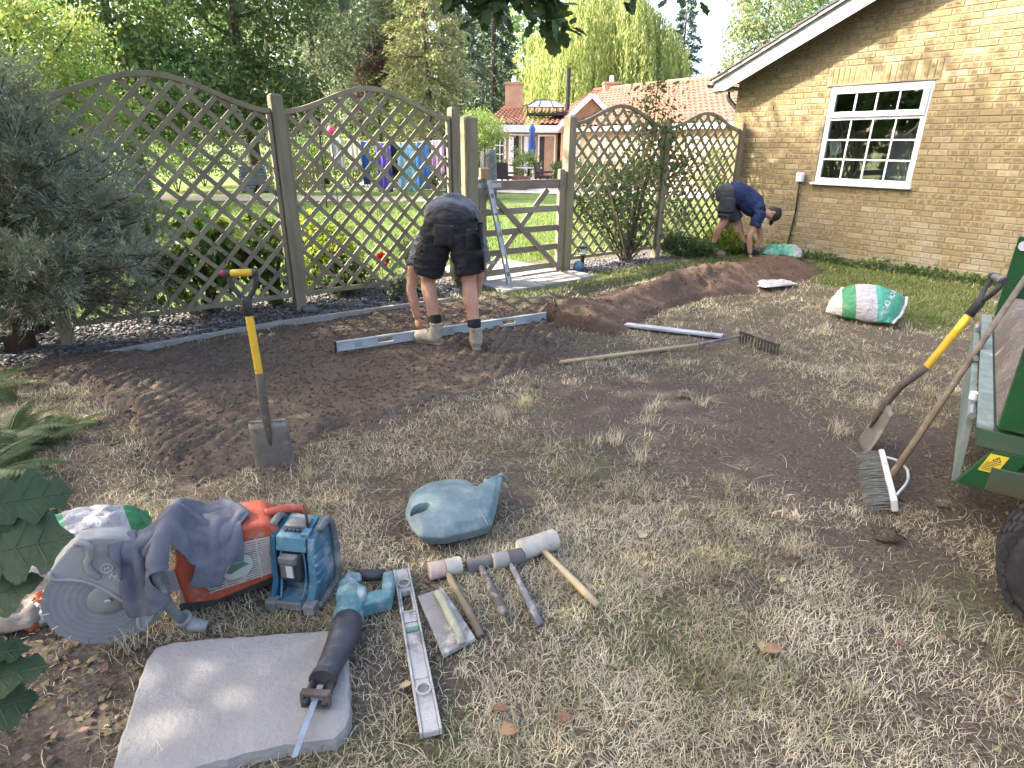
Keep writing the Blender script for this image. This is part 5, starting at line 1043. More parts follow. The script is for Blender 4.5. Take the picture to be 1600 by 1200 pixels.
tag(blades('dry_grass', x, y, L, (.0011+.0022*far)*rng.uniform(.7, 1.3, n), lean, M_straw, rng, curl=.7), 'matted straw-coloured dry grass over the garden', 'grass', kind='stuff')
# longer bleached straws lying about
x, y = samp(9000, -2.6, 4.5, .75, 6.5, lambda x, y: d_dry(x, y)*.5+.12*keep_off(x, y)*(bedk(x, y) < -.1)); n = len(x)
M_bleach = mat('bleached_straw', (.58, .51, .37), (.46, .39, .26), scale=3, rough=.8, coord='Position', island=.3, transl=.1, spec=.15)
tag(straws('bleached_straw', x, y, rng.uniform(.05, .17, n)*rng.uniform(.6, 1, n), np.full(n, .0013)*rng.uniform(.6, 1.2, n), M_bleach, rng), 'longer bleached straws strewn over the ground', 'straw', kind='stuff')
# green blades
def d_grn(x, y): return np.clip((green(x, y)**1.1+.045*sstep(.5, .7, fbm(x*3.2, y*3.2, 3, 75)))*keep_off(x, y)*(bedk(x, y) < -.08)*(1-.5*bare(x, y)), 0, 1)
x1, y1 = samp(90000, -2.5, 7.5, .75, 3.2, d_grn); x2, y2 = samp(210000, -1.5, 8.5, 3.2, 10.4, d_grn); x = np.concatenate([x1, x2]); y = np.concatenate([y1, y2]); n = len(x); far = sstep(2, 8, y)
M_grn = mat('green_grass', (.125, .165, .045), (.18, .205, .07), scale=2.5, rough=.65, coord='Position', island=.35, c3=(.22, .21, .09), dscale=2.2, dlo=.5, dhi=.68, damt=.7, transl=.25, spec=.2)
tag(blades('green_grass', x, y, rng.uniform(.035, .10, n)*(1-.2*far), (.0013+.0028*far)*rng.uniform(.7, 1.3, n), rng.uniform(.15, 1.25, n), M_grn, rng), 'green grass in patches and along the brick wall', 'grass', kind='stuff')
# tall weeds at the wall foot
n_ = 2600; s = rng.uniform(-2.9, 1.5, n_); e = rng.uniform(.04, .3, n_)*rng.uniform(.3, 1, n_); P = np.stack([WA.x+WD.x*s+WN.x*e, WA.y+WD.y*s+WN.y*e, rng.uniform(.0, .17, n_)*(.3+.7*fbm(s*2.5, s*0, 3, 5)*1.6)], 1)
V, Fc = leaf_cards(P, .05*rng.uniform(.5, 1.3, n_), 1.1, rng=rng); tag(np_obj('wall_weeds', V, Fc, L_hyd), 'low leafy weeds along the foot of the brick wall', 'weeds', kind='stuff')
# lawn beyond the fence
def d_lawn(x, y): t_, o_ = to_f(x, y); return ((o_ < -.75) & (y < 17.5)).astype(float)*np.clip(1.3-.055*y, .15, 1)
x = rng.uniform(-9, 5, 150000); y = rng.uniform(5, 17.5, 150000); k = rng.uniform(0, 1, 150000) < d_lawn(x, y); x = x[k]; y = y[k]; q = np.abs(x+1) < y*.75; x = x[q]; y = y[q]; n = len(x)
M_lawn = mat('lawn_grass', (.095, .145, .03), (.135, .18, .048), scale=.8, rough=.65, coord='Position', island=.3, transl=.3, spec=.2, c3=(.24, .23, .09), dscale=.9, dlo=.55, dhi=.75, damt=.6)
tag(blades('lawn_grass', x, y, rng.uniform(.04, .09, n), np.full(n, .005), rng.uniform(.2, 1.1, n), M_lawn, rng), 'sunlit green lawn beyond the trellis fence', 'lawn', kind='stuff')
# turf clods on the cut strip and dead leaf litter at the saw
x, y = samp(26000, -2.4, 3, .8, 3.2, lambda x, y: np.clip(sstep(-.1, .12, poly_sd(x, y, LITTER)+(fbm(x*5, y*5, 2, 3)-.5)*.3)*.8+.035, 0, 1)*keep_off(x, y)); n = len(x)
M_lit = mat('leaf_litter', (.13, .09, .055), (.20, .15, .095), scale=9, rough=.85, coord='Position', island=.45, spec=.15)
P = np.stack([x, y, gh(x, y)+rng.uniform(.001, .014, n)], 1); D = rng.normal(size=(n, 3))*[1, 1, .25]; V, Fc = leaf_cards(P, .022*rng.uniform(.5, 1.4, n), 1.5, rng=rng, dirs=D, up=.05); tag(np_obj('leaf_litter', V, Fc, M_lit), 'crumbled brown leaf litter around the cut-off saw', 'leaf litter', kind='stuff')
lcols = [mat('dead_leaf_orange', (.30, .185, .09), (.22, .12, .06), scale=20, rough=.7), mat('dead_leaf_tan', (.40, .31, .19), (.30, .22, .13), scale=20, rough=.7), mat('dead_leaf_red', (.20, .10, .065), (.15, .075, .05), scale=20, rough=.7)]
for i, (px, py, c, s_, lab) in enumerate([(1205, 1022, 0, .07, 'curled orange-tan oak leaf on the grass in the open ground'), (1188, 1018, 1, .05, 'pale tan leaf touching the curled orange one'), (1404, 1014, 2, .045, 'small rust-red dead leaf on bare soil near the trailer wheel'), (782, 1116, 2, .05, 'reddish dead leaf on the grass right of the short level'), (795, 1152, 0, .06, 'long orange-green dead leaf below the reddish one'), (634, 1078, 1, .04, 'tan dead leaf touching the short grey level'),
        (540, 945, 1, .05, 'pale papery leaf between radio and reciprocating saw'), (1003, 842, 1, .06, 'pale leaf near the white mallet'), (1263, 860, 0, .03, 'small yellow-green leaf on bare soil'), (880, 1130, 2, .045, 'brown dead leaf on the foreground grass'), (1222, 912, 1, .03, 'tiny pale leaf on the dark soil by the wheel tracks')]):
    p = G(px, py); th = thing('fallen_leaf', lab, 'leaf', (p.x, p.y, GZ(p.x, p.y)+.02), (random.uniform(-.3, .3), random.uniform(-.3, .3), random.uniform(0, 6.28))); V0, F0 = OAKV[i % 4]; mb = MB(); mb.add([(v[0]*s_*1.2, (v[1]-.5)*s_, v[2]*s_+s_*.5*(v[0]*1.6)**2+s_*.3*(v[1]-.5)**2) for v in V0], [tuple(f) for f in F0]); mb.build('blade', lcols[c], th, smooth=True, fixn=False)

# torn turf clods
for i, (px, py, r_, lab) in enumerate([(838, 606, .03, 'dark torn turf clod between soil bed and rake handle'), (1072, 618, .045, 'ragged turf clod in the middle of the bare ground'), (1385, 842, .05, 'brown matted turf clod in front of the broom'), (1475, 792, .03, 'crumbly turf clod between broom and trailer'), (1240, 882, .03, 'dark clod of soil on the scuffed ground near the wheel tracks')]):
    p = G(px, py); th = thing('turf_clod', lab, 'clod', (p.x, p.y, GZ(p.x, p.y))); mb = MB(); mb.ball((0, 0, r_*.35), (r_*1.15, r_*.85, r_*.34), 16, 10); V = np.array(mb.v); nn = fbm(V[:, 0]*40+i*5, V[:, 1]*40+V[:, 2]*30, 3, 90+i); mb.v = [tuple(v*(1+(q-.5)*.9)) for v, q in zip(V, nn)]; mb.build('lump', M_bed, th, smooth=True)
    m_ = 170; d = rng.normal(size=(m_, 3)); d[:, 2] = np.abs(d[:, 2]); d /= np.linalg.norm(d, axis=1)[:, None]; V, Fc = leaf_cards(d*np.array([r_*1.2, r_, r_*.6])*.9+[0, 0, r_*.3], r_*rng.uniform(.3, .95, m_), .07, up=.9, rng=rng, dirs=d); np_obj('roots', V, Fc, M_straw if i % 2 else M_twig, th)
# ================================================================== tools
def px_prism(pxs, z0, z1, org, zref=None):
    zr = (z0+z1)/2 if zref is None else zref; P = [G(x, y, zr) for x, y in pxs]; mb = MB(); mb.prism([(p.x-org[0], p.y-org[1]) for p in P], z0-org[2], z1-org[2], (Vector((1, 0, 0)), Vector((0, 1, 0)), Vector((0, 0, 1)))); return mb
def on_ray(px, py, base, L, far=True):
    d = ray(px, py).normalized(); o_ = Vector((0, 0, CAM_H))-base; b = o_.dot(d); c = o_.dot(o_)-L*L; q = b*b-c
    t = -b+(math.sqrt(q) if far else -math.sqrt(q)) if q > 0 else -b
    return Vector((0, 0, CAM_H))+d*t
def smooth_path(pts, n=6):
    pts = [Vector(p) for p in pts]; out = []
    for i in range(len(pts)-1):
        p0 = pts[max(i-1, 0)]; p1 = pts[i]; p2 = pts[i+1]; p3 = pts[min(i+2, len(pts)-1)]
        for k in range(n):
            t = k/n; out.append(.5*((2*p1)+(p2-p0)*t+(2*p0-5*p1+4*p2-p3)*t*t+(3*p1-p0-3*p2+p3)*t**3))
    return out+[pts[-1]]
DUST = (.40, .38, .34)
M_yel = mat('yellow_fibreglass', (.66, .40, .03), (.55, .32, .025), scale=9, rough=.5, c3=(.25, .17, .06), dscale=28, dlo=.58, dhi=.72, damt=.7, bump=.1)
M_steel = mat('worn_steel', (.20, .185, .16), (.13, .115, .10), scale=7, rough=.55, metal=.35, c3=(.34, .31, .26), dscale=8, dlo=.52, dhi=.68, damt=.8, bump=.25)
M_socket = mat('rusty_socket', (.07, .055, .045), (.11, .085, .065), scale=16, rough=.7, bump=.3, c3=(.22, .19, .16), dscale=20, dlo=.58, dhi=.7)
M_blk = mat('black_grip', (.028, .028, .03), (.045, .045, .045), scale=12, rough=.55, c3=(.16, .15, .13), dscale=14, dlo=.55, dhi=.75, damt=.6)
M_ash = mat('ash_handle', (.42, .33, .20), (.33, .25, .15), scale=9, rough=.65, c3=(.22, .18, .13), dscale=12, dlo=.52, dhi=.72, damt=.6, bump=.15, coord='Position')
M_oldh = mat('old_handle', (.20, .155, .10), (.14, .105, .07), scale=12, rough=.8, c3=(.30, .26, .20), dscale=18, dlo=.55, dhi=.72, bump=.25, coord='Position')
M_alu = mat('dusty_aluminium', (.46, .48, .49), (.38, .40, .41), scale=5, rough=.5, metal=.3, c3=(.30, .27, .22), dscale=8, dlo=.48, dhi=.68, damt=.8, bump=.15, coord='Position')
# --- spade / shovel in local coords: z along the shaft, blade foot at z=0, width on x, face normal on y
M_bump0 = mat('worn_grip', (.10, .10, .10), (.28, .27, .25), scale=20, rough=.6)
def spade(th, blade_w, blade_h, crank, total):
    V = []; Fc = []; nx, nz = 8, 8
    for j in range(nz+1):
        for i in range(nx+1):
            u = i/nx*2-1; v = j/nz; cut = .012*abs(u)**3 if j == 0 else 0; x = u*blade_w/2*(1+.04*(1-v)); y = -.018*(1-u*u)*(.5+.5*v)-crank*v*v; V.append((x, y, v*blade_h+cut*0-.03*(0)))
    n1 = len(V); V += [(x, y+.004, z) for x, y, z in V]
    for j in range(nz):
        for i in range(nx): a = j*(nx+1)+i; b = a+n1; Fc += [(a, a+1, a+nx+2, a+nx+1), (b+nx+1, b+nx+2, b+1, b)]
    for i in range(nx): Fc += [(i+1, i, i+n1, i+1+n1), (nz*(nx+1)+i, nz*(nx+1)+i+1, n1+nz*(nx+1)+i+1, n1+nz*(nx+1)+i)]
    for j in range(nz): a = j*(nx+1); b = a+nx; Fc += [(a, a+nx+1, a+nx+1+n1, a+n1), (b+nx+1, b, b+n1, b+nx+1+n1)]
    MB().add(V, Fc).build('blade', M_steel, th, smooth=True)
    for s in (-1, 1): MB().box((s*blade_w*.29, -crank-.002, blade_h+.004), (blade_w*.36, .02, .012)).build('tread', M_steel, th, bevel=.003)
    y0 = -crank-.014; zs = blade_h
    MB().tube([(0, y0+.012, zs*.45), (0, y0, zs*.75), (0, y0-.004, zs+.03), (0, y0, zs+.12), (0, 0, zs+.26)], [.006, .015, .021, .021, .0205], 12, True).build('socket', M_socket, th, smooth=True)
    zy0 = zs+.25; zy1 = total-.19; MB().tube([(0, 0, zy0), (0, 0, zy1)], .0185, 14).build('shaft', M_yel, th, smooth=False)
    mb = MB(); mb.tube([(0, 0, zy1-.02), (0, 0, zy1+.05), (0, 0, zy1+.07)], [.0215, .023, .022], 12)
    for s in (-1, 1): mb.tube(smooth_path([(0, 0, zy1+.05), (s*.03, 0, zy1+.085), (s*.056, 0, zy1+.135), (s*.058, 0, total-.005)], 4), .0125, 8)
    mb.build('yoke', M_blk, th, smooth=True)
    MB().tube([(-.062, 0, total-.008), (.062, 0, total-.008)], .0165, 12).build('grip', M_yel, th, smooth=True)
    for s in (-1, 1): MB().tube([(s*.05, 0, total-.008), (s*.071, 0, total-.008)], .0185, 12).build('end_cap', M_blk, th)
b = G(430, 727); sp1 = thing('spade', 'yellow-shafted digging spade standing upright at the corner of the raked bed', 'spade', (b.x, b.y, -.035), (R(-2), R(-1.5), R(8))); spade(sp1, .19, .28, .0, 1.04)
MB().ball((-.082, 0, 1.032), (.016, .014, .016)).build('red_cap', mat('red_cap', (.35, .03, .06), rough=.5), sp1, smooth=True)
b = G(1345, 702); tip = Vector((b.x, b.y, .0)); top = on_ray(1562, 436, tip, 1.06, True); zax = (top-tip).normalized(); xax = Vector((zax.y, -zax.x, 0)).normalized(); yax = zax.cross(xax)
sh = thing('shovel', 'muddy yellow-shafted shovel leaning against the green trailer', 'shovel', tip+Vector((0, 0, .01))); sh.rotation_euler = Matrix((xax, yax, zax)).transposed().to_euler(); spade(sh, .2, .28, .03, 1.06)
for c_ in sh.children:
    if c_.name.startswith('grip'): c_.data.materials[0] = M_bump0
# --- broom
h0 = G(1376, 716, .03); h1 = G(1396, 798, .03); br = thing('broom', 'yard broom with grey-green bristles leaning on the green trailer', 'broom', (h0+h1)/2-Vector((0, 0, .03))); ax = (h1-h0); Lb = ax.length; ax.normalize(); lf = Vector((-ax.y, ax.x, 0)); lf = lf if lf.x < 0 else -lf; up = Vector((0, 0, 1)); tl = (lf*.92+Vector((0, 0, -.25))).normalized(); up2 = ax.cross(tl); up2 = up2 if up2.z > 0 else -up2
Mb = frame(ax, tl, up2, (0, 0, .055)); MB(Mb).box((0, 0, 0), (Lb, .028, .062)).build('head', mat('white_broom', (.62, .60, .57), (.5, .48, .45), rough=.6, c3=(.3, .25, .2), dscale=14), br, bevel=.006)
mb = MB(Mb); rg = random.Random(4)
for i in range(26):
    for j in range(4):
        x = -Lb/2+.012+(Lb-.024)*i/25; z = -.022+.015*j
        for k in range(4): dx, dz = rg.uniform(-.014, .014), rg.uniform(-.012, .012); mb.tube([(x, .012, z), (x+dx*.4, .06, z+dz*.4), (x+dx, rg.uniform(.10, .125), z+dz-.01)], [.0022, .002, .0012], 3, False)
mb.build('bristles', mat('bristle_green', (.27, .275, .245), (.19, .195, .17), scale=30, rough=.8, island=.3), br)
st = (h0+h1)/2+Vector((.02, .0, .05)); hl = on_ray(1604, 432, st, 1.35, True); bp = Vector(br.location); MB().tube([st-bp-(hl-st)*.02, (st+hl)/2-bp, hl-bp], [.0165, .0155, .0145], 10).build('handle', M_oldh, br, smooth=True)
stv = MB(Mb); stv.tube(smooth_path([(Lb*.38, -.015, .02), (Lb*.2, -.07, .035), (.0, -.085, .04)], 4), .007, 6); stv.tube(smooth_path([(-Lb*.35, -.015, .02), (-Lb*.2, -.06, .035), (0, -.085, .04)], 4), .007, 6); stv.build('stay', M_alu, br, smooth=True)
# --- rake
M_rk = mat('dark_rake_iron', (.035, .03, .027), (.055, .045, .038), scale=14, rough=.6)
r0 = G(876, 566, .02); r1 = G(1095, 538, .05); r2 = G(1160, 524, .075); rk = thing('garden_rake', 'garden rake with wooden handle and purple ferrule lying teeth down on dry grass', 'rake', (r0.x, r0.y, 0)); rb_ = Vector(rk.location)
MB().tube([r0-rb_, r0.lerp(r1, .5)-rb_, r1-rb_], [.016, .016, .0145], 10).build('handle', M_ash, rk, smooth=True)
f1 = r1.lerp(r2, .55); MB().tube([r1.lerp(r0, .02)-rb_, f1-rb_], [.0165, .011], 10).build('ferrule', mat('purple_steel', (.16, .11, .20), (.12, .09, .14), rough=.5, c3=(.3, .28, .26), dscale=20), rk, smooth=True)
MB().tube(smooth_path([f1-rb_, r2-rb_, G(1172, 524, .085)-rb_], 4), .008, 8).build('neck', M_steel, rk, smooth=True)
b0 = G(1157, 518, .095); b1 = G(1218, 540, .095); mb = MB(); mb.bar(b0-rb_, b1-rb_, .026, .018); mb.build('tooth_bar', M_rk, rk, bevel=.002)
for i in range(13):
    p = b0.lerp(b1, .02+.96*i/12)-rb_; MB().tube([p, p+Vector((-.008, -.016, -.05)), p+Vector((-.006, -.034, -.10))], [.0095, .0085, .004], 6).build('tooth', M_rk, rk)
# --- straightedge on the ground
a = G(957, 506, .02); b = G(1128, 526, .02); se = thing('straightedge', 'long aluminium straightedge lying on dry grass above the rake', 'straightedge', (a.x, a.y, .0)); d = (b-a).normalized()
mb = MB(); mb.bar((0, 0, .028), b-Vector((a.x, a.y, -.006)), .085, .022); mb.build('bar', M_alu, se, bevel=.003)
for e in (Vector((0, 0, .028)), b-Vector((a.x, a.y, -.006))): MB().bar(e-d*.006, e+d*.006, .09, .026).build('end_cap', M_galv, se)
# --- two metre level held by the bending man
a = G(526, 552, .02); b = G(853, 499, .04); lv = thing('long_level', 'two metre spirit level resting on the raked soil in the bending man\'s hand', 'spirit level', (a.x, a.y, 0)); L0 = Vector((a.x, a.y, 0)); M_lv = mat('pale_level', (.40, .43, .42), (.32, .345, .34), scale=3, rough=.5, metal=.15, c3=(.33, .30, .26), dscale=6, dlo=.5, dhi=.72, damt=.7)
A = Vector((0, 0, .075)); B = b-L0+Vector((0, 0, .03)); dl = (B-A).normalized(); upv = Vector((0, 0, 1)); mb = MB()
LL = (B-A).length; side = dl.cross(upv).normalized(); Mv = frame(dl, side, side.cross(dl), A)
W_ = .052; slot0, slot1 = .34, .47
mb = MB(Mv); mb.box((LL/2, 0, .034), (LL, .034, .010)); mb.box((LL/2, 0, -.034), (LL, .034, .010))
for (x0, x1) in ((0, .34), (.47, LL-.47), (LL-.34, LL)): mb.box(((x0+x1)/2, 0, 0), (x1-x0, .022, .0579))
mb.build('beam', M_lv, lv, bevel=.002)
for x in (.18, LL/2, LL-.18): MB(Mv).box((x, 0, 0), (.06, .027, .045)).build('vial_block', M_galv, lv, bevel=.004)
for x in (-.002, LL+.002): MB(Mv).box((x, 0, 0), (.008, .038, .082)).build('end_cap', M_blk, lv)
for x in (.405, LL-.405):
    mb = MB(Mv); mb.box((x, 0, .024), (.13, .028, .010)); mb.box((x, 0, -.024), (.13, .028, .012)); mb.build('hand_slot_trim', M_lv, lv, bevel=.002)
# --- level leaning on the gate
a = G(797, 447, .0); b = fence_pt(763, 282, .09); ll = thing('leaning_level', 'weathered grey level leaning upright against the gate', 'spirit level', a); d = (b-a); mb = MB(Matrix.Identity(4)); n_ = FC; dl = d.normalized(); sd_ = dl.cross(n_).normalized(); Ml = frame(sd_, dl.cross(sd_)*-1 if False else sd_.cross(dl), dl, (0, 0, 0)); LL2 = d.length
mb = MB(Ml); mb.box((-.028, 0, LL2/2), (.010, .03, LL2)); mb.box((.028, 0, LL2/2), (.010, .03, LL2)); 
zz = 0
for q0, q1 in ((0, .22), (.30, .62), (.70, 1)): mb.box((0, 0, LL2*(q0+q1)/2), (.046, .018, LL2*(q1-q0)))
mb.build('beam', M_alu, ll, bevel=.002)
for q in (.12, .5, .86): MB(Ml).box((0, 0, LL2*q), (.05, .024, .05)).build('vial_block', M_steel, ll, bevel=.003)
# --- short level, flat on the grass
a0, a1, c1, c0 = G(613, 894, .03), G(641, 889, .03), G(692, 1142, .03), G(656, 1151, .03); ex = ((a0+a1)/2); fx = ((c0+c1)/2); sl_ = thing('short_level', 'plaster-caked short grey spirit level lying flat between the power saw and the float', 'spirit level', (ex.x, ex.y, 0)); y_ = (fx-ex); LS = y_.length; y_.normalize(); x_ = Vector((-y_.y, y_.x, 0)); x_ = x_ if x_.x > 0 else -x_; Ms = frame(x_, y_, x_.cross(y_) if x_.cross(y_).z > 0 else -x_.cross(y_), (0, 0, .030)); WS = .062
M_cake = mat('plaster_caked', (.40, .385, .36), (.32, .305, .285), scale=14, rough=.85, bump=.6, bscale=70, c3=(.17, .16, .15), dscale=15, dlo=.52, dhi=.66, damt=.8)
mb = MB(Ms)
for s in (-1, 1): mb.box((s*(WS/2-.004), LS/2, 0), (.008, LS, .026))
for (q0, q1, h) in ((0, .11, .020), (.11, .155, .016), (.155, .185, .022), (.335, .40, .021), (.40, .55, .014), (.55, .74, .020), (.74, .86, .018), (.86, 1, .022)): mb.box((0, LS*(q0+q1)/2, -.002), (WS-.0165, LS*(q1-q0)-.001, h))
mb.build('beam', M_cake, sl_, bevel=.0025)
mb = MB(Ms)
for s in (-1, 1): mb.box((s*.020, LS*.26, .002), (.006, LS*.155, .025))
for q in (.185, .335): mb.box((0, LS*q, .002), (.046, .006, .025))
mb.build('hand_slot_trim', M_cake, sl_, bevel=.002)
for q in (.125, .80):
    v = MB(Ms).lathe([(.024, .004), (.024, .016), (.018, .016), (.018, .009)], 16, (0, LS*q, 0)).build('vial_ring', M_cake, sl_); MB(Ms).lathe([(.017, .004), (.017, .011)], 14, (0, LS*q, 0)).build('vial', mat('vial_dull', (.18, .17, .15), rough=.3), v)
MB(Ms).tube([(-.02, LS*.455, .012), (.02, LS*.455, .012)], .009, 10).build('centre_vial', mat('vial_green', (.12, .25, .14), rough=.25), sl_)
# --- plaster float
fo = G(696, 973, .01); ft = thing('plastering_float', 'grey plaster-splashed hand float beside the short level', 'float', (fo.x, fo.y, 0)); M_float = mat('float_grey', (.26, .25, .235), (.20, .19, .18), scale=12, rough=.8, c3=(.46, .44, .38), dscale=13, dlo=.52, dhi=.66, bump=.4)
px_prism([(652, 934), (692, 921), (743, 999), (693, 1026)], .014, .032, (fo.x, fo.y, 0)).build('plate', M_float, ft, bevel=.003)
hp = [G(684, 928, .04), G(690, 936, .062), G(703, 962, .068), G(716, 988, .060), G(722, 1004, .038)]; MB().tube(smooth_path([p-fo+Vector((0, 0, fo.z)) for p in hp], 5), .0145, 10, flat=1.2).build('handle', mat('float_handle', (.36, .35, .25), (.27, .26, .19), scale=14, rough=.75, c3=(.5, .48, .4), dscale=16, bump=.3), ft, smooth=True)
# --- four mallets / hammers in a row
M_rubw = mat('white_rubber', (.42, .39, .33), (.33, .305, .255), scale=14, rough=.85, c3=(.20, .18, .15), dscale=17, dlo=.56, dhi=.68, bump=.3); M_rubd = mat('dark_rubber', (.075, .073, .072), (.12, .115, .11), scale=12, rough=.85, c3=(.3, .28, .25), dscale=22, dlo=.6, dhi=.75, bump=.3); M_rubg = mat('grey_rubber', (.25, .235, .21), (.19, .18, .165), scale=12, rough=.85, c3=(.36, .33, .29), dscale=14, bump=.3); M_redt = mat('red_tinted', (.40, .27, .22), (.40, .36, .30), scale=24, rough=.8)
def mallet(label, pa, pb, ph, r_, head_m, hand_m, cap_m=None, rh=.0135, taper=1.0, group='mallets laid out in a row'):
    a = G(*pa, r_); b = G(*pb, r_); c = (a+b)/2; e = G(*ph, rh+.006); th = thing('mallet', label, 'mallet', (c.x, c.y, 0)); o_ = Vector(th.location); d = (b-a); L = d.length; d.normalize()
    prof = [(0, r_*.86), (.02, r_), (.3, r_*1.0), (.5, r_*.97*taper), (.7, r_*1.0), (.98, r_), (1, r_*.86)]; half = [p for p in prof if p[0] <= .5]; 
    def part(pr, nm, m_): MB().tube([a-o_+d*L*q for q, _ in pr], [rr for _, rr in pr], 16).build(nm, m_, th, smooth=False, bevel=.004, seg=2)
    if cap_m: part([p for p in prof if p[0] <= .5], 'head', head_m); part([(.5, r_*.99*taper)]+[p for p in prof if p[0] > .5], 'striking_face', cap_m)
    else: part(prof, 'head', head_m)
    hd = (e-c).normalized(); MB().tube([c-o_+Vector((0, 0, -.002)), c.lerp(e, .35)-o_, c.lerp(e, .75)-o_, e-o_], [rh*.85, rh*.85, rh*1.12, rh*.95], 12).build('handle', hand_m, th, smooth=True); return th
mallet('white mallet with red smears and a worn wooden handle', (670, 893), (721, 882), (751, 993), .034, M_redt, M_oldh, M_rubw); 
m2 = mallet('small dark lump hammer with a short stubby handle', (729, 886), (768, 876), (787, 958), .027, M_rubd, mat('dark_stub', (.13, .11, .095), (.09, .075, .065), scale=14, rough=.85, c3=(.3, .27, .23), dscale=20, bump=.3), rh=.016)
mallet('two-tone grey and black rubber mallet with a long dark handle', (770, 878), (818, 868), (844, 976), .033, M_rubg, mat('dark_shaft', (.10, .105, .115), (.15, .15, .155), scale=14, rough=.6, c3=(.3, .28, .25), dscale=20), M_rubd)
mallet('large white rubber mallet with a pale wooden handle', (812, 860), (868, 842), (934, 946), .043, M_rubw, M_ash, taper=1.02, rh=.014)
# --- concrete paving slab in front
M_slab = mat('slab_concrete', (.285, .268, .25), (.235, .222, .207), scale=4, rough=.92, bump=.75, bscale=45, c3=(.225, .22, .21), dscale=6, dlo=.5, dhi=.75, damt=.6, coord='Position')
so2 = G(360, 1090); sb_ = thing('concrete_slab', 'rough-edged grey concrete slab lying on the grass under the power saw blade', 'slab', (so2.x, so2.y, 0)); rg = random.Random(3); pts = [(176, 1204), (190, 1150), (212, 1080), (228, 1032), (244, 1012), (270, 1003), (360, 996), (440, 990), (500, 985), (530, 988), (541, 1000), (544, 1060), (546, 1118), (540, 1136), (522, 1152), (490, 1157), (430, 1166), (385, 1176), (340, 1188), (300, 1197), (262, 1206), (190, 1212)]
P = [G(x, y, .042) for x, y in pts]; Q = []
for i in range(len(P)):
    a, b = P[i], P[(i+1) % len(P)]; m_ = max(1, int((b-a).length/.022))
    for k in range(m_): p = a.lerp(b, k/m_); Q.append((p.x-so2.x+rg.uniform(-.003, .003), p.y-so2.y+rg.uniform(-.003, .003)))
mb = MB(); n = len(Q); V = [(x*1.012, y*1.012, -.002) for x, y in Q]+[(x*1.01+rg.uniform(-.002, .002), y*1.01+rg.uniform(-.002, .002), .022) for x, y in Q]+[(x, y, .040+rg.uniform(-.002, .001)) for x, y in Q]+[(x*.975, y*.975, .0425) for x, y in Q]; Fc = []
for l in range(3): Fc += [(l*n+i, l*n+(i+1) % n, (l+1)*n+(i+1) % n, (l+1)*n+i) for i in range(n)]
Fc.append(tuple(3*n+i for i in range(n))); mb.add(V, Fc); mb.build('slab', M_slab, sb_, smooth=False)
# --- reciprocating saw lying on its side
M_teal = mat('teal_plastic', (.065, .165, .185), (.05, .125, .145), scale=10, rough=.55, c3=(.30, .32, .31), dscale=16, dlo=.42, dhi=.68, damt=.75, bump=.12, bscale=90)
M_boot = mat('black_rubber_boot', (.03, .032, .038), (.05, .052, .06), scale=9, rough=.5, c3=(.2, .19, .18), dscale=13, dlo=.55, dhi=.78, damt=.5)
ro_ = G(540, 985); rs = thing('reciprocating_saw', 'teal and black reciprocating saw with its blade over the concrete slab', 'power saw', (ro_.x, ro_.y, 0)); rO = (ro_.x, ro_.y, 0)
px_prism([(528, 958), (524, 930), (530, 908), (540, 899), (556, 902), (562, 912), (575, 917), (572, 932), (562, 958), (558, 972), (530, 968)], .018, .098, rO, .09).build('body', M_teal, rs, bevel=.014, seg=3)
px_prism([(556, 922), (574, 926), (600, 920), (612, 918), (610, 934), (596, 940), (574, 946), (562, 950)], .025, .082, rO, .075).build('lower_arm', M_teal, rs, bevel=.01, seg=3)
px_prism([(598, 897), (614, 893), (617, 905), (611, 936), (596, 938), (596, 920)], .022, .086, rO, .075).build('rear_arm', M_teal, rs, bevel=.009, seg=3)
px_prism([(538, 903), (542, 895), (564, 897), (566, 908), (552, 914), (540, 915)], .03, .09, rO, .08).build('switch_housing', M_teal, rs, bevel=.008, seg=3)
g0 = G(556, 900, .06); g1 = G(602, 898, .06); MB().tube([g0-ro_, (g0+g1)/2-ro_, g1-ro_], [.021, .0225, .02], 12).build('grip', M_blk, rs, smooth=True)
px_prism([(541, 911), (560, 911), (559, 919), (542, 920)], .048, .072, rO).build('trigger', M_blk, rs, bevel=.004)
MB().tube([G(551, 930, .058)-ro_, G(547, 950, .06)-ro_, G(543, 970, .063)-ro_], [.044, .050, .051], 16).build('motor_barrel', M_teal, rs, smooth=True)
bp_ = [G(545, 962, .062), G(540, 985, .066), G(530, 1010, .072), G(518, 1035, .08), G(505, 1062, .086)]; MB().tube([p-ro_ for p in bp_], [.047, .054, .047, .040, .037], 16, flat=.95).build('boot', M_boot, rs, smooth=True)
ax_ = (bp_[-1]-bp_[-2]).normalized(); e_ = bp_[-1]; lat = ax_.cross(Vector((0, 0, 1))).normalized()
MB().tube([e_-ro_-ax_*.012, e_-ro_+ax_*.008], .041, 16).build('nose_ring', M_blk, rs)
for s in (-1, 1): MB().tube([e_-ro_+lat*s*.026, e_-ro_+lat*s*.03+ax_*.04+Vector((0, 0, -.012)), e_-ro_+lat*s*.028+ax_*.075+Vector((0, 0, -.02))], .011, 8).build('shoe_arm', M_blk, rs, smooth=True)
sc_ = e_-ro_+ax_*.06+Vector((0, 0, -.012)); Msh = frame(lat, ax_, lat.cross(ax_), sc_); mb = MB(Msh)
for (x, z, a_, c_) in ((0, .02, .085, .012), (0, -.02, .085, .012), (-.037, 0, .012, .03), (.037, 0, .012, .03)): mb.box((x, 0, z), (a_, .022, c_))
mb.build('shoe', M_socket, rs, bevel=.003)
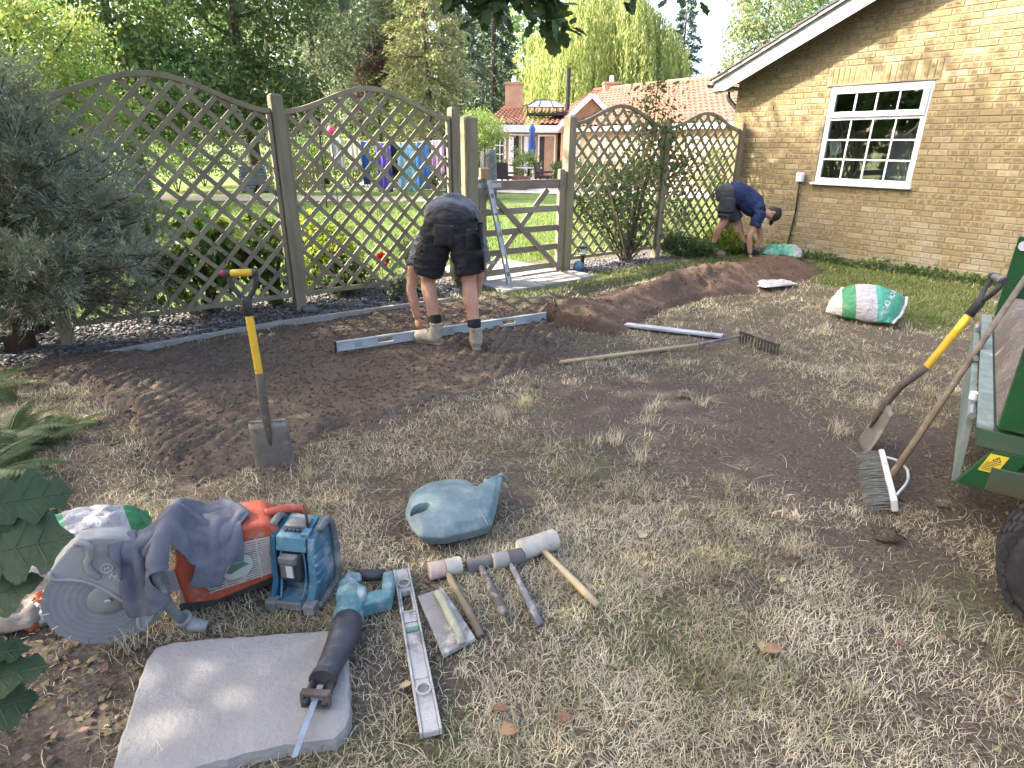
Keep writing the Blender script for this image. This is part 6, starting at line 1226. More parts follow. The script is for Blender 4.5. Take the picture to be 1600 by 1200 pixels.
t0 = e_-ro_+ax_*.02; t1 = G(459, 1184, .065)-ro_; db = (t1-t0); LBk = db.length; db.normalize(); nb = Vector((0, 0, 1)); wv = db.cross(nb).normalized(); V = []; nt_ = 46
poly = [(0, -.009)]+[(LBk*(i+.5*(0))/nt_, .009+(.0035 if i % 2 else 0)) for i in range(0)]
up_e = [(LBk*i/nt_, .008-.003*i/nt_+(.003 if i % 2 else 0)) for i in range(nt_+1)]; lo_e = [(LBk, -.002), (LBk*.97, -.008), (0, -.009)]
MB().prism(up_e+lo_e, -.0009, .0009, (db, wv, db.cross(wv)), t0).build('saw_blade', mat('blue_steel', (.30, .36, .45), (.24, .28, .33), scale=20, rough=.4, metal=.5), rs)
text_obj('brand_lettering', 'makita', .03, mat('pale_print', (.45, .52, .52), rough=.6), frame(Vector((.35, .94, 0)).normalized(), Vector((-.94, .35, 0)).normalized(), (0, 0, 1), G(545, 944, .0985)-ro_), rs, .0008, .25)
# --- jobsite radio
A_, B_, C_ = G(421, 948), G(496, 957), G(524, 903); xr = (B_-A_); wr = xr.length; xr.normalize(); yr = Vector((-xr.y, xr.x, 0)); dr = .185; c0_ = (A_+B_)/2
rd_ = thing('jobsite_radio', 'dusty blue jobsite radio with its battery hatch open', 'radio', (c0_.x, c0_.y, 0)); rd_.rotation_euler = (0, 0, math.atan2(xr.y, xr.x))
M_rad = mat('radio_blue', (.022, .085, .135), (.018, .065, .10), scale=8, rough=.5, c3=(.30, .33, .33), dscale=10, dlo=.5, dhi=.75, damt=.55, bump=.1); M_radl = mat('radio_pale', (.055, .145, .20), (.04, .11, .155), scale=8, rough=.55, c3=(.36, .37, .36), dscale=10, dlo=.45, dhi=.7, damt=.7, bump=.1); M_bump = mat('grey_bumper', (.10, .10, .10), (.15, .15, .145), scale=9, rough=.8, c3=(.33, .32, .30), dscale=9, dlo=.45, dhi=.7, damt=.7)
H_ = .29; w2 = wr/2
# hollow front: two cheeks, back block, top block
prof = [(-.0, .0), (-.0, .04), (.035, .09), (.045, .2), (.06, .265), (dr, .285), (dr, .0)]
YZX = (Vector((0, 1, 0)), Vector((0, 0, 1)), Vector((1, 0, 0)))
MB().prism(prof, -w2+.005, -w2+.028, YZX).build('side_cheek', M_rad, rd_, bevel=.006); MB().prism(prof, w2-.038, w2-.008, YZX).build('side_cheek', M_radl, rd_, bevel=.006)
MB().box((-.005, .125, .13), (wr-.068, .10, .24)).build('body', M_rad, rd_, bevel=.005)
MB().prism([(.045, .215), (.058, .268), (dr-.01, .288), (dr-.01, .235), (.075, .20)], -w2+.03, w2-.04, YZX).build('top_block', M_radl, rd_, bevel=.005)
MB().box((-.005, .125, .283), (wr*.46, .055, .012)).build('handle_recess', M_bump, rd_, bevel=.003)
for k in range(5): MB().box((-.035+k*.016, .085, .279), (.011, .012, .008)).build('button', M_blk, rd_, bevel=.002)
MB().box((-.005, .035, .022), (wr-.07, .10, .018)).build('hatch_flap', M_radl, rd_, bevel=.005); MB().box((-.005, -.012, .028), (wr-.09, .012, .03)).build('flap_lip', M_bump, rd_, bevel=.004)
rim = MB(); rim.tube(smooth_path([(-w2+.045, .01, .035), (-w2+.040, .04, .09), (-w2+.04, .053, .17), (-w2+.05, .062, .225), (0, .066, .232), (w2-.065, .062, .225), (w2-.052, .053, .17), (w2-.052, .04, .09), (w2-.058, .01, .035)], 4), .0045, 6); rim.build('hatch_rim', M_radl, rd_, smooth=True)
bt = MB(); bt.box((-.006, .052, .155), (.078, .062, .098)); bt.build('battery', M_blk, rd_, bevel=.009); MB().box((-.006, .026, .198), (.066, .03, .03)).build('battery_catch', M_bump, rd_, bevel=.006); MB().box((-.012, .0195, .15), (.05, .002, .055)).build('battery_plate', M_steel, rd_, bevel=.002)
lb = MB().box((-.004, .0178, .15), (.024, .001, .05)).build('battery_label', mat('label_white', (.55, .55, .52), rough=.7), rd_)
MB().box((-.006, .07, .088), (.03, .02, .035)).build('connector', M_blk, rd_, bevel=.003)
for x in (-w2+.004, w2-.0):
    mb = MB(); mb.tube(smooth_path([(x, .015, .012), (x, .10, .008), (x, dr-.01, .014), (x, dr+.005, .10), (x, dr+.0, .24), (x, dr-.04, .292), (x, .09, .287)], 4), .014, 8); mb.build('bumper', M_bump, rd_, smooth=True)
for k in range(4): MB().box((w2-.004, .085+.0*k, .10+.035*k), (.012, .10, .010)).build('speaker_rib', M_radl, rd_, bevel=.002)
for s in (-1, 1): MB().box((s*(w2-.02), -.002, .022), (.045, .045, .044)).build('foot', M_bump, rd_, bevel=.008)
MB().tube([(w2-.055, .105, .27), (w2-.058, .115, .32), (w2-.072, .125, .36)], [.006, .0055, .004], 8).build('antenna', M_blk, rd_, smooth=True); MB().box((w2-.045, .08, .275), (.03, .04, .02)).build('dial', M_radl, rd_, bevel=.004)
# --- watering can lying on its side
wc0 = G(702, 830); wc = thing('watering_can', 'faded blue-green plastic watering can lying on its side', 'watering can', (wc0.x, wc0.y, 0)); wO = Vector(wc.location)
def blob_cut(name, mb, cut, m, voxel, smooth, parent):
    me = mb.mesh(name); bm = bmesh.new(); bm.from_mesh(me); bmesh.ops.recalc_face_normals(bm, faces=bm.faces); bm.to_mesh(me); bm.free(); o = bpy.data.objects.new(name, me); COL.objects.link(o)
    r1_ = o.modifiers.new('r0', 'REMESH'); r1_.mode = 'VOXEL'; r1_.voxel_size = voxel
    s1 = o.modifiers.new('s0', 'SMOOTH'); s1.iterations = smooth; s1.factor = .5
    cme = cut.mesh('cut'); bm = bmesh.new(); bm.from_mesh(cme); bmesh.ops.recalc_face_normals(bm, faces=bm.faces); bm.to_mesh(cme); bm.free(); co = bpy.data.objects.new('cut', cme); COL.objects.link(co)
    bo = o.modifiers.new('b', 'BOOLEAN'); bo.object = co; bo.operation = 'DIFFERENCE'; bo.solver = 'EXACT'
    dg = bpy.context.evaluated_depsgraph_get(); dg.update(); me2 = bpy.data.meshes.new_from_object(o.evaluated_get(dg)); bpy.data.objects.remove(o); bpy.data.objects.remove(co); me2.materials.clear(); me2.materials.append(m); me2.polygons.foreach_set('use_smooth', [True]*len(me2.polygons)); me2.name = name
    return put(bpy.data.objects.new(name, me2), parent)
mb = MB(); can = [(632, 805), (639, 780), (663, 766), (700, 759), (728, 760), (746, 772), (764, 774), (776, 758), (783, 750), (783, 762), (780, 782), (775, 804), (769, 824), (735, 834), (690, 844), (655, 842), (641, 828)]
P = [G(x, y-3, .085)-wO for x, y in can]; cx = sum((p.x for p in P))/len(P); cy = sum((p.y for p in P))/len(P)
def lay(sc, z): return [(cx+(p.x-cx)*sc, cy+(p.y-cy)*sc*1.0, z) for p in P]
n = len(P); V = lay(.62, .004)+lay(.90, .035)+lay(1.0, .085)+lay(.88, .125)+lay(.55, .142); Fc = [(l*n+i, l*n+(i+1) % n, (l+1)*n+(i+1) % n, (l+1)*n+i) for l in range(4) for i in range(n)]+[tuple(range(n-1, -1, -1)), tuple(4*n+i for i in range(n))]; mb.add(V, Fc)
sp_ = [G(756, 795, .085)-wO, G(770, 776, .09)-wO, G(778, 762, .10)-wO, G(783, 747, .11)-wO]; mb.tube(sp_, [.04, .028, .019, .012], 12)
cut = MB(); hc = G(657, 797, .12)-wO; hx = Vector((.9, .42, 0)).normalized(); cut.ball(hc+Vector((0, 0, -.02)), (.046, .036, .11), 16, 10, Matrix.Rotation(math.atan2(.42, .9), 3, 'Z'))
M_can = mat('faded_can', (.115, .17, .18), (.085, .135, .142), scale=5, rough=.6, c3=(.34, .37, .36), dscale=12, dlo=.36, dhi=.82, damt=.55, bump=.3, bscale=70)
blob_cut('body', mb, cut, M_can, .006, 4, wc)
MB().tube(smooth_path([G(733, 758, .105)-wO, G(742, 778, .136)-wO, G(752, 800, .133)-wO, G(764, 822, .10)-wO], 3), .004, 6).build('moulded_seam', M_can, wc, smooth=True)
MB().tube([sp_[-1]-Vector((0, 0, 0)), sp_[-1]+(sp_[-1]-sp_[-2])*.25], [.017, .018], 12).build('rose_collar', M_can, wc)
# --- bags
def bag_mat(name, bands, seed=0, print_=None):
    m = bpy.data.materials.new(name); m.use_nodes = True; nt = m.node_tree; N = nt.nodes; L = nt.links; b = N['Principled BSDF']; co = N.new('ShaderNodeTexCoord').outputs['Object']; sp = N.new('ShaderNodeSeparateXYZ'); L.new(co, sp.inputs[0])
    v = _math(nt, 'ADD', sp.outputs[0], _math(nt, 'MULTIPLY', sp.outputs[1], .35)); rp_ = N.new('ShaderNodeValToRGB'); rp_.color_ramp.interpolation = 'CONSTANT'; L.new(_math(nt, 'ADD', _math(nt, 'MULTIPLY', v, 1.3), .5), rp_.inputs[0]); e = rp_.color_ramp.elements
    e[0].position = bands[0][0]; e[0].color = (*bands[0][1], 1); e[1].position = bands[1][0]; e[1].color = (*bands[1][1], 1)
    for p, c in bands[2:]: q = e.new(p); q.color = (*c, 1)
    n = _noise(nt, co, 9, 6); c = _mix(nt, _math(nt, 'MULTIPLY', _ramp(nt, n, .5, .75), .5), rp_.outputs[0], (.38, .34, .28)); L.new(c, b.inputs['Base Color']); b.inputs['Roughness'].default_value = .4
    bn = N.new('ShaderNodeBump'); bn.inputs['Strength'].default_value = .9; bn.inputs['Distance'].default_value = .03; L.new(_noise(nt, co, 11, 6, .6, 2.5), bn.inputs['Height']); L.new(bn.outputs[0], b.inputs['Normal']); return m
def bag(name, label, cat, base, rz, lx, ly, h, m, seed, crumple=.02, rot=(0, 0), seam=True, parts=True, slump=.0):
    th = thing(name, label, cat, base, (rot[0], rot[1], rz)); N_ = 34; V = []; Fc = []; u = np.linspace(-1, 1, N_); U, W = np.meshgrid(u, u); pin = 1-.10*np.abs(W)**2
    X = U*lx/2*(1-.07*W**2); Y = W*ly/2*(1-.10*U**2); q = np.clip(1-np.abs(U)**2.6, 0, 1)**.6*np.clip(1-np.abs(W)**2.6, 0, 1)**.6
    f = (fbm(U*2.2+seed, W*2.2, 4, seed)-.5); rdg = np.abs(fbm(U*3+seed, W*3+5, 3, seed+3)-.5); Zt = h*.35+h*.65*q*(1+slump*U)+(f*2*crumple-rdg*crumple*2.5)*(.35+q); Zb = h*.35-h*.33*q; Zt = np.maximum(Zt, Zb+.004); X = X+f*crumple*1.5; Y = Y+rdg*crumple
    I = np.arange(N_*N_).reshape(N_, N_); Vt = np.stack([X, Y, Zt], -1).reshape(-1, 3); Vb = np.stack([X, Y, Zb], -1).reshape(-1, 3); Q = np.stack([I[:-1, :-1], I[:-1, 1:], I[1:, 1:], I[1:, :-1]], -1).reshape(-1, 4); bd = np.concatenate([I[0, :], I[1:, -1], I[-1, -2::-1], I[-2:0:-1, 0]]); nb_ = len(bd); S = np.stack([bd, np.roll(bd, -1), np.roll(bd, -1)+N_*N_, bd+N_*N_], 1)[:, ::-1]
    np_obj('sack', np.concatenate([Vt, Vb]), [Q, Q[:, ::-1]+N_*N_, S], m, th, smooth=True)
    if seam:
        for k in (-1, 1):
            i = 0 if k < 0 else N_-1; mid = (Vt[I[:, i]]+Vb[I[:, i]])/2; mb = MB(); V2 = []
            for j in range(N_): p = mid[j]; V2 += [(p[0], p[1], p[2]-.004), (p[0]+k*.022, p[1], p[2]+.004*math.sin(j*.9+seed)), (p[0], p[1], p[2]+.004)]
            F2 = []
            for j in range(N_-1): a = j*3; F2 += [(a, a+1, a+4, a+3), (a+1, a+2, a+5, a+4)]
            mb.add(V2, F2); mb.build('seam', mat('bag_seam', (.55, .53, .50), rough=.6), th, fixn=False)
    return th
WH = (.44, .42, .40); GR = (.035, .22, .08); TE = (.035, .25, .17); CL = (.38, .365, .36)
m_b = bag_mat('sand_bag_print', [(0, WH), (.16, WH), (.2, GR), (.36, CL), (.60, (.06, .33, .25)), (.66, TE), (.97, WH)])
p = G(1350, 497); bg1 = bag('cement_bag', 'full white and green printed bag lying on the grass near the brick wall', 'bag', (p.x, p.y, .06), R(-42), .60, .50, .25, m_b, 3, .022, (R(24), 0))
text_obj('print', 'MOW  CPL', .062, mat('white_print', (.6, .6, .58), rough=.5), frame((0, -1, 0), (1, 0, 0), (0, 0, 1), (.19, .0, .3)), bg1, 0)
from mathutils.bvhtree import BVHTree
_sk = [c for c in bg1.children if c.name.startswith('sack')][0]; _tx = [c for c in bg1.children if c.name.startswith('print')][0]; _bv = BVHTree.FromPolygons([v.co[:] for v in _sk.data.vertices], [p_.vertices[:] for p_ in _sk.data.polygons])
for v in _tx.data.vertices:
    hit = _bv.ray_cast(Vector((v.co.x, v.co.y, 1)), Vector((0, 0, -1)))[0]
    v.co.z = (hit.z if hit else .05)+.003
p = G(1222, 408); bag('green_bag', 'crumpled green and white bag slumped at the foot of the brick wall', 'bag', (p.x, p.y, .02), R(-30), .55, .42, .26, bag_mat('green_bag_print', [(0, TE), (.35, TE), (.45, (.12, .35, .22)), (.62, CL), (.8, GR)]), 8, .05, seam=False)
p = G(1208, 449); bag('empty_bag', 'flattened empty pale bag lying beside the soil ridge', 'bag', (p.x, p.y, .02), R(25), .52, .28, .07, bag_mat('empty_bag_print', [(0, CL), (.3, WH), (.78, WH), (.86, (.2, .38, .22))]), 12, .014)
p = G(150, 880); bag('torn_bag', 'white and green plastic bag propped behind the cut-off saw', 'bag', (p.x-.03, p.y+.02, .0), R(20), .44, .30, .24, bag_mat('torn_bag_print', [(0, WH), (.22, (.50, .47, .43)), (.4, (.10, .34, .18)), (.46, WH), (.72, GR), (.84, (.25, .4, .3))]), 21, .03, (R(15), 0), seam=False)
p = G(20, 985); bag('brown_sack', 'brown paper sack lying half under the oak spray', 'bag', (p.x-.1, p.y+.06, 0), R(10), .38, .28, .12, mat('brown_paper', (.24, .20, .165), (.18, .15, .12), scale=6, rough=.85, bump=.4, bscale=20), 31, .02, seam=False)
p = G(60, 968); bag('orange_packet', 'crumpled orange and white packet behind the saw blade', 'packet', (p.x, p.y+.03, 0), R(60), .15, .12, .10, bag_mat('orange_print', [(0, (.55, .12, .03)), (.42, (.62, .58, .55)), (.47, (.55, .12, .03)), (.54, (.60, .57, .55)), (.6, (.5, .1, .03))]), 41, .02, (R(30), 0), seam=False)
# ================================================================== cut-off saw
hub = Vector((-1.30, 1.542, 0)); u_ = Vector((.90, .436, 0)).normalized(); v_ = Vector((-u_.y, u_.x, 0))
cs = thing('cutoff_saw', 'dusty orange petrol cut-off saw with a big grey diamond blade', 'cut-off saw', hub); cs.rotation_euler = (0, 0, math.atan2(u_.y, u_.x))
XZ = (Vector((1, 0, 0)), Vector((0, 0, 1)), Vector((0, 1, 0)))
M_bladeS = mat('blade_steel', (.29, .30, .315), (.23, .24, .25), scale=5, rough=.5, metal=.35, c3=(.42, .42, .41), dscale=4, dlo=.45, dhi=.7, damt=.7)
# concentric scuffs on the disc
nt = M_bladeS.node_tree; bsdf = nt.nodes['Principled BSDF']; tc = nt.nodes.new('ShaderNodeTexCoord'); wv = nt.nodes.new('ShaderNodeTexWave'); wv.wave_type = 'RINGS'; wv.rings_direction = 'Y'; wv.inputs['Scale'].default_value = 17; wv.inputs['Distortion'].default_value = 2.5; wv.inputs['Detail'].default_value = 3; wv.inputs['Detail Scale'].default_value = .3
mpn = nt.nodes.new('ShaderNodeMapping'); mpn.inputs['Location'].default_value = (0, 0, -.178); nt.links.new(tc.outputs['Object'], mpn.inputs[0]); nt.links.new(mpn.outputs[0], wv.inputs[0])
old = bsdf.inputs['Base Color'].links[0].from_socket; nt.links.new(_mix(nt, _math(nt, 'MULTIPLY', wv.outputs[1], .25), old, (.15, .155, .165)), bsdf.inputs['Base Color'])
RB = .175; n_s = 18; out = []
for k in range(n_s):
    a0 = 2*math.pi*k/n_s; da = 2*math.pi/n_s; g = .011
    for q in np.linspace(g, da-g, 6): out.append((RB*math.cos(a0+q), RB*math.sin(a0+q)))
    out += [((RB-.018)*math.cos(a0+da-g*.9), (RB-.018)*math.sin(a0+da-g*.9)), ((RB-.018)*math.cos(a0+da+g*.9), (RB-.018)*math.sin(a0+da+g*.9))]
bl_ = MB().prism(out, -.0016, .0016, XZ, (0, 0, .178)).build('blade', M_bladeS, cs)
MB().lathe([(.058, -.004), (.056, -.0065), (.02, -.0075)], 28, (0, 0, .178), Matrix.Rotation(R(-90), 3, 'X')).build('flange', mat('flange_steel', (.34, .34, .32), (.27, .27, .26), rough=.5, metal=.4, scale=9), bl_, smooth=True)
MB().lathe([(.012, .0), (.012, .016), (.008, .018)], 8, (0, -.006, .178), Matrix.Rotation(R(90), 3, 'X')).build('arbor_bolt', M_galv, bl_)
M_guard = mat('guard_magnesium', (.345, .335, .315), (.27, .262, .25), scale=7, rough=.75, metal=.1, c3=(.18, .175, .17), dscale=8, dlo=.5, dhi=.7, damt=.75, bump=.3, bscale=50)
_pp = hub+v_*-.02
def BL(px, py):
    d = ray(px, py); o_ = Vector((0, 0, CAM_H)); t = (_pp-o_).dot(v_)/d.dot(v_); q = o_+d*t; return ((q-hub).dot(u_), q.z)
go = [BL(*q) for q in ((78, 894), (91, 876), (106, 858), (121, 845), (148, 840), (192, 838), (222, 850), (242, 874), (254, 902), (257, 928), (248, 952), (238, 968), (228, 982), (219, 979), (216, 966), (217, 954), (205, 945), (192, 937), (165, 920), (137, 908), (110, 904), (86, 904))]
MB().prism(go, -.024, -.010, XZ).build('guard', M_guard, cs, bevel=.006, seg=3)
rim_o = go[:11]
mb = MB(); V = []
for (x, z) in rim_o: V += [(x, -.023, z), (x, .038, z), (x*.93, .038, .178+(z-.178)*.93), (x*.93, -.023, .178+(z-.178)*.93)]
mb.add(V, [(i*4+k, i*4+(k+1) % 4, i*4+4+(k+1) % 4, i*4+4+k) for i in range(len(rim_o)-1) for k in range(4)]+[(0, 1, 2, 3), tuple(len(V)-4+k for k in (3, 2, 1, 0))]); mb.build('guard_rim', M_guard, cs, bevel=.003)
MB().tube(smooth_path([(x, -.026, z) for x, z in [go[0]]+go[:11:-1]], 3), .006, 6).build('guard_lip', M_guard, cs, smooth=True)
MB().tube(smooth_path([(BL(122, 846)[0], -.03, BL(122, 846)[1]), (BL(128, 840)[0], -.045, BL(128, 840)[1]), (BL(140, 846)[0], -.045, BL(140, 846)[1]), (BL(142, 862)[0], -.035, BL(142, 862)[1]), (BL(137, 876)[0], -.03, BL(137, 876)[1]), (BL(143, 890)[0], -.03, BL(143, 890)[1]), (BL(155, 900)[0], -.026, BL(155, 900)[1])], 4), .011, 8).build('guard_handle', M_guard, cs, smooth=True)
text_obj('brand_lettering', 'Husqvarna', .030, mat('raised_letter', (.60, .59, .56), (.5, .49, .47), rough=.7), Matrix.Translation((BL(205, 906)[0], -.0252, BL(205, 906)[1])) @ Matrix.Rotation(R(38), 4, 'Y') @ Matrix.Rotation(R(90), 4, 'X'), cs, .002)
mk = MB(); ex_, ez_ = BL(167, 886)
for k in range(12): a0 = 2*math.pi*k/12; a1 = 2*math.pi*(k+1)/12; mk.bar((ex_+.016*math.cos(a0), -.0265, ez_+.016*math.sin(a0)), (ex_+.016*math.cos(a1), -.0265, ez_+.016*math.sin(a1)), .002, .003, up=(0, 1, 0))
for (a, b) in (((ex_-.006, ez_-.007), (ex_-.006, ez_+.007)), ((ex_+.006, ez_-.007), (ex_+.006, ez_+.007)), ((ex_-.006, ez_), (ex_+.006, ez_))): mk.bar((a[0], -.0265, a[1]), (b[0], -.0265, b[1]), .002, .003, up=(0, 1, 0))
mk.build('crown_emblem', MATS['raised_letter'], cs)
MB().lathe([(.006, 0), (.006, .004)], 10, (BL(221, 931)[0], -.024, BL(221, 931)[1]), Matrix.Rotation(R(90), 3, 'X')).build('guard_hole', M_blk, cs)
M_org = mat('dusty_orange', (.42, .085, .04), (.34, .065, .032), scale=8, rough=.5, c3=(.36, .27, .22), dscale=14, dlo=.5, dhi=.72, damt=.6, bump=.15); M_cream = mat('cream_vent', (.42, .37, .31), (.34, .29, .24), scale=10, rough=.65, c3=(.2, .16, .13), dscale=20)
MB().prism([(.05, .13), (.30, .10), (.30, .19), (.05, .22)], .03, .075, XZ).build('cutting_arm', M_guard, cs, bevel=.006)
MB().prism([(.20, .055), (.30, .035), (.52, .075), (.54, .12), (.54, .27), (.50, .31), (.30, .325), (.22, .29), (.19, .2)], .02, .20, XZ).build('engine_body', M_org, cs, bevel=.016, seg=3)
MB().prism([(.285, .085), (.505, .115), (.515, .245), (.30, .275), (.272, .2)], .012, .024, XZ).build('starter_recess', M_blk, cs, bevel=.003)
for k in range(17):
    q = k/16; z0 = .092+q*.172; xl = .283+.012*math.sin(q*3.14)*-1; xr_ = .508; MB().bar((xl, .010, z0), (xr_, .010, z0+.018*(1-q)-.01*q+.0), .0055, .006).build('vent_slat', M_cream, cs)
for x in (.34, .40, .455): MB().box((x, .0105, .18), (.006, .005, .165)).build('vent_rib', M_cream, cs)
sg_ = [(.33, .15), (.35, .125), (.41, .13), (.435, .165), (.43, .205), (.39, .225), (.345, .205)]; pl = MB().prism(sg_, .000, .006, XZ).build('badge', mat('badge_grey', (.34, .36, .32), (.27, .29, .26), rough=.6, scale=20), cs, bevel=.002)
MB().prism([(.345, .160), (.365, .185), (.405, .19), (.42, .175), (.39, .165), (.36, .15)], -.0012, .0005, XZ).build('badge_mark', mat('badge_green', (.08, .14, .10), rough=.6), pl)
MB().tube(smooth_path([(.50, .10, .30), (.57, .10, .30), (.625, .10, .285), (.635, .10, .25), (.63, .10, .19), (.625, .10, .155)], 5), .017, 10).build('rear_handle', M_org, cs, smooth=True)
MB().prism([(.52, .085), (.66, .13), (.655, .15), (.62, .158), (.52, .12)], .06, .14, XZ).build('rear_guard', M_org, cs, bevel=.006)
M_tube = mat('handle_tube', (.10, .105, .105), (.17, .17, .165), scale=16, rough=.6, c3=(.36, .35, .33), dscale=15, dlo=.5, dhi=.68, damt=.8, bump=.2)
MB().tube(smooth_path([(.205, -.055, .05), (.185, -.085, .11), (.165, -.095, .20), (.16, -.095, .28), (.175, -.09, .345), (.195, -.05, .375), (.215, .06, .39), (.23, .17, .37), (.24, .215, .29), (.245, .22, .14)], 5), .0165, 10).build('front_handle', M_tube, cs, smooth=True)
MB().tube([(.20, -.052, .055), (.225, -.066, .035), (.262, -.078, .022)], [.021, .023, .02], 12).build('handle_foot', M_guard, cs, smooth=True); MB().tube([(.195, -.06, .072), (.20, -.058, .062)], .028, 14).build('foot_flange', M_guard, cs)
MB().prism([(.18, .012), (.54, .045), (.54, .07), (.18, .06)], .03, .19, XZ).build('base', M_blk, cs, bevel=.004)
for x in (.24, .50): MB().box((x, .11, .02), (.05, .14, .04)).build('rubber_foot', M_blk, cs, bevel=.006)
# ------------------------------------------------------------------ sweatshirt
csM = Matrix.Translation(hub) @ Matrix.Rotation(math.atan2(u_.y, u_.x), 4, 'Z')
def drape():
    """a garment settled over the saw: small particle cloth (distance links, gravity, contact with the saw's solid shapes)"""
    st = .0112; nx, ny = 58, 58; ids = -np.ones((nx, ny), int); P = []
    def inside(i, j):
        x = i/(nx-1); y = j/(ny-1); return (.20 < x < .92 and .32 < y < .88) or (.04 < x < .34 and .0 < y < .62) or (.66 < x < .84 and .20 < y < .4) or (.34 < x < .46 and .18 < y < .4)
    for i in range(nx):
        for j in range(ny):
            if inside(i, j):
                x = (i-nx/2)*st; y = (j-ny/2)*st; ids[i, j] = len(P); P.append((.245+x*.80+.012*math.sin(j*.5), .03+y*.80+.012*math.sin(i*.45), .44+.03*math.sin(i*.62+j*.15)+.025*math.sin(j*.7+i*.21)+.02*math.sin(i*.3-j*.4)))
    P = np.array(P); Q = P.copy(); links = []
    def add(di, dj, k):
        for c in range(2 if (di in (0, 1) and dj in (0, 1)) else 4):
            A = []; B = []
            for i in range(nx):
                for j in range(ny):
                    a = i+di; b = j+dj
                    if 0 <= a < nx and 0 <= b < ny and ids[i, j] >= 0 and ids[a, b] >= 0:
                        key = ((i//max(di, 1)) if di else (j//max(dj, 1)))
                        if (di == 2 or dj == 2): col = (((i//2) % 2) if di else ((j//2) % 2))+2*((i if di else j) % 2 == 1)
                        else: col = key % 2
                        if col == c: A.append(ids[i, j]); B.append(ids[a, b])
            if A: links.append((np.array(A), np.array(B), st*math.hypot(di, dj), k))
    add(1, 0, 1); add(0, 1, 1); add(1, 1, .7); add(1, -1, .7); add(2, 0, .16); add(0, 2, .16)
    caps = []
    hp_ = [(.205, -.055, .05), (.185, -.085, .11), (.165, -.095, .20), (.16, -.095, .28), (.175, -.09, .345), (.195, -.05, .375), (.215, .06, .39), (.23, .17, .37), (.24, .215, .29), (.245, .22, .14)]
    caps = [(np.array(a), np.array(b), .024) for a, b in zip(hp_[:-1], hp_[1:])]
    boxes = [((.37, .11, .18), (.165, .085, .125), .02), ((.045, -.005, .27), (.115, .022, .10), .012), ((.15, .05, .16), (.12, .03, .05), .01)]
    for step in range(260):
        vel = (P-Q)*.965; Q = P.copy(); Q0 = P.copy(); P = P+vel; P[:, 2] -= 9.8*.004**2*2.0
        for it in range(7):
            for A, B, L, k in links:
                d = P[B]-P[A]; l = np.linalg.norm(d, axis=1)+1e-9; s = (l-L)/l*.5*k; s = np.where((l < L) & (k < 1), s*.4, s); c = d*s[:, None]; P[A] += c; P[B] -= c
        hit = np.zeros(len(P), bool)
        for a, b, r in caps:
            ab = b-a; t = np.clip(((P-a)@ab)/(ab@ab), 0, 1); d = P-(a+ab*t[:, None]); l = np.linalg.norm(d, axis=1)+1e-9; m = l < r; P[m] += (d/l[:, None]*(r-l)[:, None])[m]; hit |= m
        for c, h, r in boxes:
            d = P-np.array(c); h = np.array(h); q = np.abs(d)-h; out = np.maximum(q, 0); l = np.linalg.norm(out, axis=1); ins = np.all(q < 0, 1); m = (l < r) & ~ins
            n_ = out*np.sign(d)/(l[:, None]+1e-9); P[m] += (n_*(r-l)[:, None])[m]; ax = np.argmax(q, 1); ar = np.arange(len(P)); mv = np.zeros_like(P); mv[ar, ax] = (np.sign(d)[ar, ax])*(-q[ar, ax]+r); P[ins] += mv[ins]; hit |= m | ins
        g = P[:, 2] < .012; P[g, 2] = .012; hit |= g
        Q[hit] = P[hit]-(P[hit]-Q[hit])*.02; top = hit & (P[:, 2] > .31); P[top, :2] = Q0[top, :2]*.97+P[top, :2]*.03; Q[top, :2] = P[top, :2]
    F = []
    for i in range(nx-1):
        for j in range(ny-1):
            q = (ids[i, j], ids[i+1, j], ids[i+1, j+1], ids[i, j+1])
            if min(q) >= 0: F.append(q)
    me = bpy.data.meshes.new('fabric'); me.from_pydata([tuple(csM @ Vector(p)) for p in P], [], F); return me
M_sweat = mat('grey_blue_fleece', (.115, .12, .142), (.088, .092, .11), scale=5, rough=.95, bump=.25, bscale=180, c3=(.19, .19, .225), dscale=6, dlo=.55, dhi=.8, damt=.5)
ev = drape()
_n = len(ev.vertices); _c = np.zeros(_n*3, np.float32); ev.vertices.foreach_get('co', _c); _c = _c.reshape(-1, 3); _m = np.zeros(_n*3, np.float32); ev.vertices.foreach_get('normal', _m); _m = _m.reshape(-1, 3)
_q = fbm(_c[:, 0]*13+_c[:, 2]*9, _c[:, 1]*13-_c[:, 2]*15, 3, 5); _c = _c+_m*((.5-np.abs(2*_q-1))*.018)[:, None]; ev.vertices.foreach_set('co', _c.ravel()); ev.update()
ev.name = 'fabric'; ev.materials.clear(); ev.materials.append(M_sweat); ev.polygons.foreach_set('use_smooth', [True]*len(ev.polygons))
sw = thing('sweatshirt', 'grey-blue sweatshirt thrown over the cut-off saw handle', 'sweatshirt', csM @ Vector((.28, .05, .33))); so_f = put(bpy.data.objects.new('fabric', ev), sw, True); sd = so_f.modifiers.new('t', 'SOLIDIFY'); sd.thickness = .004; sd.offset = 1; sb2 = so_f.modifiers.new('s', 'SUBSURF'); sb2.levels = 1; sb2.render_levels = 1
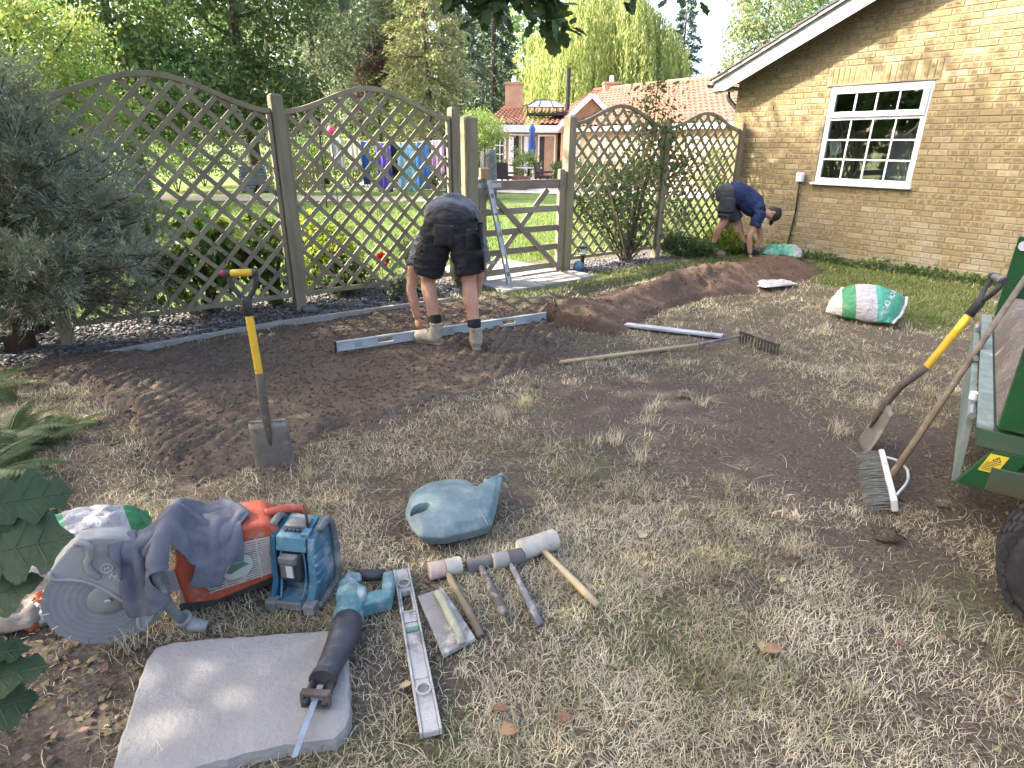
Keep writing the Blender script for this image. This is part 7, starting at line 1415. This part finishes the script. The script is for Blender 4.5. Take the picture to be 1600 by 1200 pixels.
# ================================================================== trailer
ZB = .60; n0 = G(1531, 668, ZB); n1_ = G(1537, 492, ZB); tx = (n1_-n0); TW = tx.length; tx.normalize(); tl_ = Vector((tx.y, -tx.x, 0))   # tx along the tail edge (away), tl_ along the trailer (to the right)
tr = thing('green_trailer', 'green steel tipping trailer loaded with soil, tailboard hanging down', 'trailer', (n0.x, n0.y, 0)); tr.rotation_euler = (0, 0, math.atan2(tl_.y, tl_.x))   # local x along trailer, y along tail edge (away)
M_gr = mat('green_paint', (.014, .075, .024), (.010, .056, .018), scale=5, rough=.4, c3=(.10, .085, .05), dscale=10, dlo=.6, dhi=.78, damt=.6, bump=.06, coord='Position'); M_grd = mat('green_paint_worn', (.035, .085, .045), (.05, .065, .04), scale=7, rough=.6, c3=(.09, .06, .035), dscale=9, dlo=.48, dhi=.7, damt=.8, bump=.2, coord='Position'); M_tail = mat('scuffed_tailboard', (.20, .25, .225), (.14, .18, .16), scale=9, rough=.6, c3=(.30, .32, .30), dscale=13, dlo=.5, dhi=.7, damt=.7)
TLn = 2.6; HB = .46; S_ = 1 if (Matrix.Rotation(tr.rotation_euler.z, 3, 'Z') @ Vector((0, 1, 0))).dot(tx) > 0 else -1
W_t = TW
MB().box((TLn/2, W_t/2, -.04+ZB), (TLn, W_t, .07)).build('bed', M_grd, tr, bevel=.004)
MB().box((.015, W_t/2, ZB+.001), (.05, W_t-.02, .012)).build('tail_edge', M_tail, tr)
for (y, nm) in ((.02, 'side_board'), (W_t-.02, 'side_board')): 
    o = MB().box((TLn/2+.05, y, ZB+HB/2+.02), (TLn-.1, .035, HB)).build(nm, M_gr, tr, bevel=.004); 
    s = -1 if y < .5 else 1
    for x in (.09, .9, 1.7): MB().box((x, y-.0*s, ZB+HB/2+.02), (.08, .055, HB+.02)).build('stanchion', M_gr, o, bevel=.004)
    MB().box((TLn/2+.05, y, ZB+HB+.03), (TLn-.1, .05, .03)).build('top_rail', M_gr, o, bevel=.004)
MB().lathe([(.028, 0), (.028, .006)], 14, (.085, W_t-.05, ZB+HB-.02), Matrix.Rotation(R(90), 3, 'X')).build('reflector', M_wf, tr)
MB().box((TLn-.02, W_t/2, ZB+HB/2), (.04, W_t, HB)).build('headboard', M_gr, tr)
Mt = Matrix.Translation((-.02, 0, ZB-.03)) @ Matrix.Rotation(R(-3), 4, 'Y'); MB(Mt).box((0, W_t/2+.1, -.17), (.025, W_t-.3, .30)).build('tailboard', M_tail, tr, bevel=.003)
for y in (.25, W_t*.55, W_t-.25): MB(Mt).tube([(.0, y-.05, .0), (.0, y+.05, .0)], .014, 8).build('hinge', M_galv, tr)
MB().box((.06, .30, ZB-.10), (.03, .03, .12)).build('latch_pin', M_galv, tr); MB().lathe([(.017, 0), (.017, .03)], 12, (-.02, .42, ZB-.03)).build('pin_cap', M_wf, tr)
# chassis below: sloping end plate with warning sticker and long side member
XZt = (Vector((1, 0, 0)), Vector((0, 0, 1)), Vector((0, 1, 0)))
MB().prism([(.06, ZB-.075), (.17, ZB-.075), (.10, .36), (-.02, .36)], .0, .03, XZt).build('end_plate', M_gr, tr, bevel=.003)
MB().box((TLn/2+.02, .02, .41), (TLn-.1, .05, .10)).build('chassis_beam', M_grd, tr, bevel=.004); MB().box((TLn/2+.1, .03, ZB-.105), (TLn-.2, .06, .055)).build('bed_rail', M_grd, tr, bevel=.004); MB().box((TLn/2, W_t-.1, .4), (TLn-.1, .06, .2)).build('chassis_beam', M_grd, tr)
stp = [(.055, .510), (.110, .510), (.088, .435), (.033, .435)]; stk = MB().prism(stp, -.003, -.0012, XZt).build('warning_sticker', mat('sticker_yellow', (.62, .46, .03), (.55, .40, .03), rough=.5, scale=12), tr)
tri = MB(); 
for (a, b) in (((.066, .484), (.090, .484)), ((.066, .484), (.082, .502)), ((.090, .484), (.082, .502)), ((.0785, .489), (.0795, .496))): tri.bar((a[0], -.0036, a[1]), (b[0], -.0036, b[1]), .003, .001, up=(0, 1, 0))
for k in range(6): z = .476-k*.0065; tri.bar((.050-k*.0019, -.0036, z), (.094-k*.0019-.008*(k % 3), -.0036, z), .002, .001, up=(0, 1, 0))
tri.build('sticker_print', M_dark, stk)
# wheel outboard of the near side
wx_, wz_, wr_ = .41, .265, .265; wy_ = -.20; tyr = MB(); prof = [(.15, -.075), (.215, -.088), (.25, -.08), (.262, -.05), (.265, 0), (.262, .05), (.25, .08), (.215, .088), (.15, .075)]
tyr.lathe(prof, 40, (wx_, wy_, wz_), Matrix.Rotation(R(90), 3, 'X')); wh = tyr.build('wheel', mat('tyre_rubber', (.02, .02, .021), (.035, .034, .033), scale=12, rough=.8, c3=(.10, .085, .065), dscale=9, dlo=.5, dhi=.7), tr, smooth=True)
tread = MB()
for k in range(30):
    a = 2*math.pi*k/30
    for j, yy_ in enumerate((-.066, -.022, .022, .066)):
        aa = a+(.1 if j % 2 else 0); c = Vector((wx_+.262*math.cos(aa), wy_+yy_, wz_+.262*math.sin(aa))); tread.box(c, (.036, .034, .022), Matrix.Rotation(-aa+R(90), 3, 'Y'))
tread.build('tread', MATS['tyre_rubber'], wh); MB().lathe([(.15, -.05), (.13, -.05), (.12, -.02), (.05, -.01), (.05, .06)], 24, (wx_, wy_, wz_), Matrix.Rotation(R(90), 3, 'X')).build('rim', M_wf, wh, smooth=False)
MB().tube([(wx_, wy_, wz_), (wx_, .3, wz_+.02)], .035, 10).build('axle', M_blk, tr)
# soil load
X, Y = np.meshgrid(np.linspace(.05, TLn-.05, 70), np.linspace(.05, W_t-.05, 60)); ed = np.minimum(np.minimum(X-.05, TLn-.05-X)*2.2, np.minimum(Y-.05, W_t-.05-Y)*3.5)
Z = ZB+.003+np.clip(ed, 0, .13)+(fbm(X*9, Y*9, 4, 61)-.5)*.06*np.clip(ed*8, 0, 1)+(fbm(X*2, Y*2, 2, 62)-.5)*.08*np.clip(ed*4, 0, 1); I = np.arange(X.size).reshape(X.shape)
ld = thing('soil_load', 'load of dry grey-brown soil in the green trailer', 'soil', tr.location+Vector((0, 0, ZB))); ld.rotation_euler = tr.rotation_euler
np_obj('soil', np.stack([X, Y, Z-ZB], -1).reshape(-1, 3), np.stack([I[:-1, :-1], I[:-1, 1:], I[1:, 1:], I[1:, :-1]], -1).reshape(-1, 4), soil_mat('trailer_soil', (.17, .145, .12), (.12, .10, .085), (.24, .205, .17)), ld, smooth=True)
# ================================================================== people
M_skin = mat('skin', (.46, .25, .165), (.40, .205, .135), scale=9, rough=.55, c3=(.50, .29, .20), dscale=16, dlo=.5, dhi=.75, damt=.5, bump=.08, bscale=120)
M_shorts1 = mat('black_work_shorts', (.022, .022, .024), (.032, .031, .032), scale=8, rough=.9, bump=.35, bscale=45, c3=(.06, .055, .05), dscale=12, dlo=.58, dhi=.8, damt=.6)
M_shirt1 = mat('grey_tshirt', (.155, .16, .175), (.12, .125, .14), scale=7, rough=.92, bump=.35, bscale=35); M_shirt2 = mat('navy_tshirt', (.022, .038, .10), (.016, .028, .078), scale=6, rough=.9, bump=.35, bscale=35)
M_shorts2 = mat('grey_work_shorts', (.075, .075, .078), (.05, .05, .052), scale=8, rough=.9, bump=.35, bscale=40); M_sock = mat('black_sock', (.015, .015, .017), rough=.95, bump=.4, bscale=140)
M_boot_ = mat('tan_suede_boot', (.40, .34, .26), (.31, .26, .195), scale=9, rough=.9, bump=.35, bscale=60, c3=(.20, .165, .125), dscale=10); M_sole = mat('boot_sole', (.24, .21, .17), (.17, .15, .12), scale=10, rough=.9); M_hair = mat('dark_hair', (.03, .022, .016), (.05, .035, .025), scale=30, rough=.7, bump=.6, bscale=90); M_cap = mat('black_cap', (.02, .02, .022), (.03, .03, .032), scale=9, rough=.85, bump=.2)
def V3(p): return Vector(p)
def limb(mb, pts, rad, n=14, flat=1.0): mb.tube(smooth_path(pts, 4), list(np.interp(np.linspace(0, len(pts)-1, (len(pts)-1)*4+1), range(len(pts)), rad)), n, True, flat)
def hand(mb, wrist, direction, palm_n, side, curl=.9, scale=1.0):
    """palm plus five bent fingers; direction points to the fingertips, palm_n out of the palm, side +1/-1 puts the thumb"""
    d = V3(direction).normalized(); n_ = V3(palm_n); n_ = (n_-d*n_.dot(d)).normalized(); s = d.cross(n_).normalized()*side; s_ = scale; w0 = V3(wrist)
    pc = w0+d*.048*s_; mb.ball(pc, (.040*s_, .017*s_, .05*s_), 12, 8, Matrix((s, n_, d)).transposed())
    for k, (off, L, r) in enumerate(((-.029, .068, .0082), (-.010, .079, .0088), (.010, .075, .0088), (.028, .066, .0085))):
        b = w0+s*off*s_+d*.085*s_; a1 = curl*.55; a2 = curl*1.25; d1 = d*math.cos(a1)+n_*math.sin(a1); d2 = d*math.cos(a2)+n_*math.sin(a2); d3 = d*math.cos(a2+curl*.5)+n_*math.sin(a2+curl*.5)
        mb.tube([b-d*.02, b, b+d1*L*.45*s_, b+d1*L*.45*s_+d2*L*.32*s_, b+d1*L*.45*s_+d2*L*.32*s_+d3*L*.24*s_], [r*s_, r*1.05*s_, r*s_, r*.95*s_, r*.72*s_], 8)
    tb = w0+s*.030*s_+d*.028*s_; td = (s*.75+d*.62+n_*.35).normalized(); te = tb+td*.036*s_; mb.tube([tb-td*.012, tb, te, te+(d*.7+n_*.55).normalized()*.030*s_], [.011*s_, .0115*s_, .0105*s_, .008*s_], 8)
def head_shape(mb, c, up, fwd, s=1.0):
    up = V3(up).normalized(); fwd = V3(fwd); fwd = (fwd-up*fwd.dot(up)).normalized(); sd = up.cross(fwd); M3 = Matrix((sd, fwd, up)).transposed(); c = V3(c)
    mb.ball(c+up*.02, (.075*s, .095*s, .105*s), 18, 12, M3); mb.ball(c-up*.065*s+fwd*.03*s, (.055*s, .055*s, .055*s), 14, 9, M3)
    mb.tube([c+up*.02*s+fwd*.09*s, c-up*.02*s+fwd*.108*s, c-up*.032*s+fwd*.098*s], [.009*s, .015*s, .014*s], 8); mb.tube([c-up*.075*s+fwd*.078*s-sd*.022*s, c-up*.075*s+fwd*.083*s, c-up*.075*s+fwd*.078*s+sd*.022*s], .008*s, 6)
    for k in (-1, 1): mb.ball(c+sd*k*.078*s-up*.005*s-fwd*.008*s, (.010*s, .022*s, .032*s), 10, 7, M3); mb.tube([c+up*.035*s+fwd*.085*s+sd*k*.012*s, c+up*.04*s+fwd*.086*s+sd*k*.045*s], .010*s, 6)
    return sd, fwd, up, M3
def boot(parent, heel, toe, ankle, org, ms=M_boot_):
    h = V3(heel); t = V3(toe); a = V3(ankle); d = (t-h); L = d.length; d.normalize(); sd = d.cross(Vector((0, 0, 1))).normalized(); up = Vector((0, 0, 1)); gz = h.z; o_ = V3(org)
    mb = MB(); mb.tube([h+d*L*.10+up*.055, h+d*L*.32+up*.055, h+d*L*.62+up*.05, h+d*L*.85+up*.045, h+d*L*.97+up*.038], [.047, .052, .054, .051, .031], 14, True, .95)
    mb.tube([h+d*L*.20+up*.05, h+d*L*.20+up*.10, a+up*.03, a+up*.055], [.050, .053, .055, .056], 14); mb.v = [tuple(V3(v)-o_) for v in mb.v]; b = blob('boot', mb, ms, .007, 4, parent)
    out = [(-.02, 0), (.0, .034), (.12*L/.29, .036), (.19*L/.29, .046), (.26*L/.29, .038), (L+.004, .012), (L+.004, -.012), (.26*L/.29, -.038), (.19*L/.29, -.046), (.12*L/.29, -.036), (.0, -.034)]
    MB().prism([(x, y) for x, y in out], .0, .026, (d, sd, up), h-o_).build('sole', M_sole, b, bevel=.005); MB().tube([h+d*L*.45+up*.10+sd*.03-o_, h+d*L*.45+up*.105-o_, h+d*L*.45+up*.10-sd*.03-o_], .004, 5).build('lace', M_sole, b); MB().tube([a+up*.052+sd*.0-o_, a+up*.062-o_], .058, 14).build('collar', ms, b, smooth=True)
# ---------------------------------------------------------------- bending man seen from behind
p1 = thing('person', 'person in grey T-shirt and black shorts bending over the long level, seen from behind', 'person', (-.47, 4.75, 0)); o1 = Vector(p1.location); mb = MB()
hL, hR = V3((-.595, 4.85, .90)), V3((-.395, 4.81, .90)); kL, kR = AT(669, 440, 4.90), AT(733, 442, 4.76); aL, aR = AT(682, 512, 4.72), AT(743, 524, 4.60); aL.z = .15; aR.z = .15
cL = kL.lerp(aL, .32)+Vector((0, -.025, 0)); cR = kR.lerp(aR, .32)+Vector((0, -.025, 0)); pel = V3((-.495, 4.87, .97)); sp = V3((-.505, 5.06, 1.0)); ch = V3((-.53, 5.26, .90)); nk = V3((-.535, 5.44, .84)); hd = V3((-.54, 5.57, .80)); sL, sR = V3((-.745, 5.16, .82)), V3((-.315, 5.14, .82))
for (h, k, c, a) in ((hL, kL, cL, aL), (hR, kR, cR, aR)): limb(mb, [h, h.lerp(k, .5), k, c, c.lerp(a, .5), a, a-Vector((0, 0, .03))], [.095, .085, .060, .0615, .047, .037, .038])
limb(mb, [pel, sp, ch, nk], [.15, .145, .15, .06], 16, .85); limb(mb, [nk, hd], [.06, .055]); limb(mb, [sL, ch, sR], [.07, .12, .07])
eL = AT(643, 452, 5.06); wL = AT(652, 497, 5.0); limb(mb, [sL, sL.lerp(eL, .5)+Vector((-.03, 0, 0)), eL, eL.lerp(wL, .4), wL], [.062, .052, .044, .044, .030]); hand(mb, wL, (.25, -.02, -1), (0.35, .9, 0), 1, .95)
eR = V3((-.30, 5.24, .48)); wR = V3((-.37, 5.27, .20)); limb(mb, [sR, eR, wR], [.06, .044, .030]); hand(mb, wR, (-.15, .0, -1), (0, .9, 0), -1, .9)
head_shape(mb, hd, (0, 1, -.35), (0, -.35, -1)); mb.v = [tuple(V3(v)-o1) for v in mb.v]; body1 = blob('body', mb, M_skin, .009, 4, p1)
mb = MB(); mb.ball(hd+Vector((0, .035, .03)), (.086, .112, .092), 16, 10); mb.v = [tuple(V3(v)-o1) for v in mb.v]; blob('hair', mb, M_hair, .012, 2, p1, wrinkle=.004, wscale=40)
mb = MB(); mb.ball(pel+Vector((0, -.01, -.01)), (.215, .17, .165), 18, 12); mb.ball(pel+Vector((0, .03, .03)), (.182, .14, .11), 18, 12)
for (h, k) in ((hL, kL), (hR, kR)): e = h.lerp(k, .80); sx = -.015 if h is hL else .015; limb(mb, [h+Vector((0, -.02, .02)), h.lerp(k, .4)+Vector((sx, -.008, 0)), e+Vector((sx*1.5, 0, 0))], [.135, .128, .116], 16)
mb.v = [tuple(V3(v)-o1) for v in mb.v]; shorts = blob('shorts', mb, M_shorts1, .009, 4, p1, wrinkle=.012, wscale=11)
from mathutils.bvhtree import BVHTree
def on_surface(obj, cpx, w_, h_, org, lift, nu=6, nv=6, tilt=0.0, Y0=4.3):
    """patch sewn on a garment: project a small grid along the view of the garment's back"""
    bv = BVHTree.FromPolygons([v.co[:] for v in obj.data.vertices], [p_.vertices[:] for p_ in obj.data.polygons]); c = AT(cpx[0], cpx[1], Y0)-V3(org); V = []; Fc = []
    for j in range(nv+1):
        for i in range(nu+1):
            u = (i/nu-.5)*w_; v = (j/nv-.5)*h_; q = c+Vector((u*math.cos(tilt)-v*math.sin(tilt), 0, u*math.sin(tilt)+v*math.cos(tilt))); dr_ = Vector((0, 1, -.22)).normalized(); hit = bv.ray_cast(q-dr_*.3, dr_)
            p = hit[0]+(hit[1]*lift if hit[1].dot(dr_) < 0 else -dr_*lift) if hit[0] else q; V.append(tuple(p))
    for j in range(nv):
        for i in range(nu): a = j*(nu+1)+i; Fc.append((a, a+1, a+nu+2, a+nu+1))
    return MB().add(V, Fc)
M_pock = mat('pocket_fabric', (.030, .030, .032), (.04, .039, .04), scale=9, rough=.9, bump=.3, bscale=60); M_seam = mat('pocket_trim', (.11, .105, .10), (.08, .08, .078), rough=.85)
for (cx, cy, tl, m_) in ((683, 360, -.06, M_pock), (738, 366, .05, M_pock)):
    o = on_surface(shorts, (cx, cy), .15, .16, o1, .004, 8, 8, tl).build('back_pocket', m_, p1, smooth=True); s_ = o.modifiers.new('t', 'SOLIDIFY'); s_.thickness = .005
for (cx, cy, w_, h_, tl) in ((738, 349.5, .15, .012, .03), (683, 343.5, .14, .010, -.06)): on_surface(shorts, (cx, cy), w_, h_, o1, .008, 8, 2, tl).build('pocket_hem', M_seam, p1)
on_surface(shorts, (706, 329), .30, .035, o1, .006, 12, 2, 0).build('waistband', M_pock, p1, smooth=True)
for cx in (690, 709, 728): on_surface(shorts, (cx, 329), .012, .05, o1, .011, 2, 4, 0).build('belt_loop', M_pock, p1)
on_surface(shorts, (745, 408), .10, .15, o1, .004, 6, 6, .05).build('cargo_pocket', M_pock, p1, smooth=True)
mb = MB(); limb(mb, [pel+Vector((0, .06, .075)), sp+Vector((0, 0, .02)), ch, ch.lerp(nk, .5)], [.160, .178, .18, .09], 18, .95); limb(mb, [sL, ch, sR], [.085, .14, .085], 16)
for (s, e) in ((sL, eL), (sR, eR)): limb(mb, [s, s.lerp(e, .35)+Vector((-.012 if s is sL else .02, 0, 0)), s.lerp(e, .55)+Vector((-.012 if s is sL else .03, -.01, 0))], [.085, .078, .080], 14)
mb.ball(sp+Vector((0, 0, .03)), (.225, .2, .15), 18, 12); mb.ball(pel+Vector((0, .10, .10)), (.20, .12, .10), 18, 12); mb.v = [tuple(V3(v)-o1) for v in mb.v]; blob('tshirt', mb, M_shirt1, .009, 4, p1, wrinkle=.012, wscale=10)
for (a, k) in ((aL, kL), (aR, kR)): q = a.lerp(k, .28); mb = MB(); mb.tube([a-o1+Vector((0, 0, .02)), a.lerp(k, .14)-o1, q-o1], [.052, .053, .057], 14); mb.build('sock', M_sock, p1, smooth=True)
hb, tb_ = G(690, 547, .012), G(652, 540, .012); hb.z = tb_.z = .012; dB = (tb_-hb).normalized(); boot(p1, aL+Vector((.04, -.02, -aL.z+.03)), aL+Vector((-.20, .10, -aL.z+.03)), aL, o1); boot(p1, aR+Vector((.015, -.055, -aR.z+.03)), aR+Vector((-.03, .22, -aR.z+.03)), aR, o1)
# ---------------------------------------------------------------- man by the brick wall
p2 = thing('person', 'person in navy T-shirt and black cap bending to the ground beside the brick wall', 'person', (3.2, 9.42, 0)); o2 = Vector(p2.location); mb = MB()
gz2 = .03; hN, hF = V3((3.195, 9.34, .86)), V3((3.215, 9.50, .86)); kN = AT(1131, 346, 9.34); aN = AT(1112, 390, 9.42); aN.z = .13; kF = V3((3.46, 9.52, .50)); aF = V3((3.62, 9.42, .12))
for (h, k, a) in ((hN, kN, aN), (hF, kF, aF)): c = k.lerp(a, .32)+Vector((-.025, 0, 0)); limb(mb, [h, h.lerp(k, .5), k, c, c.lerp(a, .5), a, a-Vector((0, 0, .03))], [.09, .082, .058, .06, .045, .036, .036])
pe, s1, c2, n2 = V3((3.19, 9.42, .93)), V3((3.38, 9.41, .93)), V3((3.62, 9.39, .76)), V3((3.77, 9.37, .67)); h2 = AT(1206, 334, 9.35); limb(mb, [pe, s1, c2, n2], [.14, .145, .15, .058], 16, .9); limb(mb, [n2, h2], [.058, .05])
sN, sF = V3((3.67, 9.22, .70)), V3((3.70, 9.55, .70)); limb(mb, [sN, c2, sF], [.068, .11, .068]); eN, wN = AT(1171, 372, 9.18), AT(1172, 396, 9.16); limb(mb, [sN, sN.lerp(eN, .5), eN, eN.lerp(wN, .4), wN], [.06, .05, .044, .042, .03]); hand(mb, wN, (.05, -.02, -1), (.9, 0, 0), 1, .8)
eF, wF = AT(1188, 368, 9.48), AT(1180, 388, 9.42); limb(mb, [sF, eF, wF], [.058, .044, .03]); hand(mb, wF, (-.15, 0, -1), (.9, 0, 0), -1, .8)
sd_, fw_, up_, M3h = head_shape(mb, h2, (1, -.05, -.28), (-.25, -.25, -1)); mb.v = [tuple(V3(v)-o2) for v in mb.v]; blob('body', mb, M_skin, .009, 3, p2)
for k in (-1, 1): MB().ball(h2+up_*.02+fw_*.093+sd_*k*.03-o2, (.011, .007, .009), 8, 6, M3h).build('eye', M_hair, p2, smooth=True)
mb = MB(); mb.ball(h2+up_*.05-fw_*.005, (.090, .108, .092), 18, 12, M3h); mb.tube([h2+up_*.045-fw_*.1, h2+up_*.07], [.06, .08], 12); mb.v = [tuple(V3(v)-o2) for v in mb.v]; blob('cap', mb, M_cap, .009, 3, p2)
br_ = [(.075*math.cos(a), .09+.075*math.sin(a)*1.05) for a in np.linspace(0, math.pi, 11)]; MB().prism(br_, .0, .008, (sd_, fw_, up_), h2+up_*.035-o2).build('cap_peak', M_cap, p2, bevel=.002)
mb = MB(); mb.ball(h2-fw_*.045+up_*.0, (.083, .06, .07), 14, 9, M3h); mb.v = [tuple(V3(v)-o2) for v in mb.v]; blob('hair', mb, M_hair, .010, 2, p2)
mb = MB(); mb.ball(pe, (.16, .175, .155), 16, 10)
for (h, k) in ((hN, kN), (hF, kF)): limb(mb, [h+Vector((0, 0, .02)), h.lerp(k, .45), h.lerp(k, .86)], [.118, .112, .102], 14)
mb.v = [tuple(V3(v)-o2) for v in mb.v]; sh2 = blob('shorts', mb, M_shorts2, .009, 4, p2, wrinkle=.006, wscale=10)
mb = MB(); q = hN.lerp(kN, .62); mb.tube([hN.lerp(kN, .52)-o2, hN.lerp(kN, .62)-o2], [.118, .116], 16); mb.build('shorts_stripe', M_sock, p2, smooth=True); MB().tube([hN.lerp(kN, .72)-o2, hN.lerp(kN, .78)-o2], [.110, .108], 16).build('shorts_stripe', M_sock, p2, smooth=True)
mb = MB(); limb(mb, [pe+Vector((.06, 0, .015)), s1, c2, c2.lerp(n2, .6)], [.155, .168, .172, .085], 18, .95); limb(mb, [sN, c2, sF], [.083, .13, .083], 16)
for (s, e) in ((sN, eN), (sF, eF)): limb(mb, [s, s.lerp(e, .35), s.lerp(e, .56)], [.084, .078, .080], 14)
mb.v = [tuple(V3(v)-o2) for v in mb.v]; blob('tshirt', mb, M_shirt2, .009, 4, p2, wrinkle=.012, wscale=10)
for (a, k) in ((aN, kN), (aF, kF)): MB().tube([a-o2+Vector((0, 0, .02)), a.lerp(k, .12)-o2, a.lerp(k, .2)-o2], [.044, .045, .048], 12).build('sock', M_sock, p2, smooth=True)
M_boot2 = mat('brown_boot', (.26, .17, .11), (.20, .13, .085), scale=9, rough=.85, bump=.3); boot(p2, aN+Vector((-.04, .0, -aN.z+.0)), aN+Vector((.20, -.09, -aN.z+.0)), aN, o2, M_boot2); boot(p2, aF+Vector((-.06, .02, -aF.z+.01)), aF+Vector((.18, -.06, -aF.z+.01)), aF, o2, M_cap)
